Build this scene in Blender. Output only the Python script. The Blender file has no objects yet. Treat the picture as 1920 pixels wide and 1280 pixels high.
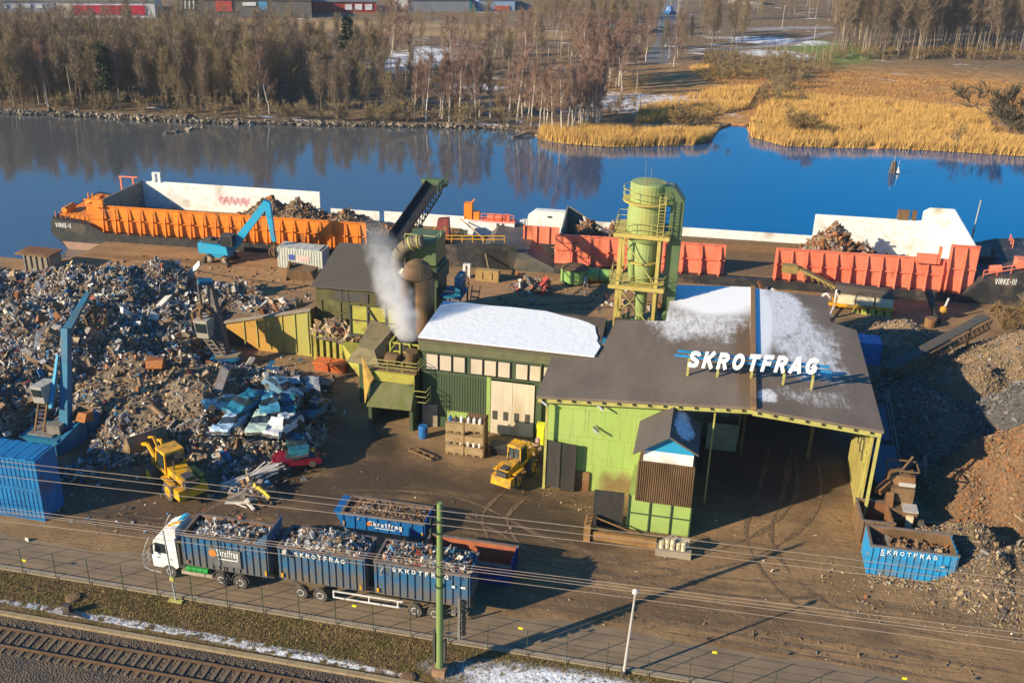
import bpy, math, random
import numpy as np
from mathutils import Vector, Matrix, noise as mnoise
random.seed(7); rng = np.random.default_rng(7)
SC = bpy.context.scene; COL = SC.collection
PI = math.pi; R = math.radians

# ---------------------------------------------------------------- camera
F = 1948.0; PITCH = R(23.9); ROLL = R(1.7); YAW = R(11.2); CH = 45.0
fw = np.array([-math.sin(YAW)*math.cos(PITCH), math.cos(YAW)*math.cos(PITCH), -math.sin(PITCH)])
r0 = np.array([math.cos(YAW), math.sin(YAW), 0.]); u0 = np.cross(r0, fw)
rt = r0*math.cos(ROLL)+u0*math.sin(ROLL); upv = np.cross(rt, fw)
CAMP = np.array([0, 0, CH])
def ray(px, py): return fw*F+rt*(px-960)-upv*(py-640)
def at(px, py, z=0.0):
    d = ray(px, py); return CAMP+d*((z-CH)/d[2])
def atY(px, py, Y):
    d = ray(px, py); return CAMP+d*(Y/d[1])
cam = bpy.data.cameras.new('camera'); camo = bpy.data.objects.new('camera', cam); COL.objects.link(camo)
cam.sensor_width = 36; cam.lens = F/1920*36; cam.clip_end = 6000; cam.clip_start = 0.5
m = Matrix(((rt[0], upv[0], -fw[0], 0), (rt[1], upv[1], -fw[1], 0), (rt[2], upv[2], -fw[2], CH), (0, 0, 0, 1)))
camo.matrix_world = m; SC.camera = camo

# ---------------------------------------------------------------- light
SAZ = R(48.8); SEL = R(22.3)
sdir = Vector((-math.sin(SAZ)*math.cos(SEL), -math.cos(SAZ)*math.cos(SEL), math.sin(SEL)))
sl = bpy.data.lights.new('sun', 'SUN'); sl.energy = 4.6; sl.angle = R(0.5); sl.color = (1.0, 0.84, 0.57)
so = bpy.data.objects.new('sun', sl); COL.objects.link(so)
so.rotation_mode = 'QUATERNION'; so.rotation_quaternion = sdir.to_track_quat('Z', 'Y')
W = bpy.data.worlds.new('World'); SC.world = W; W.use_nodes = True
nt = W.node_tree; bg = nt.nodes['Background']
sky = nt.nodes.new('ShaderNodeTexSky'); sky.sky_type = 'NISHITA'; sky.sun_disc = False
sky.sun_elevation = SEL; sky.sun_rotation = math.atan2(sdir.x, sdir.y); sky.air_density = 1.0; sky.dust_density = 0.4; sky.ozone_density = 3.5
hs = nt.nodes.new('ShaderNodeHueSaturation'); hs.inputs['Saturation'].default_value = 1.48; nt.links.new(sky.outputs[0], hs.inputs['Color']); nt.links.new(hs.outputs[0], bg.inputs[0]); bg.inputs[1].default_value = 0.094
vs = SC.view_settings; vs.view_transform = 'Standard'; vs.look = 'None'; vs.exposure = 0.8; vs.gamma = 1
SC.cycles.max_bounces = 6; SC.cycles.transparent_max_bounces = 8; SC.cycles.volume_bounces = 4
SC.cycles.use_denoising = True

# ---------------------------------------------------------------- materials
MATS = {}
def mat(name, c, rough=0.7, metal=0.0, c2=None, scale=1.5, amt=0.6, bump=0.0, bscale=8.0, spec=0.4, c3=None, s3=0.3, a3=0.5, stretch=(1, 1, 1), alpha=None):
    """procedural material: colour c worn into c2 by world-space noise, and c3 by larger noise"""
    if name in MATS: return MATS[name]
    M = bpy.data.materials.new(name); M.use_nodes = True; n = M.node_tree.nodes; L = M.node_tree.links
    b = n['Principled BSDF']; b.inputs['Roughness'].default_value = rough; b.inputs['Metallic'].default_value = metal
    b.inputs['Specular IOR Level'].default_value = spec
    if c2 is None: c2 = tuple(x*0.62 for x in c)
    g = n.new('ShaderNodeNewGeometry'); mp = n.new('ShaderNodeMapping'); L.new(g.outputs['Position'], mp.inputs[0])
    mp.inputs['Scale'].default_value = stretch
    t = n.new('ShaderNodeTexNoise'); t.inputs['Scale'].default_value = scale; t.inputs['Detail'].default_value = 8; t.inputs['Roughness'].default_value = 0.65
    L.new(mp.outputs[0], t.inputs[0])
    cr = n.new('ShaderNodeValToRGB'); cr.color_ramp.elements[0].position = 0.62-0.3*amt; cr.color_ramp.elements[1].position = 0.80-0.2*amt
    cr.color_ramp.elements[0].color = (*c, 1); cr.color_ramp.elements[1].color = (*c2, 1)
    L.new(t.outputs[0], cr.inputs[0]); out = cr.outputs[0]
    if c3:
        t3 = n.new('ShaderNodeTexNoise'); t3.inputs['Scale'].default_value = s3; t3.inputs['Detail'].default_value = 6; L.new(mp.outputs[0], t3.inputs[0])
        r3 = n.new('ShaderNodeValToRGB'); r3.color_ramp.elements[0].position = 0.62-0.3*a3; r3.color_ramp.elements[1].position = 0.78-0.25*a3
        L.new(t3.outputs[0], r3.inputs[0]); mx = n.new('ShaderNodeMix'); mx.data_type = 'RGBA'
        L.new(r3.outputs[0], mx.inputs[0]); L.new(out, mx.inputs[6]); mx.inputs[7].default_value = (*c3, 1); out = mx.outputs[2]
    L.new(out, b.inputs['Base Color'])
    if bump:
        tb = n.new('ShaderNodeTexNoise'); tb.inputs['Scale'].default_value = bscale; tb.inputs['Detail'].default_value = 5; L.new(g.outputs['Position'], tb.inputs[0])
        bp = n.new('ShaderNodeBump'); bp.inputs['Strength'].default_value = bump; bp.inputs['Distance'].default_value = 0.15
        L.new(tb.outputs[0], bp.inputs['Height']); L.new(bp.outputs[0], b.inputs['Normal'])
    MATS[name] = M; return M
RUST = (0.16, 0.065, 0.025)
M_ = dict(
 black=mat('black_steel', (0.018, 0.02, 0.024), .6, c2=(0.05, 0.04, 0.03)),
 tyre=mat('tyre_rubber', (0.07, 0.062, 0.055), .9, c2=(0.14, 0.11, 0.08), scale=3),
 darkgrey=mat('dark_grey_steel', (0.06, 0.06, 0.06), .6, c2=(0.1, 0.075, 0.05)),
 grey=mat('grey_steel', (0.22, 0.21, 0.19), .55, c2=(0.14, 0.11, 0.08)),
 galv=mat('galvanised_steel', (0.5, 0.5, 0.5), .45, metal=.3, c2=(0.35, 0.34, 0.32)),
 glass=mat('dark_glass', (0.02, 0.03, 0.035), .08, spec=.8, c2=(0.03, 0.04, 0.045)),
 white=mat('white_paint', (0.8, 0.8, 0.8), .5, c2=(0.62, 0.6, 0.56), c3=(0.45, 0.38, 0.3), a3=.15),
 snow=mat('snow', (0.86, 0.88, 0.92), .8, c2=(0.8, 0.83, 0.88), bump=.3, bscale=2),
 rust=mat('rusty_steel', (0.2, 0.09, 0.035), .85, c2=(0.11, 0.05, 0.025), c3=(0.26, 0.15, 0.07)),
 brownrust=mat('brown_dusty_steel', (0.2, 0.12, 0.06), .85, c2=(0.13, 0.075, 0.04), c3=(0.1, 0.06, 0.03), stretch=(1, 1, .3)),
 blue=mat('skip_blue_paint', (0.025, 0.125, 0.26), .55, c2=(0.1, 0.11, 0.12), scale=1.3, amt=.65, c3=(0.15, 0.12, 0.09), s3=.55, a3=.4),
 brightblue=mat('machine_blue_paint', (0.02, 0.32, 0.55), .45, c2=(0.03, 0.2, 0.34), amt=.3, c3=(0.16, 0.13, 0.1), a3=.2),
 cyan=mat('crane_blue_paint', (0.012, 0.15, 0.28), .5, c2=(0.02, 0.09, 0.17), amt=.5, c3=(0.12, 0.1, 0.08), a3=.2),
 yellow=mat('machine_yellow_paint', (0.72, 0.36, 0.01), .45, c2=(0.45, 0.24, 0.03), amt=.5, c3=(0.2, 0.13, 0.06), s3=1.2, a3=.42),
 lime=mat('lime_yellow_paint', (0.42, 0.4, 0.12), .6, c2=(0.3, 0.26, 0.085), amt=.5, c3=(0.25, 0.14, 0.05), a3=.25),
 tower=mat('pale_green_tower_paint', (0.28, 0.35, 0.13), .55, c2=(0.22, 0.28, 0.1), amt=.5, c3=(0.36, 0.34, 0.1), a3=.4, stretch=(1, 1, .25)),
 towersteel=mat('yellow_steelwork', (0.46, 0.37, 0.11), .55, c2=(0.4, 0.27, 0.05), amt=.5),
 ductgreen=mat('duct_green_paint', (0.085, 0.13, 0.065), .5, c2=(0.07, 0.12, 0.05), c3=(0.12, 0.15, 0.06)),
 fresh=mat('fresh_green_paint', (0.24, 0.42, 0.12), .5, c2=(0.2, 0.34, 0.1)),
 orange=mat('orange_barge_paint', (0.78, 0.24, 0.02), .6, c2=(0.6, 0.17, 0.02), scale=.7, c3=(0.28, 0.1, 0.03), s3=.9, a3=.22, stretch=(1, 1, .4)),
 salmon=mat('faded_red_barge_paint', (0.8, 0.22, 0.13), .6, c2=(0.68, 0.16, 0.09), scale=.7, c3=(0.34, 0.1, 0.05), s3=.9, a3=.2, stretch=(1, 1, .4)),
 hull=mat('black_hull_paint', (0.022, 0.025, 0.03), .55, c2=(0.06, 0.055, 0.05), scale=.8, c3=(0.12, 0.09, 0.07), s3=.5, a3=.25),
 hold=mat('dirty_hold_floor', (0.2, 0.12, 0.06), .9, c2=(0.13, 0.08, 0.045), scale=2, bump=.5),
 olive=mat('olive_cladding', (0.1, 0.09, 0.032), .75, c2=(0.06, 0.052, 0.024), scale=.9, c3=(0.16, 0.155, 0.055), s3=.7, a3=.3),
 ygreen=mat('yellow_green_steel', (0.38, 0.38, 0.07), .65, c2=(0.34, 0.27, 0.05), scale=.9, c3=(0.2, 0.11, 0.04), s3=.7, a3=.3),
 lightgreen=mat('light_green_cladding', (0.31, 0.43, 0.12), .6, c2=(0.25, 0.36, 0.1), scale=.5, c3=(0.3, 0.36, 0.1), s3=.25, a3=.25),
 darkgreen=mat('dark_green_cladding', (0.06, 0.085, 0.045), .65, c2=(0.045, 0.08, 0.035), scale=.7, stretch=(3, 3, .3)),
 fascia=mat('olive_fascia', (0.13, 0.13, 0.07), .7, c2=(0.1, 0.1, 0.055)),
 pane=mat('frosted_pane', (0.56, 0.48, 0.38), .35, c2=(0.48, 0.41, 0.33), scale=.8),
 door=mat('beige_door', (0.58, 0.5, 0.4), .6, c2=(0.48, 0.4, 0.3), scale=.8, stretch=(2, 2, .4), c3=(0.42, 0.3, 0.17), a3=.2),
 roof=mat('roofing_felt', (0.09, 0.078, 0.068), .85, c2=(0.085, 0.072, 0.058), scale=.8, bump=.2, bscale=3, stretch=(1, .3, 1), c3=(0.075, 0.058, 0.042), s3=.2),
 roofbrown=mat('brown_roofing', (0.12, 0.085, 0.06), .85, c2=(0.09, 0.065, 0.05), scale=.8),
 concrete=mat('weathered_concrete', (0.3, 0.25, 0.19), .85, c2=(0.22, 0.17, 0.12), scale=1.2, bump=.2),
 wood=mat('weathered_wood', (0.32, 0.22, 0.12), .8, c2=(0.22, 0.14, 0.08), stretch=(1, 4, 4)),
 polegreen=mat('mast_green_paint', (0.2, 0.27, 0.1), .55, c2=(0.17, 0.26, 0.08)),
 lampgrey=mat('lamp_post_grey', (0.48, 0.45, 0.42), .5, c2=(0.4, 0.37, 0.34)),
 red=mat('red_paint', (0.5, 0.03, 0.03), .5), orangeskip=mat('orange_skip_paint', (0.62, 0.16, 0.05), .6, c2=(0.4, 0.12, 0.05)),
 hivis=mat('hi_vis_fabric', (0.72, 0.72, 0.03), .8), fencegreen=mat('fence_green', (0.035, 0.055, 0.035), .6),
 text=mat('white_lettering', (0.85, 0.85, 0.84), .5, c2=(0.8, 0.8, 0.78)),
 signblue=mat('sign_blue', (0.02, 0.22, 0.5), .5), shine=mat('tank_cream_paint', (0.68, 0.6, 0.42), .45, c2=(0.55, 0.46, 0.3)),
 plasticwhite=mat('white_plastic', (0.72, 0.7, 0.68), .4), gasblue=mat('gas_bottle_blue', (0.03, 0.16, 0.45), .4), greenbox=mat('green_box', (0.01, 0.28, 0.04), .5),
 ontext=mat('orange_emblem', (0.8, 0.22, 0.05), .5),
)

def muddy(M, z0, z1, col):
    n = M.node_tree.nodes; L = M.node_tree.links; b = n['Principled BSDF']; src = b.inputs['Base Color'].links[0].from_socket
    g = n.new('ShaderNodeNewGeometry'); s = n.new('ShaderNodeSeparateXYZ'); L.new(g.outputs['Position'], s.inputs[0]); t = n.new('ShaderNodeTexNoise'); t.inputs['Scale'].default_value = 2.2; t.inputs['Detail'].default_value = 6; L.new(g.outputs['Position'], t.inputs[0])
    a = n.new('ShaderNodeMath'); a.operation = 'MULTIPLY_ADD'; L.new(t.outputs[0], a.inputs[0]); a.inputs[1].default_value = -2.2; L.new(s.outputs[2], a.inputs[2])
    r = n.new('ShaderNodeMapRange'); r.interpolation_type = 'SMOOTHSTEP'; r.inputs[1].default_value = z0-1.1; r.inputs[2].default_value = z1-1.1; r.inputs[3].default_value = .75; r.inputs[4].default_value = 0; L.new(a.outputs[0], r.inputs[0])
    m = n.new('ShaderNodeMix'); m.data_type = 'RGBA'; L.new(r.outputs[0], m.inputs[0]); L.new(src, m.inputs[6]); m.inputs[7].default_value = (*col, 1); L.new(m.outputs[2], b.inputs['Base Color'])
muddy(M_['blue'], 1.3, 3.0, (0.15, 0.12, 0.09))
# ---------------------------------------------------------------- mesh builder
class MB:
    def __init__(s): s.v = []; s.f = []; s.mi = []
    def poly(s, pts, mi=0):
        b = len(s.v); s.v += [tuple(map(float, p)) for p in pts]; s.f.append(tuple(range(b, b+len(pts)))); s.mi.append(mi); return s
    def raw(s, v, f, mi=0):
        b = len(s.v); s.v += [tuple(map(float, p)) for p in v]; s.f += [tuple(b+i for i in q) for q in f]; s.mi += [mi]*len(f); return s
    def box(s, x0, x1, y0, y1, z0, z1, mi=0, bev=0.0):
        if x0 > x1: x0, x1 = x1, x0
        if y0 > y1: y0, y1 = y1, y0
        v = [(x, y, z) for z in (z0, z1) for y in (y0, y1) for x in (x0, x1)]
        return s.raw(v, [(0, 2, 3, 1), (4, 5, 7, 6), (0, 1, 5, 4), (2, 6, 7, 3), (0, 4, 6, 2), (1, 3, 7, 5)], mi)
    def hexa(s, v, mi=0):   # bottom 4 (ccw), top 4
        return s.raw(v, [(3, 2, 1, 0), (4, 5, 6, 7), (0, 1, 5, 4), (1, 2, 6, 5), (2, 3, 7, 6), (3, 0, 4, 7)], mi)
    def prism(s, prof, d, mi=0):     # prof: 3D polygon, d: extrusion vector
        n = len(prof); a = [tuple(p) for p in prof]; b = [tuple(p[i]+d[i] for i in range(3)) for p in prof]
        return s.raw(a+b, [tuple(range(n-1, -1, -1)), tuple(range(n, 2*n))]+[(i, (i+1) % n, n+(i+1) % n, n+i) for i in range(n)], mi)
    def cyl(s, p0, p1, r0, r1=None, n=10, mi=0, caps=True):
        r1 = r0 if r1 is None else r1; p0 = Vector(p0); p1 = Vector(p1); d = (p1-p0)
        if d.length < 1e-6: return s
        d.normalize(); a = d.orthogonal().normalized(); b = d.cross(a); v = []
        for p, r in ((p0, r0), (p1, r1)):
            for i in range(n):
                t = 2*PI*i/n; v.append(p+(a*math.cos(t)+b*math.sin(t))*r)
        f = [(i, (i+1) % n, n+(i+1) % n, n+i) for i in range(n)]
        if caps: f += [tuple(range(n-1, -1, -1)), tuple(range(n, 2*n))]
        return s.raw(v, f, mi)
    def tube(s, pts, r, n=6, mi=0):
        for i in range(len(pts)-1):
            ra = r[i] if isinstance(r, (list, tuple)) else r; rb = r[i+1] if isinstance(r, (list, tuple)) else r
            s.cyl(pts[i], pts[i+1], ra, rb, n, mi)
        return s
    def bar(s, p0, p1, w, h=None, mi=0):
        h = w if h is None else h; p0 = Vector(p0); p1 = Vector(p1); d = (p1-p0).normalized()
        up = Vector((0, 0, 1)) if abs(d.z) < .95 else Vector((0, 1, 0))
        a = d.cross(up).normalized()*(w/2); b = a.cross(d).normalized()*(h/2)
        return s.hexa([p0-a-b, p0+a-b, p1+a-b, p1-a-b, p0-a+b, p0+a+b, p1+a+b, p1-a+b], mi)
    def lathe(s, c, prof, n=16, mi=0, ax='z'):
        v = []
        for r, h in prof:
            for i in range(n):
                t = 2*PI*i/n; x, y = r*math.cos(t), r*math.sin(t)
                v.append((c[0]+x, c[1]+y, c[2]+h) if ax == 'z' else ((c[0]+x, c[1]+h, c[2]+y) if ax == 'y' else (c[0]+h, c[1]+x, c[2]+y)))
        f = [(k*n+i, k*n+(i+1) % n, (k+1)*n+(i+1) % n, (k+1)*n+i) for k in range(len(prof)-1) for i in range(n)]
        f += [tuple(range(n-1, -1, -1)), tuple((len(prof)-1)*n+i for i in range(n))]
        return s.raw(v, f, mi)
    def rail(s, pts, h=1.1, r=.03, n=2, mi=0):   # handrail with posts along pts
        for i in range(len(pts)-1):
            a = Vector(pts[i]); b = Vector(pts[i+1]); k = max(1, int((b-a).length/1.3))
            for j in range(n): s.cyl(a+Vector((0, 0, h*(j+1)/n)), b+Vector((0, 0, h*(j+1)/n)), r, n=4, mi=mi)
            for j in range(k+1):
                p = a.lerp(b, j/k); s.cyl(p, p+Vector((0, 0, h)), r, n=4, mi=mi)
        return s
    def corr(s, p0, p1, z0, z1, n, d, nrm, mi=0, slope=0):  # corrugated sheet between two ground points
        p0 = Vector((p0[0], p0[1], 0)); p1 = Vector((p1[0], p1[1], 0)); nv = Vector((nrm[0], nrm[1], 0)); P = []
        for i in range(n):
            for t, o in ((0, 0), (.35, 0), (.5, 1), (.85, 1)): P.append(p0.lerp(p1, (i+t)/n)+nv*(d*o))
        P.append(p1.copy())
        v = [(p.x, p.y, z0) for p in P]+[(p.x+nv.x*slope, p.y+nv.y*slope, z1) for p in P]; k = len(P)
        return s.raw(v, [(i, i+1, k+i+1, k+i) for i in range(k-1)], mi)

class Thing:
    def __init__(s, name, label, cat, loc=(0, 0, 0), rz=0.0, group=None, kind=None):
        o = bpy.data.objects.new(name, None); COL.objects.link(o); o.empty_display_size = .3
        o.location = [float(x) for x in loc]; o.rotation_euler = (0, 0, rz)
        o['label'] = label; o['category'] = cat
        if group: o['group'] = group
        if kind: o['kind'] = kind
        s.o = o; s.inv = (Matrix.Translation([float(x) for x in loc]) @ Matrix.Rotation(rz, 4, 'Z')).inverted()
    def part(s, name, mb, mats, parent=None, world=True, smooth=False, label=None, kind=None):
        o = mkobj(name, mb, mats, s.inv if world else None, smooth)
        o.parent = parent if parent is not None else s.o
        if label: o['label'] = label
        if kind: o['kind'] = kind
        return o
def mkobj(name, mb, mats, inv=None, smooth=False):
    if isinstance(mats, (str,)) or not isinstance(mats, (list, tuple)): mats = [mats]
    mats = [M_[x] if isinstance(x, str) else x for x in mats]
    if isinstance(mb, bpy.types.Mesh):
        me = mb
        if inv is not None: me.transform(inv)
    else:
        me = bpy.data.meshes.new(name); V = np.array(mb.v, dtype=np.float64).reshape(-1, 3)
        if inv is not None:
            A = np.array(inv); V = V @ A[:3, :3].T + A[:3, 3]
        me.from_pydata(V.tolist(), [], mb.f)
        if len(mats) > 1: me.polygons.foreach_set('material_index', np.array(mb.mi, dtype=np.int32))
        if smooth: me.polygons.foreach_set('use_smooth', np.ones(len(me.polygons), dtype=bool))
        me.update()
    for q in mats: me.materials.append(q)
    o = bpy.data.objects.new(name, me); COL.objects.link(o); return o
def single(name, mb, mats, label, cat, loc=(0, 0, 0), rz=0, group=None, kind=None, world=True, smooth=False):
    inv = (Matrix.Translation([float(x) for x in loc]) @ Matrix.Rotation(rz, 4, 'Z')).inverted() if world else None
    o = mkobj(name, mb, mats, inv, smooth); o.location = [float(x) for x in loc]; o.rotation_euler = (0, 0, rz)
    if label: o['label'] = label
    if cat: o['category'] = cat
    if group: o['group'] = group
    if kind: o['kind'] = kind
    return o
def dup(t, loc, rz, label=None, group=None, scale=None):
    o = t.o if isinstance(t, Thing) else t
    c = o.copy(); COL.objects.link(c); c.location = [float(x) for x in loc]; c.rotation_euler = (0, 0, rz)
    if scale: c.scale = scale
    if label: c['label'] = label
    if group: c['group'] = group
    for ch in o.children:
        a = ch.copy(); COL.objects.link(a); a.parent = c
        for g in ch.children:
            b = g.copy(); COL.objects.link(b); b.parent = a
    return c
GLYPH = {
 'S': (.78, [[(.66, .74), (.62, .84), (.5, .88), (.26, .88), (.14, .82), (.12, .7), (.2, .58), (.4, .51), (.58, .43), (.66, .3), (.62, .17), (.5, .12), (.25, .12), (.13, .17), (.09, .28)]]),
 'K': (.8, [[(.12, 0), (.12, 1)], [(.7, 1), (.18, .45)], [(.32, .58), (.72, 0)]]), 'R': (.8, [[(.12, 0), (.12, 1)], [(.12, .88), (.48, .88), (.61, .82), (.65, .69), (.6, .57), (.48, .5), (.12, .5)], [(.4, .5), (.68, 0)]]),
 'O': (.84, [[(.41+.3*math.cos(2*PI*k/16), .5+.38*math.sin(2*PI*k/16)) for k in range(17)]]), 'T': (.76, [[(0, .88), (.76, .88)], [(.38, 0), (.38, .86)]]), 'F': (.7, [[(.12, 0), (.12, 1)], [(.12, .88), (.68, .88)], [(.12, .5), (.6, .5)]]),
 'A': (.8, [[(.05, 0), (.4, .98)], [(.4, .98), (.75, 0)], [(.2, .28), (.6, .28)]]), 'G': (.84, [[(.69, .74), (.6, .85), (.42, .88), (.22, .8), (.12, .6), (.12, .4), (.22, .2), (.42, .12), (.6, .15), (.69, .24), (.69, .46)], [(.42, .46), (.7, .46)]]),
 'V': (.76, [[(.06, 1), (.38, .02)], [(.38, .02), (.7, 1)]]), 'I': (.32, [[(.16, 0), (.16, 1)]]), 'E': (.7, [[(.12, 0), (.12, 1)], [(.12, .9), (.64, .9)], [(.12, .5), (.56, .5)], [(.12, .1), (.64, .1)]]), '-': (.5, [[(.08, .45), (.42, .45)]]),
 'k': (.6, [[(.1, 0), (.1, 1)], [(.5, .65), (.14, .28)], [(.24, .4), (.54, 0)]]), 'r': (.42, [[(.1, 0), (.1, .66)], [(.1, .46), (.22, .6), (.4, .6)]]), 'o': (.62, [[(.31+.2*math.cos(2*PI*k/12), .33+.25*math.sin(2*PI*k/12)) for k in range(13)]]),
 't': (.44, [[(.2, .92), (.2, .14), (.4, .07)], [(.02, .62), (.4, .62)]]), 'f': (.44, [[(.42, .93), (.28, .92), (.2, .8), (.2, 0)], [(.02, .62), (.4, .62)]]), 'a': (.62, [[(.29+.19*math.cos(2*PI*k/12), .33+.25*math.sin(2*PI*k/12)) for k in range(13)], [(.5, .64), (.5, 0)]]),
 'g': (.62, [[(.29+.19*math.cos(2*PI*k/12), .33+.25*math.sin(2*PI*k/12)) for k in range(13)], [(.5, .64), (.5, -.18), (.4, -.28), (.14, -.28)]])}
def textmesh(body, size, extrude=.02, shear=0., offset=0., space=1.0, M=None, align='CENTER'):
    """solid stroke lettering: every stroke is one mitred bar strip"""
    t = (.13+offset)*size; q = MB(); x = 0; lay = 0
    for ch in body:
        w, strokes = GLYPH.get(ch, (.4, []))
        for st in strokes:
            P_ = [Vector((px*size, py*size, 0)) for px, py in st]; closed = (P_[0]-P_[-1]).length < 1e-4; L = []; n = len(P_)
            for i in range(n):
                a = P_[i-1] if i > 0 else (P_[n-2] if closed else None); b = P_[i+1] if i < n-1 else (P_[1] if closed else None)
                d1 = (P_[i]-a).normalized() if a is not None else (b-P_[i]).normalized(); d2 = (b-P_[i]).normalized() if b is not None else d1
                d = (d1+d2).normalized(); k = min(1.6, 1/max(.5, d.dot(d1))); nn = Vector((-d.y, d.x, 0))*(t/2*k); L.append((P_[i]-nn, P_[i]+nn))
            z1 = extrude+.0015*lay; z0 = -extrude-.0015*lay; lay = (lay+1) % 4; v = []
            for l, r in L:
                for p in (l, r):
                    for z in (z0, z1): v.append((x+p.x+shear*p.y, p.y, z))
            f = []
            for i in range(n-1):
                o = i*4; e = o+4; f += [(o+1, o+3, e+3, e+1), (o, e, e+2, o+2), (o, o+1, e+1, e), (o+2, e+2, e+3, o+3)]
            if not closed: f += [(0, 2, 3, 1), (4*n-4, 4*n-3, 4*n-1, 4*n-2)]
            q.raw(v, f)
        x += (w+.16)*size*space
    if align == 'CENTER': off = x/2
    elif align == 'RIGHT': off = x
    else: off = 0
    me = bpy.data.meshes.new('lettering'); me.from_pydata([(a-off, b, c) for a, b, c in q.v], [], q.f); me.update()
    if M is not None: me.transform(M)
    return me
def frame(origin, xdir, updir=(0, 0, 1)):     # matrix taking text plane to a wall
    x = Vector(xdir).normalized(); y = Vector(updir).normalized(); z = x.cross(y).normalized()
    return Matrix(((x.x, y.x, z.x, origin[0]), (x.y, y.y, z.y, origin[1]), (x.z, y.z, z.z, origin[2]), (0, 0, 0, 1)))
def fbm(x, y, s=1.0, o=3):
    return mnoise.fractal(Vector((x*s, y*s, 3.7)), 1.0, 2.0, o)
def inpoly(x, y, P):
    c = False; n = len(P); j = n-1
    for i in range(n):
        if (P[i][1] > y) != (P[j][1] > y) and x < (P[j][0]-P[i][0])*(y-P[i][1])/(P[j][1]-P[i][1])+P[i][0]: c = not c
        j = i
    return c
def rawmesh(name, V, nper, mi=None, smooth=False):   # V: (k*nper,3) -> polygons of nper vertices, no shared verts
    V = np.asarray(V, dtype=np.float32).reshape(-1, 3); n = len(V); k = n//nper
    me = bpy.data.meshes.new(name); me.vertices.add(n); me.vertices.foreach_set('co', V.ravel())
    me.loops.add(n); me.loops.foreach_set('vertex_index', np.arange(n, dtype=np.int32))
    me.polygons.add(k); me.polygons.foreach_set('loop_start', np.arange(0, n, nper, dtype=np.int32)); me.polygons.foreach_set('loop_total', np.full(k, nper, dtype=np.int32))
    if mi is not None: me.polygons.foreach_set('material_index', np.asarray(mi, dtype=np.int32))
    me.update(calc_edges=True); return me
# ================================================================ SETTING
def nodes_for(name, rough=.9):
    M = bpy.data.materials.new(name); M.use_nodes = True; n = M.node_tree.nodes; L = M.node_tree.links
    b = n['Principled BSDF']; b.inputs['Roughness'].default_value = rough; b.inputs['Specular IOR Level'].default_value = .3
    g = n.new('ShaderNodeNewGeometry'); return M, n, L, b, g.outputs['Position']
def nz(n, L, pos, scale, detail=6, stretch=None, rough=.6):
    if stretch:
        mp = n.new('ShaderNodeMapping'); mp.inputs['Scale'].default_value = stretch; L.new(pos, mp.inputs[0]); pos = mp.outputs[0]
    t = n.new('ShaderNodeTexNoise'); t.inputs['Scale'].default_value = scale; t.inputs['Detail'].default_value = detail; t.inputs['Roughness'].default_value = rough
    L.new(pos, t.inputs[0]); return t.outputs[0]
def ramp(n, L, x, a, b, inv=False):
    r = n.new('ShaderNodeMapRange'); r.interpolation_type = 'SMOOTHSTEP'; r.inputs[1].default_value = a; r.inputs[2].default_value = b
    if inv: r.inputs[3].default_value = 1; r.inputs[4].default_value = 0
    L.new(x, r.inputs[0]); return r.outputs[0]
def mth(n, L, op, a, b=None):
    m = n.new('ShaderNodeMath'); m.operation = op
    for i, q in enumerate((a, b)):
        if q is None: continue
        if isinstance(q, (int, float)): m.inputs[i].default_value = q
        else: L.new(q, m.inputs[i])
    return m.outputs[0]
def mixc(n, L, f, a, b):
    m = n.new('ShaderNodeMix'); m.data_type = 'RGBA'
    if isinstance(f, (int, float)): m.inputs[0].default_value = f
    else: L.new(f, m.inputs[0])
    for i, q in ((6, a), (7, b)):
        if isinstance(q, tuple): m.inputs[i].default_value = (*q, 1)
        else: L.new(q, m.inputs[i])
    return m.outputs[2]
def blob(n, L, pos, cx, cy, rx, ry, rot=0, wob=.35, ws=.25, soft=.35):
    """soft-edged ragged patch on the ground"""
    mp = n.new('ShaderNodeMapping'); mp.vector_type = 'TEXTURE'; mp.inputs['Location'].default_value = (cx, cy, 0); mp.inputs['Rotation'].default_value = (0, 0, rot); mp.inputs['Scale'].default_value = (rx, ry, 1e4)
    L.new(pos, mp.inputs[0]); v = n.new('ShaderNodeVectorMath'); v.operation = 'LENGTH'; L.new(mp.outputs[0], v.inputs[0])
    t = nz(n, L, pos, ws, 5); d = mth(n, L, 'ADD', v.outputs['Value'], mth(n, L, 'MULTIPLY', mth(n, L, 'SUBTRACT', t, .5), wob*4))
    return ramp(n, L, d, 1-soft, 1+soft, inv=True)
def bumpn(n, L, b, h, strength, dist=.1):
    bp = n.new('ShaderNodeBump'); bp.inputs['Strength'].default_value = strength; bp.inputs['Distance'].default_value = dist
    L.new(h, bp.inputs['Height']); L.new(bp.outputs[0], b.inputs['Normal'])

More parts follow.
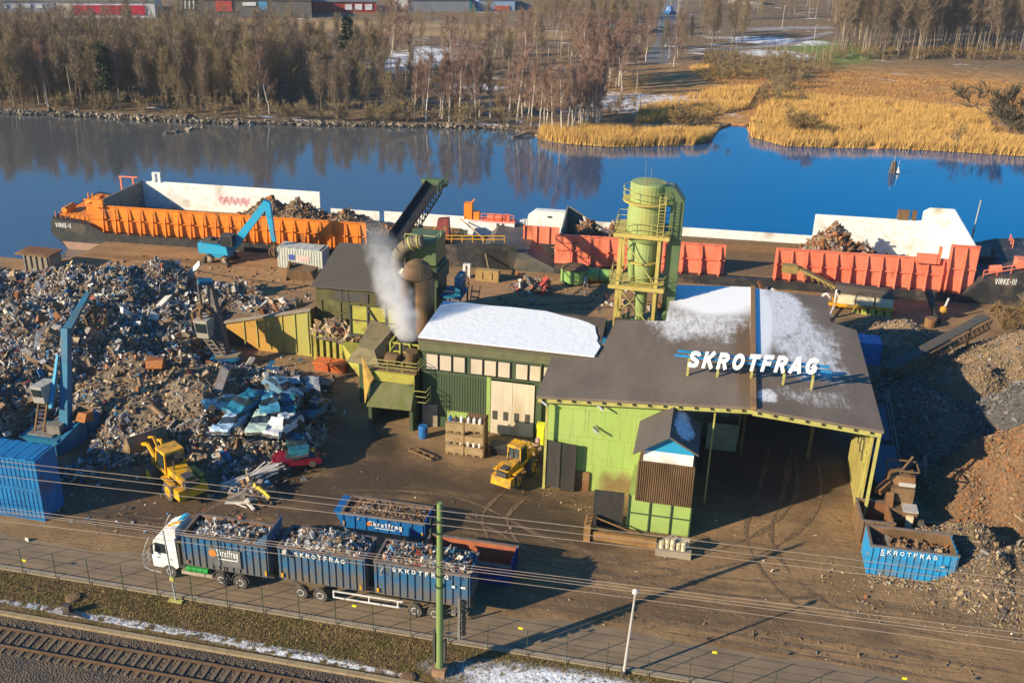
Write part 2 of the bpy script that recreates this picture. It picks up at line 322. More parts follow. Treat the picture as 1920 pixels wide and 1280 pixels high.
# ---- yard ground
M, n, L, b, pos = nodes_for('yard_dirt', .9)
t1 = nz(n, L, pos, .35, 8); t2 = nz(n, L, pos, 2.2, 8, rough=.7); t3 = nz(n, L, pos, .5, 6, (.12, 1, 1)); t4 = nz(n, L, pos, 9, 4)
c = mixc(n, L, ramp(n, L, t1, .35, .65), (0.34, 0.212, 0.105), (0.24, 0.148, 0.074))
c = mixc(n, L, mth(n, L, 'MULTIPLY', ramp(n, L, t2, .45, .7), .6), c, (0.12, 0.08, 0.05))
c = mixc(n, L, mth(n, L, 'MULTIPLY', ramp(n, L, t3, .52, .66), .38), c, (0.13, 0.085, 0.05))
q = blob(n, L, pos, -62, 108, 22, 9, .1); c = mixc(n, L, mth(n, L, 'MULTIPLY', q, .75), c, (0.42, 0.225, 0.095))
q = blob(n, L, pos, -20, 112, 16, 8, .1); c = mixc(n, L, mth(n, L, 'MULTIPLY', q, .6), c, (0.38, 0.215, 0.105))
q = blob(n, L, pos, -66, 113, 12, 1.0, .1, .5, .5); c = mixc(n, L, mth(n, L, 'MULTIPLY', q, .5), c, (0.14, 0.07, 0.03))
dk = ramp(n, L, nz(n, L, pos, .28, 6, (.35, 1, 1)), .56, .66); c = mixc(n, L, mth(n, L, 'MULTIPLY', dk, .28), c, (0.1, 0.06, 0.035))
wet = blob(n, L, pos, -18, 66.3, 15, 6.6, .0, .25); w2 = blob(n, L, pos, -30, 70, 8, 9, .3, .3); w3 = blob(n, L, pos, -38, 61.2, 12, 3.6, 0, .25)
w4 = blob(n, L, pos, -4, 58, 18, 1.6, .1, .5)
wet = mth(n, L, 'MAXIMUM', mth(n, L, 'MAXIMUM', wet, w2), mth(n, L, 'MAXIMUM', mth(n, L, 'MULTIPLY', w3, .8), mth(n, L, 'MULTIPLY', w4, .6)))
wet = mth(n, L, 'MULTIPLY', wet, ramp(n, L, nz(n, L, pos, .6, 6, (.3, 1, 1)), .2, .5))
st_ = nz(n, L, pos, 1.6, 7, (.11, .9, 1)); c = mixc(n, L, mth(n, L, 'MULTIPLY', ramp(n, L, st_, .5, .72), .38), c, (0.13, 0.095, 0.065))
bay = blob(n, L, pos, 6.5, 82, 8, 8.5, 0, .12, .3); c = mixc(n, L, mth(n, L, 'MULTIPLY', bay, .8), c, (0.042, 0.038, 0.038))  # bay floor darkened: shade painted in, on top of wet oily ground
wvt = n.new('ShaderNodeTexWave'); wvt.wave_type = 'BANDS'; wvt.bands_direction = 'Y'; wvt.inputs['Scale'].default_value = .75; wvt.inputs['Distortion'].default_value = 16; wvt.inputs['Detail'].default_value = 3; wvt.inputs['Detail Scale'].default_value = .35; mpw = n.new('ShaderNodeMapping'); mpw.inputs['Scale'].default_value = (.28, 1, 1); L.new(pos, mpw.inputs[0]); L.new(mpw.outputs[0], wvt.inputs[0])
rut = mth(n, L, 'MULTIPLY', ramp(n, L, wvt.outputs[0], .72, .9), ramp(n, L, nz(n, L, pos, .16, 3), .42, .58)); c = mixc(n, L, mth(n, L, 'MULTIPLY', rut, .2), c, (0.1, 0.07, 0.045))
c = mixc(n, L, mth(n, L, 'MULTIPLY', wet, .92), c, (0.066, 0.046, 0.03))
rb = mth(n, L, 'SUBTRACT', .92, mth(n, L, 'MULTIPLY', wet, .42)); L.new(rb, b.inputs['Roughness'])
sp = ramp(n, L, nz(n, L, pos, 5, 2), .7, .76); c = mixc(n, L, mth(n, L, 'MULTIPLY', sp, .6), c, (0.36, 0.28, 0.2))
oil = ramp(n, L, nz(n, L, pos, .9, 4, (.6, 1, 1)), .68, .74); c = mixc(n, L, mth(n, L, 'MULTIPLY', oil, .7), c, (0.05, 0.038, 0.028))
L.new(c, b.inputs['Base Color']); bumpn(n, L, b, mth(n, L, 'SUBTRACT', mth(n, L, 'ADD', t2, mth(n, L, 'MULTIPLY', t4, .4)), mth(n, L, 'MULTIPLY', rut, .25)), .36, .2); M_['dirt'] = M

g = MB(); BA = math.atan(.075); BD = Vector((math.cos(BA), math.sin(BA), 0)); BN = Vector((-math.sin(BA), math.cos(BA), 0)); BO = Vector((-50, 120.5, 0))
def bp_(s, t, z): return BO+BD*s+BN*t+Vector((0, 0, z))
e1 = bp_(200, -1.1, 0); e0 = bp_(-28.5, -1.1, 0)
quay = [(-400, -80), (400, -80), (400, e1.y+10), (e1.x, e1.y), (e0.x, e0.y), (-78.7, 111.2), (-80.5, 108.3), (-400, 106)]
def gz(x, y):
    e = min(1, max(0, (y-57)/6))
    return 0.0
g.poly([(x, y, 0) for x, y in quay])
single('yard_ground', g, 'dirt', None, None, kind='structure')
g = MB()
for i in range(2, len(quay)-1):
    a, c_ = quay[i], quay[i+1]; g.poly([(a[0], a[1], -.02), (c_[0], c_[1], -.02), (c_[0], c_[1], -5), (a[0], a[1], -5)])
single('quay_wall', g, 'concrete', None, None, kind='structure')
# quay edge beam (timber and concrete lip)
# ---- water
M, n, L, b, pos = nodes_for('river_water', .04)
b.inputs['IOR'].default_value = 2.9; b.inputs['Specular IOR Level'].default_value = .5
sxw = n.new('ShaderNodeSeparateXYZ'); L.new(pos, sxw.inputs[0]); mur = ramp(n, L, mth(n, L, 'ADD', sxw.outputs[0], mth(n, L, 'MULTIPLY', nz(n, L, pos, .03, 3), 24)), -50, 30, True); c = mixc(n, L, mur, (0.004, 0.09, 0.25), (0.085, 0.092, 0.1)); L.new(c, b.inputs['Base Color'])  # blue towards the right puts reflected sky into the water colour
wv = nz(n, L, pos, .5, 3, (1, 2.0, 1)); bumpn(n, L, b, wv, .035, .3); M_['water'] = M
g = MB(); g.poly([(-900, 60, -1.5), (900, 60, -1.5), (900, 420, -1.5), (-900, 420, -1.5)]); single('water', g, 'water', None, None, kind='structure')
# ---- far shore
shore_px = [(-400, 196), (-60, 208), (0, 211), (150, 217), (300, 225), (380, 229), (480, 232), (640, 235), (800, 238), (940, 241), (1000, 252), (1015, 262), (1060, 270), (1150, 276), (1300, 272), (1335, 262), (1348, 243), (1370, 234), (1398, 236), (1408, 255), (1450, 266), (1470, 274), (1560, 277), (1680, 279), (1780, 284), (1900, 291), (1990, 296), (2300, 316)]
shore = [tuple(at(x, y, -1.5)[:2]) for x, y in shore_px]
M, n, L, b, pos = nodes_for('far_land', .95)
t1 = nz(n, L, pos, .06, 6); t2 = nz(n, L, pos, .7, 7)
c = mixc(n, L, ramp(n, L, t2, .35, .65), (0.24, 0.16, 0.095), (0.14, 0.1, 0.06))
gold = blob(n, L, pos, 62, 255, 95, 66, 0, .12, .05); c = mixc(n, L, gold, c, mixc(n, L, ramp(n, L, nz(n, L, pos, .35, 7), .38, .62), (0.54, 0.29, 0.09), (0.36, 0.175, 0.055)))
g2 = blob(n, L, pos, -110, 345, 70, 16, .15, .2, .05); c = mixc(n, L, g2, c, (0.4, 0.26, 0.13))
gr = blob(n, L, pos, 30, 345, 14, 26, 0, .25, .06); c = mixc(n, L, gr, c, (0.16, 0.22, 0.05))
sn = ramp(n, L, nz(n, L, pos, .11, 7, (.5, 1.3, 1), .75), .6, .66); sn = mth(n, L, 'MAXIMUM', sn, mth(n, L, 'MULTIPLY', blob(n, L, pos, -16, 243, 17, 11, .1, .5, .2), ramp(n, L, nz(n, L, pos, .9, 5), .42, .56)))
for a in ((14, 335, 10, 7), (12, 365, 16, 9), (-86, 285, 8, 22), (-62, 250, 8, 4)): sn = mth(n, L, 'MAXIMUM', sn, mth(n, L, 'MULTIPLY', blob(n, L, pos, *a, 0, .4, .15), ramp(n, L, nz(n, L, pos, .5, 5), .36, .5)))
c = mixc(n, L, sn, c, (0.78, 0.8, 0.86)); L.new(c, b.inputs['Base Color']); bumpn(n, L, b, t2, .6, .5); M_['farland'] = M
g = MB(); pts = [(x, y, -1.15) for x, y in shore]; g.poly([(1500, shore[-1][1]-20, -1.15), (1500, 2200, -1.15), (-1500, 2200, -1.15), (-1500, shore[0][1]-60, -1.15)]+pts)
for i in range(len(shore)-1):
    a, c_ = shore[i], shore[i+1]; g.poly([(a[0], a[1], -1.15), (a[0], a[1]-.6, -1.9), (c_[0], c_[1]-.6, -1.9), (c_[0], c_[1], -1.15)])
single('far_bank', g, 'farland', None, None, kind='structure')
# ---- roadside: asphalt, kerb, verge, ballast
M, n, L, b, pos = nodes_for('worn_asphalt', .85)
t2 = nz(n, L, pos, 1.2, 8, (.4, 1, 1)); t4 = nz(n, L, pos, 14, 4)
c = mixc(n, L, ramp(n, L, t2, .35, .7), (0.24, 0.175, 0.115), (0.175, 0.128, 0.086)); c = mixc(n, L, mth(n, L, 'MULTIPLY', ramp(n, L, nz(n, L, pos, .5, 7, (.15, 1, 1)), .5, .66), .7), c, (0.28, 0.2, 0.125))
L.new(c, b.inputs['Base Color']); bumpn(n, L, b, t4, .3, .05); M_['asphalt'] = M
g = MB(); xs = np.linspace(-120, 90, 140); top = [(x, 55.4+.5*fbm(x, 1, .15)+.35*fbm(x, 9, .8), .004) for x in xs]
for i in range(len(xs)-1): g.poly([(xs[i], 51.9, .004), (xs[i+1], 51.9, .004), top[i+1], top[i]])
single('road', g, 'asphalt', None, None, kind='structure')
g = MB(); rr_ = random.Random(5)
tz = [.006]
def track(pts, w=.42, gap=1.9):
    P_ = []; n_ = len(pts)
    for i in range(n_-1):
        p0, p1, p2, p3 = (Vector((*pts[max(0, min(n_-1, i+k))], 0)) for k in (-1, 0, 1, 2))
        for j in range(10):
            t = j/10; P_.append(.5*((2*p1)+(p2-p0)*t+(2*p0-5*p1+4*p2-p3)*t*t+(3*p1-p0-3*p2+p3)*t**3))
    for sgn in (-1, 1):
        tz[0] += .0025; zt = tz[0]; L_ = []; R_ = []
        for i in range(len(P_)):
            d = (P_[min(i+1, len(P_)-1)]-P_[max(i-1, 0)]).normalized(); s = Vector((-d.y, d.x, 0)); c0 = P_[i]+s*(gap/2*sgn); f = max(0, w*(.75+1.1*fbm(c0.x, c0.y, .55))*min(1, i/6, (len(P_)-1-i)/6)); L_.append(c0-s*f/2); R_.append(c0+s*f/2)
        for i in range(len(P_)-1):
            if (L_[i]-R_[i]).length > .02 or (L_[i+1]-R_[i+1]).length > .02: g.poly([(*L_[i][:2], zt), (*R_[i][:2], zt), (*R_[i+1][:2], zt), (*L_[i+1][:2], zt)])
for T_ in ([(-44, 58.5), (-30, 59.5), (-15, 59), (2, 58), (18, 57.5)], [(-40, 57.5), (-36, 60), (-34, 63.5), (-31, 68), (-29, 74)], [(-28, 66), (-18, 67.5), (-8, 63), (4, 62), (12, 64)], [(8, 84), (7, 76), (6, 68), (10, 61), (20, 58.5)], [(10, 84), (9.5, 74), (4, 66), (-6, 61.5), (-20, 60)], [(-13, 70.5), (-14, 66), (-10, 61), (0, 59.5)], [(-2, 57), (10, 56.8), (24, 56.4)], [(-72, 112), (-60, 109), (-48, 108), (-36, 110)], [(-27, 106), (-18, 110), (-8, 114), (4, 114)]): track(T_)
single('tyre_tracks', g, mat('churned_mud', (0.125, 0.084, 0.05), .7, c2=(0.23, 0.15, 0.085), scale=1.6, amt=.75, bump=.6, bscale=5), None, None, kind='structure')
g = MB(); g.box(-140, 100, 51.62, 51.9, -.1, .22); single('kerb', g, 'concrete', None, None, kind='structure')
M, n, L, b, pos = nodes_for('verge_soil', .95)
t1 = nz(n, L, pos, .5, 6); t2 = nz(n, L, pos, 3, 7)
c = mixc(n, L, ramp(n, L, t1, .4, .62), (0.13, 0.1, 0.03), (0.19, 0.115, 0.055)); c = mixc(n, L, ramp(n, L, t2, .45, .7), c, (0.07, 0.05, 0.025))
sa = mth(n, L, 'MULTIPLY', blob(n, L, pos, -5, 49.2, 7.5, 1.6, 0, .22, .5), ramp(n, L, nz(n, L, pos, 1.6, 7, rough=.75), .36, .5))
sb = mth(n, L, 'MULTIPLY', blob(n, L, pos, -33, 48.55, 12, .3, -.004, .3, .6), ramp(n, L, nz(n, L, pos, 1.5, 6), .4, .52))
sc_ = mth(n, L, 'MULTIPLY', blob(n, L, pos, -22, 48.2, 6, .25, -.01, .3, .6), ramp(n, L, nz(n, L, pos, 1.7, 6), .42, .55))
s_ = mth(n, L, 'MAXIMUM', sa, mth(n, L, 'MAXIMUM', sb, sc_)); s_ = mth(n, L, 'MAXIMUM', s_, ramp(n, L, nz(n, L, pos, 2.5, 5), .76, .79))
c = mixc(n, L, s_, c, (0.82, 0.84, 0.9)); L.new(c, b.inputs['Base Color']); bumpn(n, L, b, t2, .7, .2); M_['verge'] = M
g = MB(); g.poly([(-140, 47.3, .004), (100, 47.3, .004), (100, 51.62, .004), (-140, 51.62, .004)]); single('verge', g, 'verge', None, None, kind='structure')
M, n, L, b, pos = nodes_for('track_ballast', .95)
v = n.new('ShaderNodeTexVoronoi'); v.inputs['Scale'].default_value = 9; L.new(pos, v.inputs[0])
c = mixc(n, L, ramp(n, L, nz(n, L, pos, 9, 3), .35, .65), (0.125, 0.105, 0.09), (0.05, 0.042, 0.038)); c = mixc(n, L, mth(n, L, 'MULTIPLY', ramp(n, L, nz(n, L, pos, .6, 4), .4, .6), .5), c, (0.19, 0.13, 0.085))
L.new(c, b.inputs['Base Color']); bumpn(n, L, b, v.outputs['Distance'], 1.0, .12); M_['ballast'] = M
g = MB(); g.poly([(-140, 20, .008), (100, 20, .008), (100, 47.3, .008), (-140, 47.3, .008)]); single('track_bed', g, 'ballast', None, None, kind='structure')
# ---- verge grass
def blades(N, region, h, w, lean=.4, z=0, keep=None, seed=1):
    r = np.random.default_rng(seed); x = r.uniform(region[0], region[1], N); y = r.uniform(region[2], region[3], N)
    if keep is not None: k = keep(x, y, r); x, y = x[k], y[k]
    N = len(x); a = r.uniform(0, 2*PI, N); hh = h*r.uniform(.5, 1.3, N); ww = w*r.uniform(.6, 1.4, N); lx = r.normal(0, lean, N)*hh; ly = r.normal(0, lean, N)*hh
    dx, dy = np.cos(a)*ww/2, np.sin(a)*ww/2; V = np.empty((N, 3, 3))
    V[:, 0] = np.stack([x-dx, y-dy, np.full(N, z)], 1); V[:, 1] = np.stack([x+dx, y+dy, np.full(N, z)], 1); V[:, 2] = np.stack([x+lx, y+ly, z+hh], 1)
    return V
g1 = mat('verge_grass_olive', (0.15, 0.13, 0.03), .8, c2=(0.19, 0.13, 0.055), scale=.6, c3=(0.08, 0.08, 0.02)); g2 = mat('verge_grass_straw', (0.36, 0.25, 0.11), .8, c2=(0.22, 0.13, 0.05), scale=.6)
def keepv(x, y, r): return ~((np.abs(x+4)/8)**2+(np.abs(y-49.2)/1.5)**2 < 1) | (r.random(len(x)) < .18)
V = blades(34000, (-56, 16, 48.3, 51.5), .12, .05, .45, 0, keepv, 3); mi = (np.random.default_rng(4).random(len(V)) < .5).astype(int)
single('verge_grass', rawmesh('verge_grass', V, 3, mi), [g1, g2], None, None, kind='stuff', world=False)
# ---- railway track
T = Thing('railway_track', 'railway track with rusty rails on pale sleepers in the bottom left corner', 'railway track', (-33, 45.3, 0))
sm = MB(); sm.box(-.11, .11, -1.25, 1.25, .0, .07); sme = None; slm = mat('sleeper_concrete', (0.19, 0.14, 0.09), .9, c2=(0.11, 0.08, 0.055))
for i in range(62):
    x = -54+.66*i-(-33)
    if sme is None: o = T.part('sleeper', sm, slm, world=False); sme = o
    else: o = sme.copy(); COL.objects.link(o); o.parent = T.o
    o.location = (x, 0, 0)
rm = mat('rail_steel', (0.13, 0.08, 0.05), .55, c2=(0.09, 0.055, 0.035))
for y in (44.55, 46.05):
    q = MB(); q.box(-140, 60, y-.07, y+.07, .1, .13); q.box(-140, 60, y-.015, y+.015, .13, .22); q.box(-140, 60, y-.036, y+.036, .22, .27); T.part('rail', q, rm)
q = MB()
for i in range(150): q.box(-120+i*1.0, -120+i*1.0+.985, 47.25, 47.6, 0, .17+.008*math.sin(i*7.3))
single('cable_trough', q, mat('trough_concrete', (0.34, 0.26, 0.15), .85, c2=(0.25, 0.18, 0.1)), 'long low concrete cable trough running between the ballast and the grass verge', 'cable trough', (-45, 47.4, 0))
# ================================================================ BUILDINGS
def snowroof(name, base, base2, blobs, stripe=None, thresh=(.42, .54), nsc=1.3):
    M, n, L, b, pos = nodes_for(name, .85)
    t = nz(n, L, pos, .5, 7, (1, .3, 1)); t2 = nz(n, L, pos, 6, 5, (.3, 1, 1))
    c = mixc(n, L, ramp(n, L, t, .35, .65), base, base2); c = mixc(n, L, mth(n, L, 'MULTIPLY', ramp(n, L, t2, .5, .7), .4), c, tuple(x*.6 for x in base))
    s = None
    for (cx, cy, rx, ry, rot, wob, soft, cover) in blobs:
        q = blob(n, L, pos, cx, cy, rx, ry, rot, wob, .4, soft)
        if cover < 1:
            t3 = nz(n, L, pos, nsc, 8, (1.6, .45, 1), .8); t4 = nz(n, L, pos, 7, 4, (1, .6, 1)); sf = mth(n, L, 'MULTIPLY', ramp(n, L, mth(n, L, 'ADD', t3, mth(n, L, 'MULTIPLY', q, cover)), .72, 1.12), ramp(n, L, t4, .25, .5)); q = mth(n, L, 'MULTIPLY', q, mth(n, L, 'MULTIPLY', sf, .85))
        s = q if s is None else mth(n, L, 'MAXIMUM', s, q)
    if stripe:
        for (x0, x1, y0, y1, col) in stripe:
            q = blob(n, L, pos, (x0+x1)/2, (y0+y1)/2, (x1-x0)/2, (y1-y0)/2, 0, .12, .5, .3); c = mixc(n, L, q, c, col)
    if s is not None: c = mixc(n, L, s, c, (0.84, 0.86, 0.91))
    L.new(c, b.inputs['Base Color']); bumpn(n, L, b, t2, .25, .05); return M
M_['shedroof'] = snowroof('shed_roof_felt_with_snow', (0.19, 0.148, 0.118), (0.15, 0.118, 0.095),
    [(1.0, 97, 5.2, 7.5, 0, .06, .22, 1), (-.5, 89, 5, 6.5, 0, .3, .6, .5), (5.3, 89.5, 1.0, 8.5, -.02, .1, .3, 1), (6.6, 92, 2.4, 8, -.05, .2, .35, .62), (8.6, 86, 3.4, 9, .12, .3, .5, .5), (5.4, 74, .9, 1.3, 0, .7, .5, .75), (9.5, 75.5, 4, 2.2, .1, .4, .6, .34)],
    [(3.0, 4.5, 71, 98, (0.15, 0.095, 0.055))])
M_['shoproof'] = snowroof('workshop_roof_with_snow', (0.13, 0.095, 0.068), (0.1, 0.075, 0.055), [(-10.5, 82, 2.5, 3, 0, .4, .5, .3)])
def zl(x): return 8.3+(x+12.1)*1.2/16.5
def zr(x): return 9.5-(x-4.4)*.6/9.5
S = Thing('recycling_shed', 'wide shed with dark half-snowy roof, light green front wall and open bay', 'industrial building', (0, 72, 0))
def slab(mb, P, zf, th=.22):
    mb.prism([(x, y, zf(x)-th) for x, y in P], (0, 0, th))
q = MB(); slab(q, [(-12.1, 71.5), (4.3, 71.5), (4.3, 97.6), (-3.3, 97.6), (-3.3, 88.0), (-7.8, 87.8), (-8.15, 81.9), (-12.2, 81.9)], zl)
slab(q, [(4.5, 71.5), (13.9, 71.5), (13.65, 90.8), (11.4, 91.9), (11.6, 98.3), (4.5, 97.6)], lambda x: zr(x)-.1); S.part('roof', q, 'shedroof')
q = MB(); q.box(4.2, 4.6, 71.45, 97.7, 9.3, 9.62); S.part('ridge_cap', q, mat('ridge_capping', (0.3, 0.17, 0.07), .7, c2=(0.2, 0.12, 0.06)))
q = MB()
for i in range(33):     # front beam (lime), purlin ends
    pass
q.hexa([(-12.0, 71.62, zl(-12)-.62), (4.4, 71.62, zl(4.4)-.62), (4.4, 71.9, zl(4.4)-.62), (-12.0, 71.9, zl(-12)-.62), (-12.0, 71.62, zl(-12)-.23), (4.4, 71.62, zl(4.4)-.23), (4.4, 71.9, zl(4.4)-.23), (-12.0, 71.9, zl(-12)-.23)])
q.hexa([(4.4, 71.62, zr(4.4)-.75), (13.8, 71.62, zr(13.8)-.75), (13.8, 71.9, zr(13.8)-.75), (4.4, 71.9, zr(4.4)-.75), (4.4, 71.62, zr(4.4)-.34), (13.8, 71.62, zr(13.8)-.34), (13.8, 71.9, zr(13.8)-.34), (4.4, 71.9, zr(4.4)-.34)])
S.part('eaves_beam', q, 'lime')
for i in range(22):
    x = -11.6+i*1.17; z = zl(x) if x < 4.4 else zr(x)-.1; q = MB(); q.box(x, x+.12, 71.42, 71.6, z-.4, z-.225); S.part('rafter_end', q, 'black')
M, n, L, b, pos = nodes_for('green_shed_cladding', .6)   # panelled sheet with dirt near the ground
sx = n.new('ShaderNodeSeparateXYZ'); L.new(pos, sx.inputs[0])
br = n.new('ShaderNodeTexBrick'); cb = n.new('ShaderNodeCombineXYZ'); L.new(sx.outputs[0], cb.inputs[0]); L.new(sx.outputs[2], cb.inputs[1]); L.new(cb.outputs[0], br.inputs[0])
br.inputs['Scale'].default_value = 1; br.inputs['Brick Width'].default_value = 1.25; br.inputs['Row Height'].default_value = 2.4; br.inputs['Mortar Size'].default_value = .018; br.offset = .35
br.inputs['Color1'].default_value = (0.31, 0.44, 0.11, 1); br.inputs['Color2'].default_value = (0.36, 0.47, 0.14, 1); br.inputs['Mortar'].default_value = (0.22, 0.29, 0.08, 1)
t = nz(n, L, pos, .6, 7, (2, 1, .35)); zz = mth(n, L, 'ADD', sx.outputs[2], mth(n, L, 'MULTIPLY', mth(n, L, 'SUBTRACT', t, .5), 3.0))
c = mixc(n, L, mth(n, L, 'MULTIPLY', ramp(n, L, zz, .9, 2.4, True), ramp(n, L, sx.outputs[0], -7.5, -6)), br.outputs[0], (0.2, 0.14, 0.06)); c = mixc(n, L, mth(n, L, 'MULTIPLY', ramp(n, L, nz(n, L, pos, 1.1, 6), .5, .72), .45), c, (0.26, 0.33, 0.1)); c = mixc(n, L, mth(n, L, 'MULTIPLY', ramp(n, L, nz(n, L, pos, 3, 6, (1, 1, .12), .7), .54, .68), .5), c, (0.2, 0.22, 0.07))
L.new(c, b.inputs['Base Color']); M_['shedwall'] = M
q = MB(); q.prism([(-11.2, 72.2, 0), (-1.2, 72.2, 0), (-1.2, 72.2, zl(-1.2)-.62), (-11.2, 72.2, zl(-11.2)-.62)], (0, .25, 0)); S.part('front_wall', q, 'shedwall')
q = MB(); q.box(-11.2, -10.95, 72.47, 82, 0, 7.7); S.part('side_wall', q, 'shedwall'); q = MB(); q.box(-1.45, -1.2, 72.47, 80, 0, 8.3); S.part('inner_wall', q, 'olive')
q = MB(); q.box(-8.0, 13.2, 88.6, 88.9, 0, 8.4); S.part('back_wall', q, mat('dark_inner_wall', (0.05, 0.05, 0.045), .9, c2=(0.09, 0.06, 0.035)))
M, n, L, b, pos = nodes_for('yellow_inner_wall', .65); t = nz(n, L, pos, .9, 7, (1, 2, .3)); L.new(mixc(n, L, ramp(n, L, t, .4, .7), (0.42, 0.37, 0.12), (0.27, 0.2, 0.065)), b.inputs['Base Color']); M_['yellowwall'] = M
q = MB(); q.prism([(13.45, 73.0, 0), (13.45, 82, 0), (13.45, 82, 8.1), (13.45, 72.9, 8.1)], (.12, 0, 0)); S.part('right_wall', q, 'yellowwall')
q = MB()
for i in range(9): y = 73.1+i*1.1; q.box(13.32, 13.44, y, y+.12, 4.4 if i else 0, 8.1)
for z in (4.4, 5.6, 6.8): q.box(13.3, 13.44, 73.0, 82, z, z+.1)
S.part('wall_rib', q, 'lime')
q = MB()
for y in (74.2, 75.6, 77): q.bar((13.1, y, 8.2), (13.2, y+.2, 4.6), .1)
S.part('hanging_chain', q, 'darkgrey')
for x, y, w, key in ((10.0, 81.8, .3, 'olive'), (4.3, 81.2, .26, 'olive'), (1.6, 72.1, .13, 'lime'), (13.7, 72.3, .22, 'lime')):  # inner posts in darker green, their shade put into the colour
    q = MB(); q.box(x, x+w, y, y+w, 0, (zl(x) if x < 4.4 else zr(x))-.8); S.part('post', q, key)
q = MB(); q.box(-1.15, 4.2, 83.5, 83.7, 0, 3.8); q.box(1.4, 4.0, 81.5, 81.65, 0, 2.6); q.box(3.9, 4.05, 81.66, 83.4, 0, 2.6); S.part('inner_partition', q, mat('inner_panel', (0.3, 0.33, 0.24), .7, c2=(0.2, 0.2, 0.14)))
for px, py in ((1022, 748), (1127, 757), (1118, 800)):
    p = atY(px, py, 72.1); q = MB(); q.cyl((p[0]-.1, 72.15, p[2]+.1), (p[0]+.05, 71.7, p[2]), .05, n=6); q.hexa([(p[0]-.2, 71.5, p[2]), (p[0]+.3, 71.3, p[2]-.25), (p[0]+.3, 71.75, p[2]-.25), (p[0]-.2, 71.95, p[2]), (p[0]-.2, 71.5, p[2]+.18), (p[0]+.3, 71.3, p[2]-.07), (p[0]+.3, 71.75, p[2]-.07), (p[0]-.2, 71.95, p[2]+.18)]); S.part('flood_light', q, 'galv')
# dark sliding door leaves
q = MB(); q.prism([(-11.1, 71.6, .25), (-9.95, 71.45, .25), (-9.95, 71.45, 4.4), (-11.1, 71.6, 4.45)], (0, .12, 0)); q.prism([(-9.8, 71.4, .1), (-8.7, 71.5, .1), (-8.7, 71.5, 4.35), (-9.8, 71.4, 4.4)], (0, .12, 0)); S.part('door', q, mat('charcoal_door', (0.035, 0.033, 0.032), .6, c2=(0.06, 0.05, 0.045), stretch=(2, 2, .3)), label='pair of charcoal door leaves')
q = MB(); q.box(-8.65, -7.6, 72.0, 72.19, 0, 1.7); S.part('kick_plate', q, 'rust')
q = MB(); q.box(-11.3, -11.1, 71.5, 71.65, 0, 7.6); S.part('corner_post', q, 'lime')
# dirt behind shed partition etc.
# ---- annex hut on legs
A = Thing('control_hut', 'small gabled hut with blue and white gable above a brown corrugated skirt', 'hut', (-1.6, 67.5, 0))
q = MB(); q.box(-4.05, .7, 67.5, 72.1, 0, 3.0); A.part('base', q, 'lightgreen')
q = MB()
for x in (-4.05, -2.45, -.85, .62): q.box(x, x+.1, 67.38, 67.49, 0, 3.0)
q.box(-3.94, .6, 67.4, 67.49, 1.45, 1.53); A.part('base_frame', q, 'darkgreen')
q = MB(); q.corr((-3.55, 67.1), (.62, 67.1), 2.85, 6.2, 26, .09, (0, -1)); q.box(-3.5, .6, 67.12, 71.9, 2.9, 6.15); A.part('corrugated_skirt', q, 'brownrust')
q = MB(); q.box(-3.2, .42, 67.3, 71.8, 6.2, 7.1); A.part('white_band', q, 'white')
q = MB(); q.corr((-3.2, 67.25), (.42, 67.25), 7.1, 7.1001, 1, .01, (0, -1))
q = MB(); q.prism([(-3.2, 67.3, 7.1), (.42, 67.3, 7.1), (.42, 67.3, 7.45), (-1.45, 67.3, 8.45), (-3.2, 67.3, 7.1)][:4], (0, 4.5, 0)); A.part('gable', q, mat('blue_gable_boards', (0.02, 0.3, 0.55), .6, c2=(0.02, 0.24, 0.46), stretch=(6, 1, .2)))
M_['hutroof'] = snowroof('hut_roof_felt', (0.12, 0.105, 0.095), (0.1, 0.085, 0.075), [(-.5, 69.5, .7, 2.1, 0, .6, .5, .8)])
q = MB(); q.prism([(-3.95, 66.8, 6.85), (-1.45, 66.8, 8.55), (-1.45, 66.8, 8.7), (-3.95, 66.8, 7.0)], (0, 5.1, 0)); q.prism([(-1.44, 66.8, 8.55), (.75, 66.8, 7.35), (.75, 66.8, 7.5), (-1.44, 66.8, 8.7)], (0, 5.1, 0)); A.part('roof', q, 'hutroof')
q = MB(); q.prism([(-6.6, 67.0, .1), (-4.35, 67.15, .1), (-4.35, 67.15, 3.25), (-6.6, 67.0, 3.3)], (0, .12, 0)); A.part('door', q, 'charcoal_door' if 'charcoal_door' in M_ else MATS['charcoal_door'])
# ---- rooftop sign
G = Thing('rooftop_sign', 'big white slanted SKROTFRAG letters on short yellow posts standing on the dark shed roof', 'sign', (4.2, 76.4, 9.3))
me = textmesh('SKROTFRAG', 1.4, .09, .2, .1, 1.12, frame((4.2, 76.2, 10.35), (1, 0, .045), (0, 0, 1))); xs = [v.co.x for v in me.vertices]; k = 9.9/(max(xs)-min(xs))
me.transform(Matrix.Translation((4.15, 0, 0)) @ Matrix.Scale(k, 4, (1, 0, 0)) @ Matrix.Translation((-(max(xs)+min(xs))/2, 0, 0))); G.part('lettering', me, 'text')
q = MB(); q.box(-1.9, 10.2, 76.4, 76.5, 10.75, 10.95); q.box(-1.7, 10.0, 76.4, 76.5, 11.15, 11.35); me = q; G.part('blue_rail', q, 'signblue')
for px, py in ((1288, 708), (1344, 710), (1407, 714), (1467, 722), (1521, 733)):
    p = at(px, py, 9.1); x = p[0]; z = zl(x) if x < 4.4 else zr(x)-.1; q = MB(); q.box(x-.09, x+.09, 76.5, 76.68, z, 11.0); G.part('post', q, 'lime')
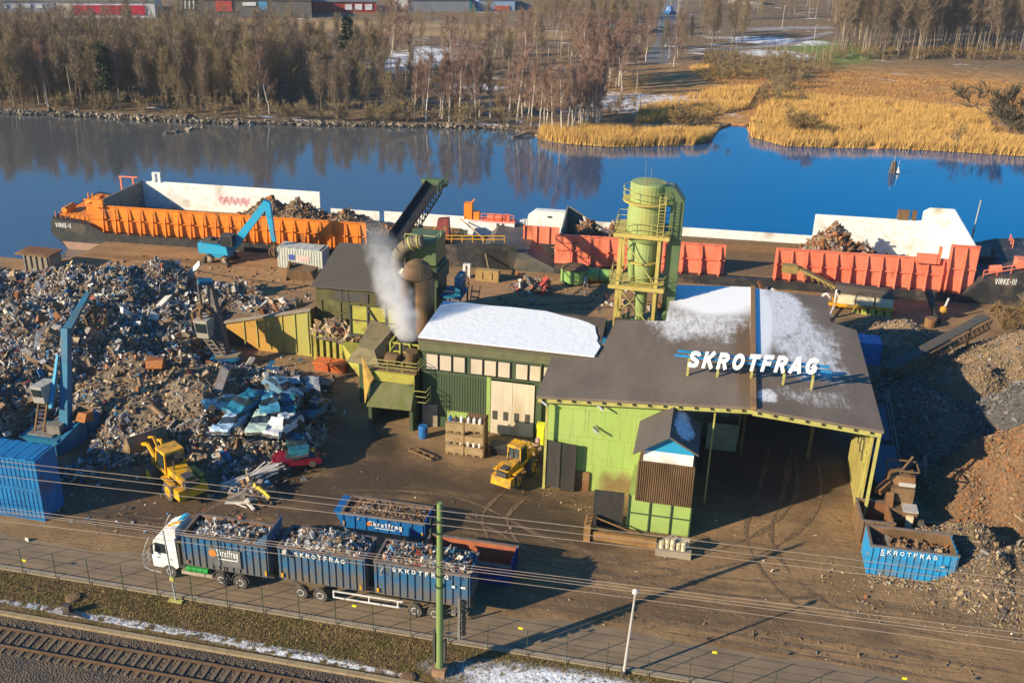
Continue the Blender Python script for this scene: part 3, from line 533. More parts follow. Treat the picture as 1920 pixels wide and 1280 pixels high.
# ---- workshop
Wk = Thing('workshop', 'flat-roofed dark green workshop with a snow-covered roof, a row of frosted windows and beige doors', 'industrial building', (-17, 79.5, 0))
q = MB(); q.box(-23.7, -11.3, 79.5, 87.3, 0, 7.9); Wk.part('wall', q, 'darkgreen')
q = MB(); q.box(-23.95, -8.3, 79.2, 79.49, 7.45, 8.45); Wk.part('fascia', q, 'fascia')
q = MB(); q.hexa([(-24, 79.15, 8.35), (-8.3, 79.15, 8.35), (-8.6, 87.6, 8.55), (-24, 87.6, 8.55), (-24, 79.15, 8.6), (-8.3, 79.15, 8.6), (-8.6, 87.6, 8.8), (-24, 87.6, 8.8)]); Wk.part('roof', q, 'shoproof')
edge = [at(x, y, 8.72)[:2] for x, y in ((1000, 581), (1024, 586), (1052, 594), (1080, 600), (1102, 607), (1116, 614), (1117, 624), (1121, 634), (1119, 640), (1126, 650))]
SP = [(-23.98, 79.2), (-23.98, 87.5), (-22, 87.56), (-19.5, 87.4), (-17.5, 87.56)]+[(float(a), float(min(b, 87.5))) for a, b in edge]+[(-8.6, 79.18)]
q = MB(); q.prism([(x, y, 8.61+(y-79.2)*.024) for x, y in SP], (0, 0, .1)); Wk.part('snow_cover', q, 'snow')
q = MB(); q.box(-23.75, -11.3, 79.34, 79.49, 5.25, 5.55); q.box(-23.75, -11.3, 79.36, 79.49, 7.2, 7.4); Wk.part('window_band', q, 'darkgreen')
for i in range(9):
    x = -23.35+(i//3)*4.0+(i % 3)*1.22; w = MB(); w.box(x, x+1.14, 79.4, 79.49, 5.6, 7.15); wo = Wk.part('window', w, 'black'); w = MB(); w.box(x+.06, x+1.06, 79.36, 79.395, 5.68, 7.08); Wk.part('pane', w, 'pane', parent=wo)
q = MB(); q.box(-23.7, -22.3, 79.3, 79.49, 0, 2.2); Wk.part('rusty_plinth', q, 'concrete')
q = MB(); q.box(-21.4, -17.55, 79.36, 79.49, .2, 1.75); q.box(-17.85, -17.5, 79.33, 79.48, .2, 5.55); Wk.part('lime_plinth', q, 'lightgreen')
for x0 in (-17.45, -15.5):
    w = MB(); w.box(x0, x0+1.92, 79.34, 79.48, .1, 5.4); wo = Wk.part('door_leaf', w, 'door')
    for k in (.18, 1.15): w = MB(); w.box(x0+k, x0+k+.42, 79.3, 79.335, 1.5, 2.35); Wk.part('vent_window', w, 'darkgrey', parent=wo)
q = MB(); q.box(-13.4, -12.9, 79.2, 79.5, .3, 5.3); Wk.part('jamb', q, 'darkgreen')
# roof steps up to the plant: grey tank behind
q = MB(); q.corr((-23.6, 79.47), (-17.9, 79.47), 1.76, 5.24, 24, .04, (0, -1)); Wk.part('cladding_sheet', q, 'darkgreen')
q = MB(); q.box(-24, -8.4, 79.02, 79.14, 8.3, 8.42); q.cyl((-13.1, 79.25, 0), (-13.1, 79.25, 8.3), .06, n=6); Wk.part('gutter', q, 'fascia')
# ---- cyclone tower
C_ = Thing('cyclone_tower', 'tall pale green cyclone tower in a yellow steel frame with a dark green duct', 'dust cyclone tower', (-6, 94, 0))
cx, cy = -6.2, 94.0
q = MB(); q.lathe((cx, cy, 0), [(1.6, 14.6), (1.78, 15.0), (1.78, 17.4), (1.7, 17.45), (1.7, 19.9), (1.6, 20.05), (.2, 20.2)], 28); C_.part('upper_drum', q, 'tower', smooth=False)
q = MB(); q.lathe((cx+.1, cy, 0), [(.55, 7.2), (.62, 9.6), (1.0, 11.6), (1.15, 13.2), (1.15, 15.2)], 22); C_.part('cone', q, 'tower'); q = MB(); q.lathe((cx+1.2, cy+.9, 0), [(.3, 9.2), (.45, 11.0), (.5, 15)], 12); C_.part('side_cone', q, 'tower')
q = MB(); q.lathe((cx-1.0, cy+.3, 0), [(.2, 10.2), (.55, 12.5), (.6, 15.2)], 14); C_.part('dust_hopper', q, 'tower'); q = MB(); q.cyl((cx+.1, cy, 6.5), (cx+.1, cy, 7.2), .45, n=14); C_.part('discharge_valve', q, 'tower')
q = MB()
for dx in (-2.1, 1.5):
    for dy in (-1.6, 1.9): q.box(cx+dx-.16, cx+dx+.16, cy+dy-.16, cy+dy+.16, 0, 15.4)
C_.part('leg_frame', q, 'towersteel')
q = MB(); f = lambda a, b: q.bar(a, b, .1)
for z0, z1 in ((6.2, 10.1), (10.6, 15.1)):
    f((cx-2.0, cy-1.62, z1), (cx+1.45, cy-1.62, z0)); f((cx-2.1, cy+1.9, z0), (cx+1.5, cy+1.9, z1)); f((cx+1.5, cy-1.6, z0), (cx+1.5, cy+1.9, z1)); f((cx-2.1, cy-1.6, z1), (cx-2.1, cy+1.9, z0))
C_.part('cross_brace', q, 'lime')
def platform(z, x0, x1, y0, y1):
    q = MB(); q.box(x0, x1, y0, y1, z, z+.07); q.box(x0, x1, y0-.05, y0-.01, z-.25, z+.12); q.box(x0, x1, y1+.01, y1+.05, z-.25, z+.12); q.box(x0-.05, x0-.01, y0, y1, z-.25, z+.12); q.box(x1+.01, x1+.05, y0, y1, z-.25, z+.12)
    o = C_.part('platform', q, 'towersteel'); q = MB(); q.rail([(x0, y0, z+.07), (x1, y0, z+.07), (x1, y1, z+.07), (x0, y1, z+.07), (x0, y0, z+.07)], 1.1, .035); C_.part('railing', q, 'lime', parent=o)
platform(10.3, cx-2.9, cx+2.3, cy-2.0, cy+2.3); platform(15.4, cx-2.7, cx+2.4, cy-2.0, cy+2.3)
q = MB(); q.lathe((cx, cy, 0), [(1.1, 12.4), (1.5, 12.4), (1.5, 12.5), (1.1, 12.5)], 20); C_.part('ring', q, 'towersteel')
q = MB(); a = [(cx+2.3*math.cos(t), cy+2.3*math.sin(t), 18.4) for t in np.linspace(PI*.75, PI*2.15, 22)]
for i in range(21):
    b1 = [(cx+1.74*math.cos(t), cy+1.74*math.sin(t), 18.4) for t in np.linspace(PI*.75, PI*2.15, 22)]
    q.hexa([(p[0], p[1], p[2]-.12) for p in (a[i], a[i+1], b1[i+1], b1[i])]+[a[i], a[i+1], b1[i+1], b1[i]])
o = C_.part('ring_platform', q, 'towersteel'); q = MB()
for h in (.55, 1.1): q.tube([(p[0], p[1], p[2]+h) for p in a], .035, 4)
for p in a[::3]: q.cyl(p, (p[0], p[1], p[2]+1.1), .035, n=4)
C_.part('ring_railing', q, 'lime', parent=o)
q = MB(); q.box(cx+1.2, cx+1.28, cy-2.15, cy-2.07, 15.5, 19.4); q.box(cx+1.75, cx+1.83, cy-2.15, cy-2.07, 15.5, 19.4)
for i in range(13): q.box(cx+1.28, cx+1.75, cy-2.13, cy-2.09, 15.6+i*.3, 15.64+i*.3)
C_.part('ladder', q, 'lime')
q = MB(); q.box(cx+2.2, cx+3.4, cy-.9, cy+.9, 7.2, 18.6); q.prism([(cx+2.2, cy-.9, 18.6), (cx+3.4, cy-.9, 18.6), (cx+2.5, cy-.9, 19.8), (cx+2.2, cy-.9, 19.9)], (0, 1.8, 0)); q.box(cx+1.0, cx+2.2, cy-.9, cy+.9, 18.1, 19.9); q.cyl((cx+2.75, cy-.95, 7.6), (cx+2.75, cy-1.4, 7.4), .45, n=12)
C_.part('downcomer_duct', q, 'ductgreen')
q = MB(); q.rail([(cx-.2, cy-1.2, 20.05), (cx+1.2, cy-.9, 20.0), (cx+2.3, cy-.85, 19.9)], .35, .03, 1); q.cyl((cx-.4, cy, 20), (cx-.4, cy, 21.9), .025, n=4); q.cyl((cx+.1, cy+.3, 20), (cx+.1, cy+.3, 21.2), .025, n=4); C_.part('roof_rail', q, 'grey')
q = MB()
for i in range(8): x = cx-1.8+i*.42; q.cyl((x, cy-1.2+.3*(i % 3), 5.9), (x+.05, cy-1.2+.3*(i % 3), 6.8+.25*(i % 3)), .17, n=8)
q.box(cx-1.8, cx+1.4, cy-1.2, cy+.2, 5.5, 5.95); q.box(cx-1.6, cx-1.3, cy-.6, cy-.3, 0, 5.5); q.box(cx+.9, cx+1.2, cy-.6, cy-.3, 0, 5.5); C_.part('fan_unit', q, 'tower')
# ---- low green air duct by the quay
D = Thing('fan_housing', 'fresh green drum-shaped fan housing with brown lid and short ribbed pipe', 'fan housing', (-16, 119.0, 0))
q = MB(); q.lathe((-16.1, 119.3, 0), [(1.65, .25), (1.65, 1.9)], 24); D.part('drum', q, 'fresh')
q = MB(); q.lathe((-16.1, 119.3, 0), [(1.7, 1.9), (1.7, 1.98), (.1, 2.05)], 24); D.part('lid', q, 'hold')
q = MB(); q.cyl((-14.5, 119.6, 1.15), (-10.0, 120.0, 1.0), .78, n=18); D.part('pipe', q, 'fresh')
for x in (-13.0, -11.6, -10.2): q = MB(); q.cyl((x-.06, 119.72, 1.1), (x+.06, 119.73, 1.1), .84, n=18); D.part('pipe_ring', q, 'ductgreen')
q = MB(); q.box(-12.8, -10, 119.1, 120.9, 0, .22); D.part('cradle', q, 'towersteel')
# ---- shredder plant
P = Thing('shredder_house', 'olive clad shredder house with a sloping dark roof and a yellow-green gangway screen', 'industrial building', (-34, 92, 0))
q = MB(); q.hexa([(-38.6, 92, 0), (-28.8, 92, 0), (-28.8, 99.5, 0), (-38.6, 99.5, 0), (-38.6, 92, 7.1), (-28.8, 92, 7.4), (-28.8, 99.5, 9.2), (-38.6, 99.5, 8.9)]); P.part('wall', q, 'olive')
q = MB(); q.hexa([(-38.9, 91.6, 7.12), (-28.5, 91.6, 7.42), (-28.5, 99.9, 9.35), (-38.9, 99.9, 9.0), (-38.9, 91.6, 7.3), (-28.5, 91.6, 7.6), (-28.5, 99.9, 9.55), (-38.9, 99.9, 9.2)]); P.part('roof', q, 'roof')
q = MB()
for x, w, h in ((-36.6, .9, 1.0), (-35.2, .15, 1.1), (-32.2, .5, 1.0), (-31.3, .25, 1.2), (-30.5, .3, 1.1), (-29.8, .3, 1.2)): q.box(x, x+w, 91.86, 91.99, 6.9-h, 6.95)
q.bar((-32.2, 91.9, 5.7), (-31.0, 91.9, 6.9), .2); q.box(-35.9, -33.0, 91.9, 91.99, 5.9, 6.9); P.part('wall_opening', q, 'darkgrey')
q = MB()
for x in (-38.0, -36.0, -33.9, -31.9, -29.9): q.box(x, x+.08, 91.9, 91.99, 0, 5.7)
q.box(-38.5, -28.9, 91.91, 91.99, 4.5, 4.6); P.part('cladding_seam', q, 'olive')
q = MB(); q.box(-33.7, -28.6, 88.6, 88.75, 4.0, 6.9); P.part('gangway_screen', q, 'ygreen')
q = MB()
for x in (-33.75, -31.95, -30.1, -28.65): q.box(x, x+.14, 88.46, 88.59, 3.7, 7.0)
q.bar((-31.85, 88.5, 6.8), (-30.1, 88.5, 4.1), .14); q.box(-33.7, -28.6, 88.48, 88.59, 5.4, 5.5); q.box(-33.8, -28.5, 88.4, 92, 3.75, 3.99); P.part('screen_frame', q, 'darkgrey')
q = MB(); q.box(-33.4, -28.8, 89.0, 91.8, 0, 3.7); P.part('dark_base', q, 'hull')
# hopper tower with corrugated yellow columns
K = Thing('feed_hopper', 'yellow-green ribbed feed hopper box heaped with scrap beside the olive shredder house', 'hopper', (-36, 89.5, 0))
q = MB(); q.box(-37.8, -34.2, 89.1, 91.6, .3, 3.2); K.part('body', q, 'darkgreen')
q = MB()
for i in range(6): x = -37.8+i*.68; q.box(x, x+.34, 88.8, 89.09, .3, 3.35)
for i in range(3): q.box(-33.9+i*.75, -33.5+i*.75, 88.2, 88.5, -.0, 3.0-.35*i)
K.part('rib', q, 'ygreen')
q = MB(); q.hexa([(-34.1, 87.3, 2.0), (-32.0, 86.2, .4), (-32.0, 89.0, .4), (-34.1, 89.0, 2.0), (-34.1, 87.3, 3.3), (-32.0, 86.2, 1.6), (-32.0, 89.0, 3.3), (-34.1, 89.0, 3.3)]); K.part('chute', q, 'ygreen')
# orange skips under the hopper
for i, lb in enumerate(('orange-red scrap skip nearest the left under the yellow-green hopper', 'orange-red scrap skip beside the pale post under the yellow-green hopper')):
    x = -37.3+i*1.7; q = MB(); q.hexa([(x+.15, 87.5, 0), (x+1.45, 87.5, 0), (x+1.45, 88.6, 0), (x+.15, 88.6, 0), (x, 87.2, 1.0), (x+1.6, 87.2, 1.0), (x+1.6, 88.7, 1.0), (x, 88.7, 1.0)]); q.box(x-.05, x+1.65, 87.1, 87.2, .9, 1.05)
    single('scrap_skip', q, 'orangeskip', lb, 'skip', (x+.8, 88, 0), group='orange skips under the hopper')
q = MB(); q.hexa([(-35.3, 83.0, 0), (-34.0, 83.0, 0), (-34.0, 84.0, 0), (-35.3, 84.0, 0), (-35.5, 82.8, 1.0), (-33.8, 82.8, 1.0), (-33.8, 84.2, 1.0), (-35.5, 84.2, 1.0)]); q.box(-35.55, -33.75, 82.7, 82.79, .85, 1.05)
single('scrap_skip', q, 'blue', 'small blue skip standing in shade in front of the orange skips', 'skip', (-34.6, 83.5, 0))
# ramp wall
M, n, L, b, pos = nodes_for('yellow_retaining_wall', .7); sx = n.new('ShaderNodeSeparateXYZ'); L.new(pos, sx.inputs[0])
t = nz(n, L, pos, .8, 7, (1, 1, .4)); c = mixc(n, L, ramp(n, L, mth(n, L, 'ADD', sx.outputs[0], mth(n, L, 'MULTIPLY', t, 3)), -43, -37.5), (0.5, 0.27, 0.06), (0.38, 0.36, 0.1)); c = mixc(n, L, ramp(n, L, t, .52, .75), c, (0.26, 0.13, 0.04)); L.new(c, b.inputs['Base Color'])
Rw = Thing('ramp_wall', 'yellow to rust-orange sloping steel retaining wall in front of the quayside yard', 'retaining wall', (-43, 90.5, 0))
q = MB(); q.prism([(-48.0, 90.5, 2.2), (-47.9, 90.5, 2.6), (-38.7, 90.5, 5.0), (-38.7, 90.5, 0), (-44.5, 90.5, 0)], (0, .35, 0)); Rw.part('wall', q, M)
q = MB(); q.prism([(-48.2, 90.3, 2.6), (-38.6, 90.3, 5.05), (-38.6, 90.3, 5.2), (-48.2, 90.3, 2.75)], (0, .7, 0)); Rw.part('coping', q, 'concrete')
q = MB(); q.prism([(-48.2, 91.0, 0), (-48.2, 91.0, 2.55), (-38.7, 91.0, 4.95), (-38.7, 91.0, 0)], (0, 7, 0)); Rw.part('ramp_fill', q, 'hold')
q = MB()
for i in range(6): x = -46+i*1.4; q.box(x, x+.1, 90.4, 90.49, max(0, .3-.0*i), 2.9+(x+48)*.22)
Rw.part('stiffener', q, 'lime')
# drum, elbow pipe, green fan house
Dd = Thing('dust_drum', 'tall brown dusty cylindrical drum with a domed cap beside the snowy workshop roof', 'drum', (-25.7, 86.2, 0))
q = MB(); q.lathe((-25.6, 86.2, 0), [(1.08, 0), (1.08, 11.6)], 26); Dd.part('shell', q, 'brownrust', smooth=False)
q = MB(); q.lathe((-26.1, 86.2, 0), [(1.05, 11.3), (1.4, 11.6), (1.4, 12.0), (1.1, 12.7), (.5, 13.1), (.1, 13.15)], 24); Dd.part('domed_cap', q, 'brownrust')
q = MB(); q.cyl((-26.9, 85.1, 11.6), (-26.9, 85.1, 0), .5, n=14); Dd.part('side_pipe', q, 'brownrust')
Fh = Thing('fan_house', 'stacked dark green fan boxes with a big grey elbow pipe beside the brown drum', 'machine housing', (-26.5, 90, 0))
q = MB(); q.box(-28.2, -25.2, 89.2, 92.6, 11.6, 14.0); Fh.part('upper_box', q, 'ductgreen')
q = MB(); q.box(-27.9, -25.1, 89.0, 92.8, 0, 11.3); q.box(-27.0, -24.9, 88.8, 92.9, 9.6, 11.0); Fh.part('lower_box', q, 'darkgreen')
q = MB(); q.rail([(-28.2, 89.2, 14.0), (-25.2, 89.2, 14.0), (-25.2, 92.6, 14.0)], .5, .04, 1); Fh.part('top_rail', q, 'lime')
q = MB(); pts = [tuple(float(v) for v in atY(x, y, 88.4)) for x, y in ((792, 452), (778, 454), (764, 459), (753, 468), (746, 481), (744, 496), (748, 512), (754, 530))]+[(-28.3, 88.2, 6.0), (-28.3, 88.2, 0)]; q.tube(pts, .62, 16); Fh.part('elbow_pipe', q, mat('dusty_pipe', (0.17, 0.14, 0.1), .8, c2=(0.11, 0.085, 0.06)))
q = MB()
for k in (0, 1): a, b_ = Vector(pts[k]), Vector(pts[k+1]); q.cyl(a.lerp(b_, .4), a.lerp(b_, .55), .7, n=16)
Fh.part('pipe_flange', q, 'lime')
q = MB(); q.cyl((-27.6, 88.3, 10.6), (-28.2, 87.8, 11.3), .5, .3, 12); q.cyl((-27.0, 88.5, 10.9), (-27.0, 88.2, 11.7), .22, n=8); q.box(-26.2, -25.7, 88.3, 88.8, 10.4, 11.3); Fh.part('valve', q, 'shine')
q = MB(); q.box(-24.9, -22.8, 89.5, 92.5, 8.3, 8.5); q.box(-23.6, -23.0, 90, 92, 8.5, 10.3); Fh.part('blue_cabinet_platform', q, 'cyan')
q = MB()
for x in (-24.7, -22.9):
    for y in (89.6, 92.4): q.cyl((x, y, 0), (x, y, 8.3), .09, n=6)
q.rail([(-24.9, 89.5, 8.5), (-22.8, 89.5, 8.5), (-22.8, 92.5, 8.5)], 1.1, .04)
for i in range(14): z = 1+i*.52; q.box(-22.7, -21.9, 89.6+i*.28, 89.9+i*.28, z, z+.05)
q.bar((-22.7, 89.4, .5), (-22.7, 93.6, 8.3), .08); q.bar((-21.9, 89.4, .5), (-21.9, 93.6, 8.3), .08); Fh.part('stair_tower', q, 'darkgrey')
# conveyor
Cv = Thing('loading_conveyor', 'dark covered loading conveyor rising from the shredder house towards the orange barge', 'conveyor', (-32, 98, 0))
a = Vector((-32.2, 97.0, 10.2)); b_ = Vector((-31.9, 112.2, 12.9))
q = MB(); q.bar(a+Vector((-.85, 0, .3)), b_+Vector((-.85, 0, .3)), .1, .55); q.bar(a+Vector((.85, 0, .3)), b_+Vector((.85, 0, .3)), .1, .55); Cv.part('side_cover', q, 'hull')
q = MB(); q.bar(a, b_, 1.55, .14); Cv.part('belt', q, 'black')
q = MB()
for s in (-.85, .85):
    lo0, lo1 = a+Vector((s, 0, -1.2)), b_+Vector((s, 0, -1.0)); q.bar(lo0, lo1, .12)
    for i in range(15): p = a.lerp(b_, i/15)+Vector((s, 0, 0)); r_ = lo0.lerp(lo1, (i+1)/15); q.bar(p, r_, .08); q.bar(r_, a.lerp(b_, (i+1)/15)+Vector((s, 0, 0)), .08)
Cv.part('truss', q, 'darkgreen')
q = MB(); q.box(-33.0, -30.9, 111.9, 112.9, 12.3, 13.5); q.cyl((-33.4, 112.6, 13), (-30.4, 112.6, 13), .4, n=12); q.rail([(-30.6, 109, 12.5), (-30.5, 113, 13.2)], 1.0, .04); Cv.part('head_drum', q, 'ductgreen')
q = MB(); q.bar((-33, 104.5, 0), (-32.9, 104.5, 10.4), .25); q.bar((-31, 104.5, 0), (-31.1, 104.5, 10.4), .25); q.bar((-33, 104.5, 1), (-31, 104.5, 6), .12); Cv.part('trestle', q, 'darkgrey')
# infeed platform in front
Pf = Thing('conveyor_platform', 'green and yellow railed platform over a dark bay left of the workshop', 'platform', (-26.3, 78, 0))
q = MB(); q.box(-28.3, -28.0, 78, 83, 0, 4.7); q.box(-24.5, -24.2, 78, 83.5, 0, 4.6); q.box(-28, -24.5, 82.7, 83, 0, 4.6); q.box(-28.0, -24.5, 78.3, 82.6, 2.5, 2.7); Pf.part('bay_wall', q, 'darkgreen')
q = MB(); q.hexa([(-28.2, 77.2, 2.35), (-24.1, 77.2, 2.45), (-24.1, 77.4, 2.45), (-28.2, 77.4, 2.35), (-27.9, 78.1, 4.4), (-24.0, 78.1, 4.6), (-24.0, 78.3, 4.6), (-27.9, 78.3, 4.4)]); Pf.part('front_plate', q, mat('mossy_plate', (0.17, 0.145, 0.085), .85, c2=(0.1, 0.12, 0.03), scale=.7, amt=.9))
q = MB(); q.box(-27.9, -24.0, 78.0, 78.15, 4.6, 5.5); Pf.part('upper_plate', q, 'ygreen')
q = MB(); q.poly([(-28.7, 77.9, 6.9), (-27.55, 77.6, 5.0), (-27.9, 77.35, 4.4), (-28.3, 77.2, 2.6)]); q.poly([(-28.74, 77.97, 6.9), (-28.34, 77.27, 2.6), (-27.94, 77.42, 4.4), (-27.59, 77.67, 5.0)]); Pf.part('side_wing', q, mat('ochre_wing', (0.45, 0.27, 0.05), .6, c2=(0.3, 0.17, 0.05), scale=2))
q = MB(); q.box(-28.2, -23.9, 78.2, 82.5, 5.4, 5.55); Pf.part('deck', q, 'hold')
q = MB(); q.rail([(-27.9, 78.2, 5.55), (-23.8, 78.2, 5.55), (-23.8, 82.5, 5.55)], 1.0, .035, 3); q.rail([(-24.0, 77.9, 2.5), (-22.9, 77.9, 2.5), (-22.9, 79.2, 2.5)], 1.6, .035, 3); Pf.part('railing', q, 'lime')
q = MB(); q.cyl((-27.0, 79.6, 6.2), (-25.9, 79.4, 6.1), .55, n=14); q.cyl((-24.8, 79.5, 5.5), (-24.6, 79.3, 7.2), .4, .55, 10); q.bar((-26.0, 79.2, 5.6), (-24.4, 79.6, 6.6), .25); q.box(-25.6, -24.9, 79.8, 80.6, 5.55, 6.5); Pf.part('drive_motor', q, 'brownrust')
q = MB(); q.hexa([(-30.8, 79.5, 5.3), (-27.5, 79, 5.5), (-27.5, 84.5, 5.5), (-30.8, 86.5, 5.3), (-30.2, 81.0, 6.3), (-28.3, 80, 6.5), (-27.9, 84.5, 6.9), (-30.8, 86.5, 6.6)]); Pf.part('chute_cover', q, mat('dusty_olive_plate', (0.2, 0.16, 0.085), .85, c2=(0.12, 0.1, 0.05)))
q = MB(); q.box(-30.6, -28.5, 82.2, 86.4, 0, 5.2); Pf.part('chute_base', q, 'darkgreen')
q = MB()
for z in (4.7, 5.6, 6.5, 7.3): q.box(-26.9, -24.2, 80.2, 80.3, z, z+.13); q.box(-26.95, -26.82, 80.31, 82.9, z, z+.13)
for x in (-26.9, -26.0, -25.1, -24.3): q.box(x, x+.12, 80.05, 80.19, 4.2, 7.5)
Pf.part('cage', q, 'ygreen')
q = MB(); q.lathe((-25.6, 81.7, 0), [(1.0, 4.3), (1.0, 7.3)], 18); Pf.part('stack', q, 'hull')
# steam plume: a real volume
def steam():
    pts = [((-25.6, 81.7, 7.2), .9), ((-26.0, 81.8, 8.6), 1.6), ((-26.7, 82.0, 10.2), 1.9), ((-27.4, 82.3, 12.2), 1.9), ((-28.1, 82.7, 14.2), 1.8), ((-28.8, 83.1, 16.2), 1.7), ((-29.3, 83.4, 18.0), 1.1)]
    v = []; f = []; n = 20
    for (p, r) in pts:
        for i in range(n): t = 2*PI*i/n; v.append((p[0]+r*math.cos(t), p[1]+r*math.sin(t), p[2]))
    for k in range(len(pts)-1):
        for i in range(n): f.append((k*n+i, k*n+(i+1) % n, (k+1)*n+(i+1) % n, (k+1)*n+i))
    f += [tuple(range(n-1, -1, -1)), tuple((len(pts)-1)*n+i for i in range(n))]
    M = bpy.data.materials.new('steam'); M.use_nodes = True; n_ = M.node_tree.nodes; L = M.node_tree.links
    n_.remove(n_['Principled BSDF']); pv = n_.new('ShaderNodeVolumePrincipled'); pv.inputs['Color'].default_value = (.97, .97, 1, 1); pv.inputs['Anisotropy'].default_value = .1
    g = n_.new('ShaderNodeNewGeometry'); pos = g.outputs['Position']
    wp = n_.new('ShaderNodeTexNoise'); wp.inputs['Scale'].default_value = .55; wp.inputs['Detail'].default_value = 2; L.new(pos, wp.inputs[0])
    va = n_.new('ShaderNodeVectorMath'); va.operation = 'MULTIPLY_ADD'; L.new(wp.outputs['Color'], va.inputs[0]); va.inputs[1].default_value = (1.2, 1.2, 1.2); L.new(pos, va.inputs[2])
    t = n_.new('ShaderNodeTexNoise'); t.inputs['Scale'].default_value = .75; t.inputs['Detail'].default_value = 6; t.inputs['Roughness'].default_value = .6; L.new(va.outputs[0], t.inputs[0])
    # distance from axis line (two-segment path) keeps the rim soft
    s = n_.new('ShaderNodeSeparateXYZ'); L.new(pos, s.inputs[0]); z = s.outputs[2]
    def lin(a, b_): return mth(n_, L, 'ADD', mth(n_, L, 'MULTIPLY', z, a), b_)
    kx = -.36; ky = .17
    dx = mth(n_, L, 'SUBTRACT', s.outputs[0], lin(kx, -25.6-kx*7.2)); dy = mth(n_, L, 'SUBTRACT', s.outputs[1], lin(ky, 81.5-ky*7.2))
    d = mth(n_, L, 'SQRT', mth(n_, L, 'ADD', mth(n_, L, 'POWER', dx, 2), mth(n_, L, 'POWER', dy, 2)))
    rim = ramp(n_, L, mth(n_, L, 'ADD', d, mth(n_, L, 'MULTIPLY', mth(n_, L, 'SUBTRACT', t.outputs[0], .5), -4.2)), .2, 2.0, True)
    hgt = ramp(n_, L, z, 7.0, 18.5, True); den = mth(n_, L, 'MULTIPLY', mth(n_, L, 'MULTIPLY', rim, mth(n_, L, 'POWER', hgt, .9)), 1.15)
    L.new(den, pv.inputs['Density']); L.new(pv.outputs[0], n_['Material Output'].inputs['Volume'])
    q = MB(); q.raw(v, f); single('steam_plume', q, M, 'white steam plume drifting up and left from the caged stack', 'steam', (-25.6, 81.7, 7.2))
steam()
# ================================================================ SCRAP HELPERS
SCR = [mat('scrap_pale', (0.6, 0.58, 0.56), .5, metal=.15, c2=(0.34, 0.3, 0.27), scale=2, c3=(0.26, 0.2, 0.15), s3=1.1, a3=.35), mat('scrap_grey', (0.27, 0.255, 0.24), .55, metal=.2, c2=(0.15, 0.12, 0.11), scale=2, c3=(0.19, 0.115, 0.075), s3=1.1, a3=.45),
       mat('scrap_brown', (0.25, 0.16, 0.09), .8, c2=(0.15, 0.09, 0.05), scale=2), mat('scrap_rust', (0.3, 0.12, 0.045), .85, c2=(0.17, 0.07, 0.03), scale=2),
       mat('scrap_dark', (0.09, 0.08, 0.075), .7, c2=(0.05, 0.045, 0.04), scale=2), mat('scrap_blue', (0.04, 0.18, 0.34), .5, c2=(0.03, 0.1, 0.2), scale=2),
       mat('scrap_tan', (0.46, 0.34, 0.2), .7, c2=(0.3, 0.2, 0.11), scale=2), mat('scrap_red', (0.42, 0.06, 0.04), .6, c2=(0.25, 0.05, 0.04), scale=2), mat('scrap_base', (0.2, 0.15, 0.105), .95, c2=(0.08, 0.065, 0.05), scale=3.5, bump=.8, bscale=3)]
def debris(P, size, probs, r, flat=.45, elong=.3):
    """P (N,3) centres -> quads (bent sheets, boxes and bars) and material ids"""
    N = len(P); s = size*np.exp(r.normal(0, .45, N)); A = r.normal(size=(N, 3)); A /= np.linalg.norm(A, axis=1)[:, None]
    B = r.normal(size=(N, 3)); B -= (B*A).sum(1)[:, None]*A; B /= np.linalg.norm(B, axis=1)[:, None]; Cc = np.cross(A, B)
    el = np.where(r.random(N) < elong, r.uniform(2.5, 9, N)**1.0, r.uniform(.8, 1.7, N)); la = (s*np.sqrt(el))[:, None]*A*.5; lb = (s/np.sqrt(el))[:, None]*B*.5
    th = np.where(r.random(N) < flat, .06, r.uniform(.25, .7, N)); lc = (s*th)[:, None]*Cc*.5
    v = {}
    for i in (-1, 1):
        for j in (-1, 1):
            for k in (-1, 1): v[(i, j, k)] = P+i*la*r.uniform(.6, 1.1, N)[:, None]+j*lb*r.uniform(.6, 1.1, N)[:, None]+k*lc
    F_ = [((-1, -1, 1), (1, -1, 1), (1, 1, 1), (-1, 1, 1)), ((-1, 1, -1), (1, 1, -1), (1, -1, -1), (-1, -1, -1)), ((-1, -1, -1), (1, -1, -1), (1, -1, 1), (-1, -1, 1)), ((1, 1, -1), (-1, 1, -1), (-1, 1, 1), (1, 1, 1)), ((1, -1, -1), (1, 1, -1), (1, 1, 1), (1, -1, 1)), ((-1, 1, -1), (-1, -1, -1), (-1, -1, 1), (-1, 1, 1))]
    Q = np.stack([np.stack([v[c] for c in f], 1) for f in F_], 1)      # N,6,4,3
    mi = r.choice(len(probs), N, p=np.array(probs)/sum(probs)); return Q.reshape(-1, 3), np.repeat(mi, 6)
def moundmesh(hf, x0, x1, y0, y1, step, edge=.03):
    xs = np.arange(x0, x1+step, step); ys = np.arange(y0, y1+step, step); H = np.array([[hf(x, y) for x in xs] for y in ys]); Q = []
    for j in range(len(ys)-1):
        for i in range(len(xs)-1):
            h = (H[j, i], H[j, i+1], H[j+1, i+1], H[j+1, i])
            if max(h) > edge: Q += [(xs[i], ys[j], h[0]), (xs[i+1], ys[j], h[1]), (xs[i+1], ys[j+1], h[2]), (xs[i], ys[j+1], h[3])]
    return np.array(Q)
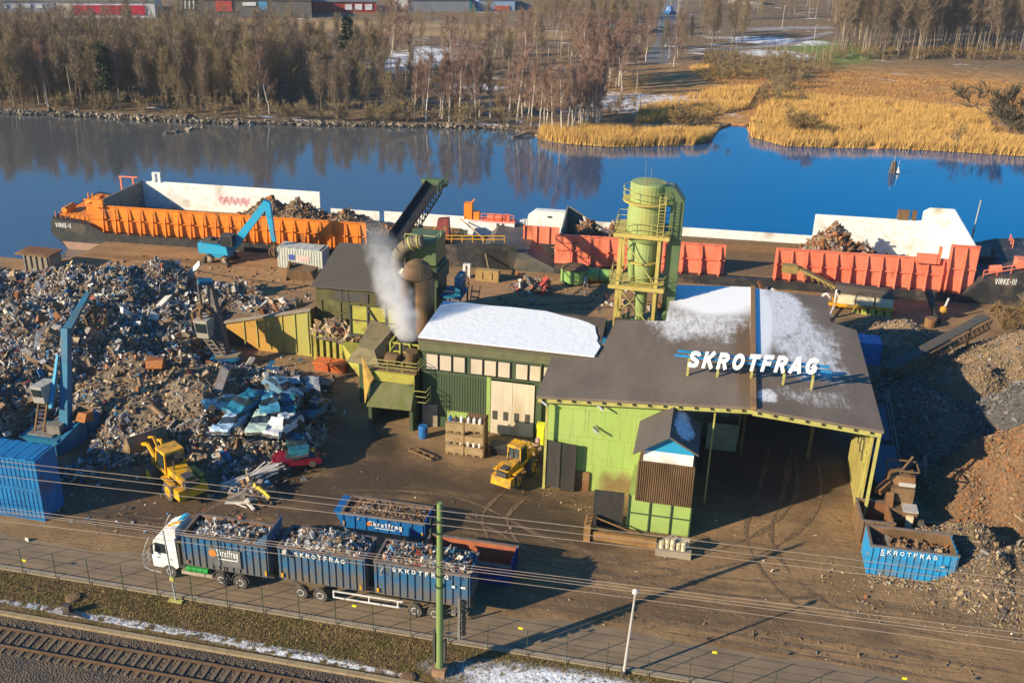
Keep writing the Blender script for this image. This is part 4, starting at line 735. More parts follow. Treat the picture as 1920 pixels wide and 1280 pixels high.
def heap(name, hf, box, step, layers, label, cat, mats, loc, seed, group=None, inv=None, rz=0, base_i=None, z0=0):
    """layers: list of (N, size, probs, mask fn(x,y,h) or None, flat, elong)"""
    r = np.random.default_rng(seed); Q = moundmesh(hf, *box, step); V = [Q]; MI = [np.full(len(Q)//4, len(mats)-1 if base_i is None else base_i)]
    for (N, size, probs, mask, flat, elong) in layers:
        x = r.uniform(box[0], box[1], N); y = r.uniform(box[2], box[3], N); h = np.array([hf(a, b) for a, b in zip(x, y)])
        k = h > .12
        if mask is not None: k &= np.array([mask(a, b, c) for a, b, c in zip(x, y, h)], dtype=bool)
        P = np.stack([x[k], y[k], h[k]+r.uniform(-.25, .55, k.sum())*size], 1); q, m = debris(P, size, probs, r, flat, elong); V.append(q); MI.append(m)
    V = np.concatenate(V); V[:, 2] += z0; MI = np.concatenate(MI)
    me = rawmesh(name, V, 4, MI); return me
# ================================================================ BARGES
def barge_wall(T, key, s0, s1, z0, z1, step, name='coaming', first=0.9, double=None, parent=None):
    q = MB(); q.box(s0, s1, 0, .12, z0, z1)
    for z in np.arange(z0+.45, z1-.1, .55): q.box(s0, s1, -.03, -.005, z, z+.04)
    q.box(s0, s1, -.16, .12, z1, z1+.12); q.box(s0, s1, -.22, -.005, (z0+z1)/2-.06, (z0+z1)/2+.06)
    o = T.part(name, q, key, world=False)
    s = s0+first
    while s < s1-.2:
        q = MB(); zm = (z0+z1)/2
        q.box(s-.07, s+.07, -.6, -.235, z0, z1*.5+z0*.5); q.prism([(s-.05, -.24, z1-.05), (s-.05, -.85, z0), (s-.05, -.66, z0), (s-.05, -.235, zm)], (.1, 0, 0)); q.prism([(s-.05, -.17, z1-.1), (s-.05, -.62, zm+.08), (s-.05, -.235, zm+.08)], (.1, 0, 0))
        T.part('bracket', q, key, world=False, parent=o); s += step
    return o
ang = BA
# ---- orange barge
OB = Thing('hopper_barge', 'long orange-sided hopper barge with black raked bow, white inner wall and brown scrap', 'barge', BO, ang)
W_ = 11.0
q = MB(); q.box(-28.5, 17, -.95, W_+.95, -2.6, 1.0); OB.part('hull', q, 'hull', world=False)
q = MB(); q.prism([(-28.5, -.95, -2.6), (-28.5, -.95, 1.0), (-30.6, -.95, 2.0), (-35.8, -.95, 2.7), (-36.1, -.95, .6), (-33.4, -.95, -2.4)], (0, W_+1.9, 0)); bw = OB.part('bow', q, 'hull', world=False)
q = MB(); q.prism([(-28.6, -.965, -2.6), (-29.6, -.965, -.5), (-34.7, -.965, -.45), (-33.5, -.965, -2.35)], (0, -.02, 0)); OB.part('worn_boot_top', q, mat('worn_boot_topping', (0.3, 0.2, 0.16), .7, c2=(0.42, 0.2, 0.12), c3=(0.12, 0.1, 0.09)), parent=bw, world=False)
q = MB(); q.prism([(-17+.5*0, -.71, 0)]*0 or [(17, -.95, -2.6), (17, -.95, 2.7), (25, -.95, 3.3), (26.4, -.95, 3.2), (25.6, -.95, -1.5), (24, -.95, -2.6)], (0, .3, 0)); q.box(17, 25, -.39, W_+.7, -2.6, 1.0); OB.part('stern', q, 'hull', world=False)
me = textmesh('VIRKE-II', .62, .01, 0, .02, 1.0, frame((-34.2, -.985, 1.45), (1, 0, 0)) @ Matrix.Scale(.62, 4, (1, 0, 0))); OB.part('name_lettering', me, 'text', parent=bw, world=False)
barge_wall(OB, 'orange', -31.2, 6.6, 1.0, 4.45, 1.72, first=2.4)
q = MB(); q.box(-28.6, -2.9, W_, W_+.15, 1.0, 5.0); OB.part('inner_wall', q, 'white', world=False)
q = MB(); q.box(-1.4, 5.5, W_, W_+.15, 1.0, 2.75); q.box(6.2, 18.2, W_, W_+.15, 1.0, 2.85); OB.part('low_inner_wall', q, 'white', world=False)
q = MB(); q.hexa([(-30.9, .2, 1), (-30.7, .2, 1), (-28.6, W_, 1), (-28.8, W_, 1), (-30.9, .2, 4.4), (-30.7, .2, 4.4), (-28.6, W_, 5.0), (-28.8, W_, 5.0)]); OB.part('bulkhead', q, 'grey', world=False)
q = MB(); q.box(-30.6, 17, .13, W_-.01, .9, 1.15); OB.part('hold_floor', q, 'hold', world=False)
q = MB(); q.prism([(-31.3, .5, 1.5), (-35.4, .5, 2.75), (-31.3, .5, 2.75)], (0, W_-1, 0)); q.box(-31.5, -31.3, .4, W_, 2.2, 3.3)
for s in np.arange(-35.4, -31.2, .7): q.box(s, s+.06, -.6, -.5, 2.6, 3.5)
q.cyl((-35.0, 1, 3.2), (-35.0, 3.5, 3.2), .4, n=10); q.cyl((-34, 5, 3), (-33, 5, 3.6), .3, n=8); q.box(-33.4, -32.6, 6, 7.5, 2.7, 3.8); OB.part('bow_deck_gear', q, 'orange', world=False)
q = MB(); q.box(-30.0, -28.6, -.5, .0, 4.4, 5.4); q.box(-31.6, -29.7, .2, .6, 5.0, 5.15); q.cyl((-30.9, .4, 5.1), (-30.9, .4, 6.0), .1, n=6); q.cyl((-30.3, .4, 5.1), (-30.3, .4, 6.0), .1, n=6); OB.part('winch_box', q, 'orange', world=False)
q = MB(); q.box(-31.5, -28.8, W_-1, W_-.8, 5.6, 5.75); q.box(-31.4, -31.2, W_-1, W_-.8, 2.5, 5.6); q.box(-29.6, -29.4, W_-1, W_-.8, 3, 5.6); OB.part('bow_rail', q, 'salmon', world=False)
q = MB(); q.box(-27.0, -26.6, W_-.2, W_+.3, 5.0, 6.2); q.box(-26.2, -25.8, W_-.2, W_+.3, 5.0, 6.2); q.box(-27.0, -25.8, W_-.2, W_+.3, 6.2, 6.3); OB.part('bollard', q, 'white', world=False)
# graffiti: soft red-pink scrawl lettering
gr = MB(); r_ = np.random.default_rng(5)
for i in range(26):
    s = -17.6+i*.17; z = 2.75+.25*math.sin(i*1.3); gr.hexa([(s, W_-.03, z-.3), (s+.16, W_-.03, z-.3), (s+.16, W_-.01, z-.3), (s, W_-.01, z-.3), (s+.2*math.sin(i*2.1), W_-.03, z+.55), (s+.3, W_-.03, z+.55), (s+.3, W_-.01, z+.55), (s+.2*math.sin(i*2.1), W_-.01, z+.55)])
OB.part('graffiti', gr, mat('graffiti_pink', (0.62, 0.2, 0.24), .6, c2=(0.75, 0.6, 0.62), scale=4, amt=.9), world=False)
q = MB(); q.box(18.3, 24.6, W_-2.2, W_, 1.0, 2.9); OB.part('deckhouse', q, 'white', world=False)
q = MB(); q.box(22.2, 22.5, W_-2.26, W_-2.21, 1.0, 2.9); q.box(22.9, 23.2, W_-2.26, W_-2.21, 1.0, 2.9); OB.part('dark_stripe', q, 'darkgrey', world=False)
q = MB(); q.box(17.6, 18.7, W_-1.4, W_-.2, 2.91, 5.1); q.box(18.9, 19.7, W_-1.4, W_-.4, 2.91, 4.0); q.bar((18.5, W_-.8, 5.1), (19, W_-.8, 5.7), .15); OB.part('exhaust_casing', q, 'orange', world=False)
q = MB(); q.box(20, 24.6, W_-1.8, W_-.2, 2.91, 3.05); q.rail([(20, W_-1.5, 3), (23.2, W_-1.5, 3), (24.4, W_-1.5, 3)], .9, .05); q.cyl((20.8, W_-1, 3.4), (22.8, W_-1, 3.4), .45, n=10); q.box(23, 23.8, W_-1.4, W_-.6, 3, 3.8); OB.part('winch', q, 'salmon', world=False)
q = MB(); q.hexa([(14.6, 4, 1), (16.6, 4, 1), (16.6, 6, 1), (14.6, 6, 1), (15.0, 4.6, 4.2), (16.4, 4.6, 4.4), (16.4, 5.6, 4.4), (15.0, 5.6, 4.2)]); OB.part('red_casing', q, mat('dark_red_paint', (0.22, 0.04, 0.03), .6), world=False)
q = MB(); q.rail([(15, 0, 2.6), (24.5, 0, 3.2)], .9, .06); q.rail([(14, 7, 1.2), (18, 7, 1.2)], 1.0, .06); q.box(13.5, 14.6, 1, 4, 1, 2.6); OB.part('side_rail', q, 'yellow', world=False)
# ---- red barge
RB = Thing('hopper_barge', 'long salmon-red hopper barge with white inner walls and black bow, moored on the right', 'barge', BO, ang)
q = MB(); q.box(31, 80.5, -.95, W_+.95, -2.6, 1.0); RB.part('hull', q, 'hull', world=False)
q = MB(); q.prism([(80.5, -.95, -2.6), (80.5, -.95, 1.0), (82.3, -.95, 2.9), (87.0, -.95, 4.3), (96, -.95, 5.2), (97, -.95, 4.5), (94.5, -.95, -2.6)], (0, W_+1.9, 0)); bw = RB.part('bow', q, 'hull', world=False)
me = textmesh('VIRKE-III', .72, .01, 0, .02, 1.0, frame((85.0, -.985, 2.6), (1, 0, .04)) @ Matrix.Scale(.55, 4, (1, 0, 0))); RB.part('name_lettering', me, 'text', parent=bw, world=False)
q = MB(); q.prism([(31, -.95, -2.6), (31, -.95, .6), (27.5, -.95, 2.2), (22.6, -.95, 2.7), (21.4, -.95, 1.5), (23.6, -.95, -2.4)], (0, W_+1.9, 0)); RB.part('stern', q, mat('grey_hull', (0.1, 0.1, 0.095), .6, c2=(0.06, 0.055, 0.05), c3=(0.17, 0.13, 0.1)), world=False)
barge_wall(RB, 'salmon', 30.9, 52.0, 1.0, 4.75, 2.3, first=2.0); barge_wall(RB, 'salmon', 58.0, 78.2, 1.0, 4.85, 1.78, first=.15); barge_wall(RB, 'salmon', 78.25, 81.6, 1.0, 6.7, 1.7, first=.1)
q = MB(); q.box(26.3, 31, 4.9, 5.05, 1.8, 4.1)
for s in (26.4, 28.0, 29.6): q.box(s, s+.12, 4.7, 4.89, 1.8, 4.1)
RB.part('stern_bulwark', q, 'salmon', world=False)
q = MB(); q.prism([(26.2, W_-.5, 1.5), (31.3, W_-.5, 1.5), (31.3, W_-.5, 4.5), (27.3, W_-.5, 4.5), (26.2, W_-.5, 3.6)], (0, 1.2, 0)); q.box(24.4, 26.1, W_-.4, W_+.3, 1.2, 3.0); RB.part('deckhouse', q, 'white', world=False)
q = MB(); q.box(28.9, 29.5, W_-.54, W_-.51, 3.6, 3.85); RB.part('window', q, 'black', world=False)
q = MB(); q.prism([(31.4, .3, 1), (31.4, W_, 1), (31.4, W_, 5.3), (31.4, .3, 4.6)], (.2, 0, 0)); q.prism([(31.61, W_-.4, 1), (34.8, W_-.4, 1), (34.8, W_-.4, 3.6), (32.0, W_-.4, 5.3), (31.61, W_-.4, 5.3)], (0, .1, 0)); RB.part('bulkhead', q, 'grey', world=False)
q = MB(); q.box(34.8, 63.9, W_, W_+.15, 1, 3.35); RB.part('low_inner_wall', q, 'white', world=False)
q = MB(); q.box(63.9, 77.3, W_, W_+.15, 1, 6.3); q.prism([(77.3, W_, 1), (80.9, W_, 1), (80.9, W_, 8.1), (78.1, W_, 8.1), (77.3, W_, 7.6)], (0, .15, 0)); RB.part('inner_wall', q, 'white', world=False)
q = MB(); q.hexa([(81.0, .13, 1), (81.2, .13, 1), (81.1, W_, 1), (80.9, W_, 1), (81.0, .13, 6.7), (81.2, .13, 6.7), (81.1, W_, 8.1), (80.9, W_, 8.1)]); RB.part('end_wall', q, 'white', world=False)
q = MB(); q.box(31.6, 80.9, .13, W_-.01, .9, 1.15); RB.part('hold_floor', q, 'hold', world=False)
q = MB(); q.box(44, 63.5, W_-1.6, W_-.1, 1.15, 2.2); RB.part('dirt_bank', q, 'hold', world=False)
q = MB(); q.box(74.4, 76.8, -.55, -.25, 4.4, 5.6); q.box(76.9, 77.2, -.5, .0, 4.4, 6.5); RB.part('ladder_box', q, 'salmon', world=False)
q = MB(); q.box(74.2, 75.6, W_-.1, W_+.3, 6.3, 7.6); q.box(76, 76.5, W_-.1, W_+.3, 6.3, 7.6); RB.part('bollard', q, 'brownrust', world=False)
q = MB(); q.box(83.5, 88.5, 5.0, W_, 2.9, 4.0); RB.part('forecastle', q, 'hull', world=False)
q = MB(); q.rail([(82.4, -.5, 3.0), (87, -.5, 4.3), (95, -.5, 5.2)], 1.0, .06); RB.part('bow_rail', q, 'salmon', world=False)
q = MB(); q.cyl((83.5, 1, 3.7), (84.8, 1, 3.9), .5, n=10); RB.part('winch_drum', q, 'salmon', world=False); q = MB(); q.box(86.5, 88, .5, 2.4, 4.0, 5.2); RB.part('deck_locker', q, 'salmon', world=False)
q = MB(); q.rail([(88, 8, 4.4), (88.5, 11, 4.4)], .9, .06); RB.part('far_rail', q, 'salmon', world=False); q = MB(); q.cyl((85.2, 6.5, 4.4), (85.5, 6.5, 4.4), .45, n=12); RB.part('hung_tyre', q, 'tyre', world=False)
q = MB(); q.cyl((83.8, W_-.3, 2), (83.8, W_-.3, 6), .16, n=6); q.cyl((83.8, W_-.3, 6), (83.9, W_-.3, 9.6), .09, n=6); RB.part('mast', q, 'galv', world=False)
# ---- cargo heaps
def gh(c, r1, r2, h, e=2.0, rough=.22, s=.9):
    def f(x, y):
        d = ((x-c[0])/r1)**2+((y-c[1])/r2)**2
        return max(0, h*(1-d**.5*.98)*(1+rough*fbm(x, y, s))) if d < 1.05 else 0
    return f
def multi(*fs):
    return lambda x, y: max(f(x, y) for f in fs)
inv = None
def cargo(name, hf, box, layers, label, seed, mats=SCR):
    me = heap(name, hf, box, .5, layers, '', '', mats, None, seed, z0=1.15)
    o = bpy.data.objects.new(name, me); COL.objects.link(o)
    for m_ in mats: me.materials.append(m_)
    o.location = BO; o.rotation_euler = (0, 0, ang); o['label'] = label; o['category'] = 'scrap heap'
BRN = [.02, .05, .5, .25, .12, .0, .06, 0]
cargo('scrap_heap', multi(gh((-8.2, 6.5), 6, 4.6, 3.9), gh((-4.4, 6.4), 6.5, 4.8, 3.8), gh((2, 6.5), 6.5, 4.6, 2.7), gh((9, 6), 8, 4.5, .8)), (-14, 17, .5, 10.8), [(9000, .2, BRN, None, .4, .35)], 'brown shredded scrap heap inside the orange barge hold', 21)
ORN = [.06, .05, .22, .5, .1, 0, .07, 0]
cargo('scrap_heap', multi(gh((34.6, 5.5), 4.2, 4.2, 3.9), gh((38.6, 5.5), 4.6, 4.4, 3.8)), (30.5, 44, 1, 10), [(4500, .3, ORN, None, .5, .4)], 'rusty orange scrap heap in the red barge behind the green cyclone tower', 22)
cargo('scrap_heap', multi(gh((65.5, 5.2), 5.6, 4.4, 5.6), gh((69, 4.8), 5, 4, 3.4), gh((76, 6), 6, 4.5, 1.0)), (59, 82, .6, 10.4), [(5200, .32, ORN, None, .5, .5), (18, 1.1, [.6, .2, .2, 0, 0, 0, 0, 0], lambda x, y, h: h > 2, .5, .5)], 'rusty brown scrap heap against the white wall of the red barge', 23)
# ================================================================ VEHICLES AND MACHINES
def wheel(T, x, y, z, r, w, parent=None, rim='galv'):
    q = MB(); q.lathe((x, y-w/2, z), [(r*.62, 0), (r*.95, 0), (r, w*.15), (r, w*.85), (r*.95, w), (r*.62, w)], 18, ax='y'); o = T.part('wheel', q, 'tyre', parent=parent, world=False)
    q = MB(); q.lathe((x, y-w*.53, z), [(.12*r, .03), (r*.5, 0), (r*.6, .05), (r*.6, w*1.0), (r*.5, w*1.06), (.12*r, w*1.03)], 12, ax='y'); T.part('rim', q, rim, parent=o, world=False); return o
def skipbox(T, x0, x1, y0, y1, z0, z1, n, key='blue', name='body', end_up=0.0, inner='rust'):
    """open ribbed container: outer walls, ribs, inner rusty lining"""
    t = .07; q = MB()
    q.box(x0, x1, y0, y0+t, z0, z1); q.box(x0, x1, y1-t, y1, z0, z1); q.box(x0, x0+t, y0+t, y1-t, z0, z1); q.box(x1-t, x1, y0+t, y1-t, z0, z1+end_up); q.box(x0, x1, y0, y1, z0-.08, z0-.004)
    if end_up: q.prism([(x1-.5, y0, z1), (x1, y0, z1), (x1, y0, z1+end_up)], (0, t, 0)); q.prism([(x1-.9, y1, z1), (x1, y1, z1), (x1, y1, z1+end_up)], (0, -t, 0))
    b = T.part(name, q, key, world=False)
    q = MB()
    for i in range(n):
        x = x0+.05+(x1-x0-.17)*i/(n-1); q.box(x, x+.07, y0-.08, y0-.003, z0, z1-.1); q.box(x, x+.07, y1+.003, y1+.08, z0, z1-.1)
    for i in range(5): y = y0+(y1-y0-.1)*i/4; q.box(x1+.003, x1+.08, y, y+.07, z0, z1); q.box(x0-.08, x0-.003, y, y+.07, z0, z1)
    T.part('rib', q, key, parent=b, world=False)
    q = MB(); q.box(x0-.1, x1+.1, y0-.12, y0+.08, z1, z1+.09); q.box(x0-.1, x1+.1, y1-.08, y1+.12, z1, z1+.09); q.box(x0-.1, x0+.08, y0+.08, y1-.08, z1, z1+.09); T.part('rim', q, mat('scuffed_skip_rim', (0.2, 0.15, 0.12), .6, c2=(0.1, 0.09, 0.1)), parent=b, world=False)
    q = MB(); e = .01; q.poly([(x0+t+e, y0+t+e, z0+.02), (x1-t-e, y0+t+e, z0+.02), (x1-t-e, y1-t-e, z0+.02), (x0+t+e, y1-t-e, z0+.02)])
    q.poly([(x0+t, y1-t-e, z0), (x1-t, y1-t-e, z0), (x1-t, y1-t-e, z1), (x0+t, y1-t-e, z1)]); q.poly([(x0+t+e, y0+t, z0), (x0+t+e, y1-t, z0), (x0+t+e, y1-t, z1), (x0+t+e, y0+t, z1)]); q.poly([(x1-t-e, y0+t, z0), (x1-t-e, y1-t, z0), (x1-t-e, y1-t, z1), (x1-t-e, y0+t, z1)]); q.poly([(x0+t, y0+t+e, z0), (x1-t, y0+t+e, z0), (x1-t, y0+t+e, z1), (x0+t, y0+t+e, z1)])
    T.part('lining', q, inner, parent=b, world=False); return b
def load(x0, x1, y0, y1, z, crown, N, size, probs, seed, name, label, loc, rz=0):
    cx, cy = (x0+x1)/2, (y0+y1)/2
    def hf(x, y):
        d = max(abs(x-cx)/(x1-x0)*2, abs(y-cy)/(y1-y0)*2); return .14+crown*max(0, 1-d**2.5)*(1+.35*fbm(x, y, .8)) if d < 1 else 0
    me = heap(name, hf, (x0, x1, y0, y1), .3, [(N, size, probs, None, .6, .5)], '', '', SCR, None, seed, z0=z-.14)
    for m_ in SCR: me.materials.append(m_)
    o = bpy.data.objects.new(name, me); COL.objects.link(o); o.location = [float(v) for v in loc]; o.rotation_euler = (0, 0, rz); o['label'] = label; o['category'] = 'scrap load'
MIX = [.55, .2, .07, .03, .05, .07, .08, .02]
def letters(T, body, parent, x0, x1, y, z, size, name='lettering', key='text', **kw):
    n = len(body.replace(' ', '')); out = bpy.data.meshes.new(name); V = []; Fs = []
    for i, ch in enumerate(body):
        me = textmesh(ch, size, .008, 0, -.005, 1, frame((x0+(x1-x0)*(i+.5)/len(body), y, z), (1, 0, 0))); b = len(V); V += [tuple(v.co) for v in me.vertices]; Fs += [tuple(b+j for j in p.vertices) for p in me.polygons]
    out.from_pydata(V, [], Fs); T.part(name, out, key, parent=parent, world=False)
# ---- truck (drives towards -x); local x is world x - X0, local y 0 = near side
X0, Y0 = -24.5, 53.62
TR = Thing('tipper_truck', 'white-cab truck carrying a blue ribbed skip with an orange emblem, heading left', 'truck', (X0, Y0, 0))
def X(v): return v-X0
def cab_shell(p, inset=0): pass
q = MB()   # cab: profile in x-z extruded over width
prof = [(-35.55, .75), (-35.6, 1.9), (-35.35, 2.95), (-35.0, 3.25), (-33.75, 3.3), (-33.65, .95), (-33.9, .75)]
q.prism([(X(a), .02, z) for a, z in prof], (0, 2.5, 0)); cab = TR.part('cab', q, 'white', world=False)
q = MB(); q.hexa([(X(-34.9), .1, 3.3), (X(-33.7), .1, 3.3), (X(-33.7), 2.4, 3.3), (X(-34.9), 2.4, 3.3), (X(-34.2), .25, 3.75), (X(-33.72), .2, 3.95), (X(-33.72), 2.3, 3.95), (X(-34.2), 2.25, 3.75)]); TR.part('roof_deflector', q, 'white', parent=cab, world=False)
q = MB(); q.hexa([(X(-34.85), 1.0, 3.45), (X(-33.8), 1.0, 3.86), (X(-33.8), 1.3, 3.86), (X(-34.85), 1.3, 3.45), (X(-34.2), 1.0, 3.82), (X(-33.8), 1.0, 3.99), (X(-33.8), 1.3, 3.99), (X(-34.2), 1.3, 3.82)]); TR.part('yellow_stripe', q, 'yellow', parent=cab, world=False)
q = MB(); q.hexa([(X(-34.4), 1.4, 3.5), (X(-33.8), 1.4, 3.86), (X(-33.8), 2.25, 3.86), (X(-34.4), 2.25, 3.5), (X(-34.2), 1.4, 3.8), (X(-33.8), 1.4, 3.985), (X(-33.8), 2.25, 3.985), (X(-34.2), 2.25, 3.8)]); TR.part('blue_panel', q, 'brightblue', parent=cab, world=False)
q = MB(); q.prism([(X(-35.37), -.005, 2.0), (X(-34.35), -.005, 1.95), (X(-34.4), -.005, 2.72), (X(-35.25), -.005, 2.78)], (0, .02, 0)); TR.part('side_window', q, 'glass', parent=cab, world=False)
q = MB(); q.hexa([(X(-35.63), .2, 2.05), (X(-35.6), .2, 2.05), (X(-35.6), 2.34, 2.05), (X(-35.63), 2.34, 2.05), (X(-35.37), .25, 2.92), (X(-35.33), .25, 2.92), (X(-35.33), 2.3, 2.92), (X(-35.37), 2.3, 2.92)]); TR.part('windscreen', q, 'glass', parent=cab, world=False)
q = MB()
for y in (-.15, .5, 1.25, 2.0, 2.65): q.tube([(X(-35.7), y, .5), (X(-36.15), y, .7), (X(-36.2), y, 1.6), (X(-35.9), y, 2.5), (X(-35.5), y, 3.3)] if y in (-.15, 2.65) else [(X(-36.15), y, .7), (X(-36.2), y, 1.6)], .04, 5)
for z in (.7, 1.15, 1.6): q.cyl((X(-36.17), -.15, z), (X(-36.17), 2.65, z), .045, n=5)
q.tube([(X(-35.7), -.15, .5), (X(-34.9), -.15, .45)], .05, 5); TR.part('bull_bar', q, 'galv', parent=cab, world=False)
q = MB(); q.box(X(-35.4), X(-35.3), -.35, -.2, 2.0, 2.7); q.bar((X(-35.35), -.2, 2.6), (X(-35.3), .02, 2.7), .05); TR.part('mirror', q, 'black', parent=cab, world=False)
q = MB(); q.box(X(-35.2), X(-34.98), -.01, .01, 1.55, 1.62); q.box(X(-34.25), X(-34.05), -.01, .01, 1.5, 1.56); TR.part('door_handle', q, 'black', parent=cab, world=False)
q = MB(); q.box(X(-33.6), X(-33.2), .1, 2.45, .9, 3.1); q.box(X(-33.55), X(-33.45), -.02, .09, 1.2, 3.0); TR.part('exhaust_stack', q, 'darkgrey', world=False)
q = MB(); q.box(X(-35.2), X(-26.9), .7, 1.85, .75, 1.15); q.box(X(-34.9), X(-33.7), .15, 2.4, .45, .74); TR.part('chassis', q, 'darkgrey', world=False)
q = MB(); q.box(X(-33.5), X(-31.1), .05, .6, .45, .75); q.box(X(-33.4), X(-31.2), .02, .05, .5, .72); TR.part('side_skirt', q, mat('dusty_tank', (0.4, 0.34, 0.26), .6), world=False)
q = MB()
for i in range(4): q.cyl((X(-33.1+i*.42), .1, .98), (X(-32.72+i*.42), .1, .96), .2, n=10)
TR.part('green_bundle', q, 'greenbox', world=False)
for x in (-34.35, -30.5, -29.1):
    for y in (.13, 2.4): wheel(TR, X(x), y, .52, .52, .34)
    q = MB(); q.lathe((X(x), -.02, .52), [(.6, 0), (.68, 0), (.68, .5), (.6, .5)], 16, ax='y')
for x in (-30.5, -29.1):
    q = MB()
    for i in range(8):
        a, b = PI*i/8, PI*(i+1)/8; q.hexa([(X(x)+.62*math.cos(a), 0, .55+.62*math.sin(a)), (X(x)+.62*math.cos(b), 0, .55+.62*math.sin(b)), (X(x)+.62*math.cos(b), .5, .55+.62*math.sin(b)), (X(x)+.62*math.cos(a), .5, .55+.62*math.sin(a)), (X(x)+.68*math.cos(a), 0, .55+.68*math.sin(a)), (X(x)+.68*math.cos(b), 0, .55+.68*math.sin(b)), (X(x)+.68*math.cos(b), .5, .55+.68*math.sin(b)), (X(x)+.68*math.cos(a), .5, .55+.68*math.sin(a))])
    TR.part('mudguard', q, 'darkgrey', world=False)
b = skipbox(TR, X(-33.1), X(-27.0), .02, 2.5, 1.35, 3.75, 13, name='skip_body', end_up=.0)
q = MB(); q.prism([(X(-27.9), .03, 3.84), (X(-27.0), .03, 3.84), (X(-26.85), .03, 4.75), (X(-27.0), .03, 4.75)], (0, .06, 0)); q.hexa([(X(-27.0), .09, 3.84), (X(-26.93), .09, 3.84), (X(-26.93), 2.5, 3.84), (X(-27.0), 2.5, 3.84), (X(-26.9), .09, 4.75), (X(-26.83), .09, 4.75), (X(-26.83), 2.5, 4.75), (X(-26.9), 2.5, 4.75)]); TR.part('tailgate_top', q, 'blue', parent=b, world=False)
q = MB(); q.box(X(-31.2), X(-28.9), -.1, -.085, 1.75, 3.15); TR.part('logo_panel', q, mat('grey_logo_panel', (0.16, 0.16, 0.16), .6), parent=b, world=False)
me = textmesh('Skrotfrag', .6, .008, .05, .008, 1, frame((X(-29.0), -.115, 2.55), (1, 0, 0)), 'RIGHT'); k = 1.55/max(1e-3, max(v.co.x for v in me.vertices)-min(v.co.x for v in me.vertices)); me.transform(Matrix.Translation((X(-29.0), 0, 0)) @ Matrix.Scale(k, 4, (1, 0, 0)) @ Matrix.Translation((-X(-29.0), 0, 0))); TR.part('lettering', me, 'text', parent=b, world=False)
q = MB(); q.box(X(-30.5), X(-29.1), -.115, -.105, 2.3, 2.36); TR.part('underline', q, 'text', parent=b, world=False)
q = MB(); q.lathe((X(-30.9), -.13, 2.72), [(.12, 0), (.27, 0), (.27, .03), (.12, .03)], 14, ax='y'); TR.part('emblem', q, 'ontext', parent=b, world=False)
q = MB(); q.box(X(-27.2), X(-27.05), -.1, -.085, 1.5, 1.9); q.box(X(-32.95), X(-32.8), -.1, -.085, 1.5, 1.8); TR.part('reflector', q, 'yellow', parent=b, world=False)
load(-32.8, -27.3, Y0+.3, Y0+2.3, 3.25, .42, 4200, .16, MIX, 31, 'scrap_load', 'mixed pale scrap filling the truck skip behind the white cab', (0, 0, 0))
# ---- trailer
TL = Thing('drawbar_trailer', 'flat drawbar trailer with white side rail carrying two blue skips behind the truck', 'trailer', (X0, Y0, 0))
q = MB(); q.box(X(-26.2), X(-12.9), .7, 1.85, .95, 1.35); q.bar((X(-27.1), 1.25, .7), (X(-25.2), 1.25, .9), .16); q.bar((X(-27.1), 1.2, .75), (X(-24.9), .5, .8), .1); TL.part('chassis', q, 'darkgrey', world=False)
for x in (-24.7, -23.3, -16.65, -15.3):
    for y in (.12, 2.4): wheel(TL, X(x), y, .52, .52, .36)
q = MB(); q.box(X(-22.4), X(-17.5), -.02, .04, 1.0, 1.1); q.box(X(-22.4), X(-17.5), -.02, .04, .5, .6)
for x in (-22.4, -19.9, -17.9): q.box(X(x), X(x+.1), -.015, .035, .6, 1.0)
TL.part('side_rail', q, 'plasticwhite', world=False)
q = MB(); q.box(X(-14.2), X(-13.9), .1, 2.4, .5, .9); q.bar((X(-13.2), .2, 1.1), (X(-13.5), .2, .3), .1); TL.part('rear_guard', q, 'grey', world=False)
for x0, x1, seed, lab, tx0, tx1 in ((-26.1, -20.15, 32, 'blue ribbed SKROTFRAG skip heaped with pale scrap, front one on the trailer', -25.0, -21.3), (-19.35, -13.0, 33, 'blue ribbed SKROTFRAG skip with coloured sheet scrap, rear one on the trailer', -18.2, -14.2)):
    K = Thing('skip_container', lab, 'skip', ((x0+x1)/2, Y0, 1.4), group='blue skips on the trailer'); cx = (x0+x1)/2
    b = skipbox(K, x0-cx, x1-cx, .02, 2.5, .08, 2.55, 13)
    letters(K, 'SKROTFRAG', b, tx0-cx, tx1-cx, -.1, 2.08, .36)
    q = MB(); q.box(x1-cx-.3, x1-cx-.14, -.1, -.085, .2, .6); q.box(x0-cx+.1, x0-cx+.26, -.1, -.085, .2, .55); K.part('reflector', q, 'yellow', parent=b, world=False)
    if seed == 33: q = MB(); q.box(x1-cx-.5, x1-cx-.2, -.1, -.085, 1.55, 1.68); q.box(x1-cx-1.1, x1-cx-.9, -.1, -.085, 1.5, 1.66); K.part('number_plate', q, 'text', parent=b, world=False)
    load(x0+.3, x1-.3, Y0+.3, Y0+2.3, 3.7, .45, 4200, .19 if seed == 33 else .16, ([.5, .24, .1, .03, .08, .02, .05, 0] if seed == 32 else [.3, .14, .12, .06, .12, .16, .06, .1]), seed, 'scrap_load', 'pale stringy scrap heaped in the front trailer skip' if seed == 32 else 'coloured sheet scrap heaped in the rear trailer skip', (0, 0, 0))
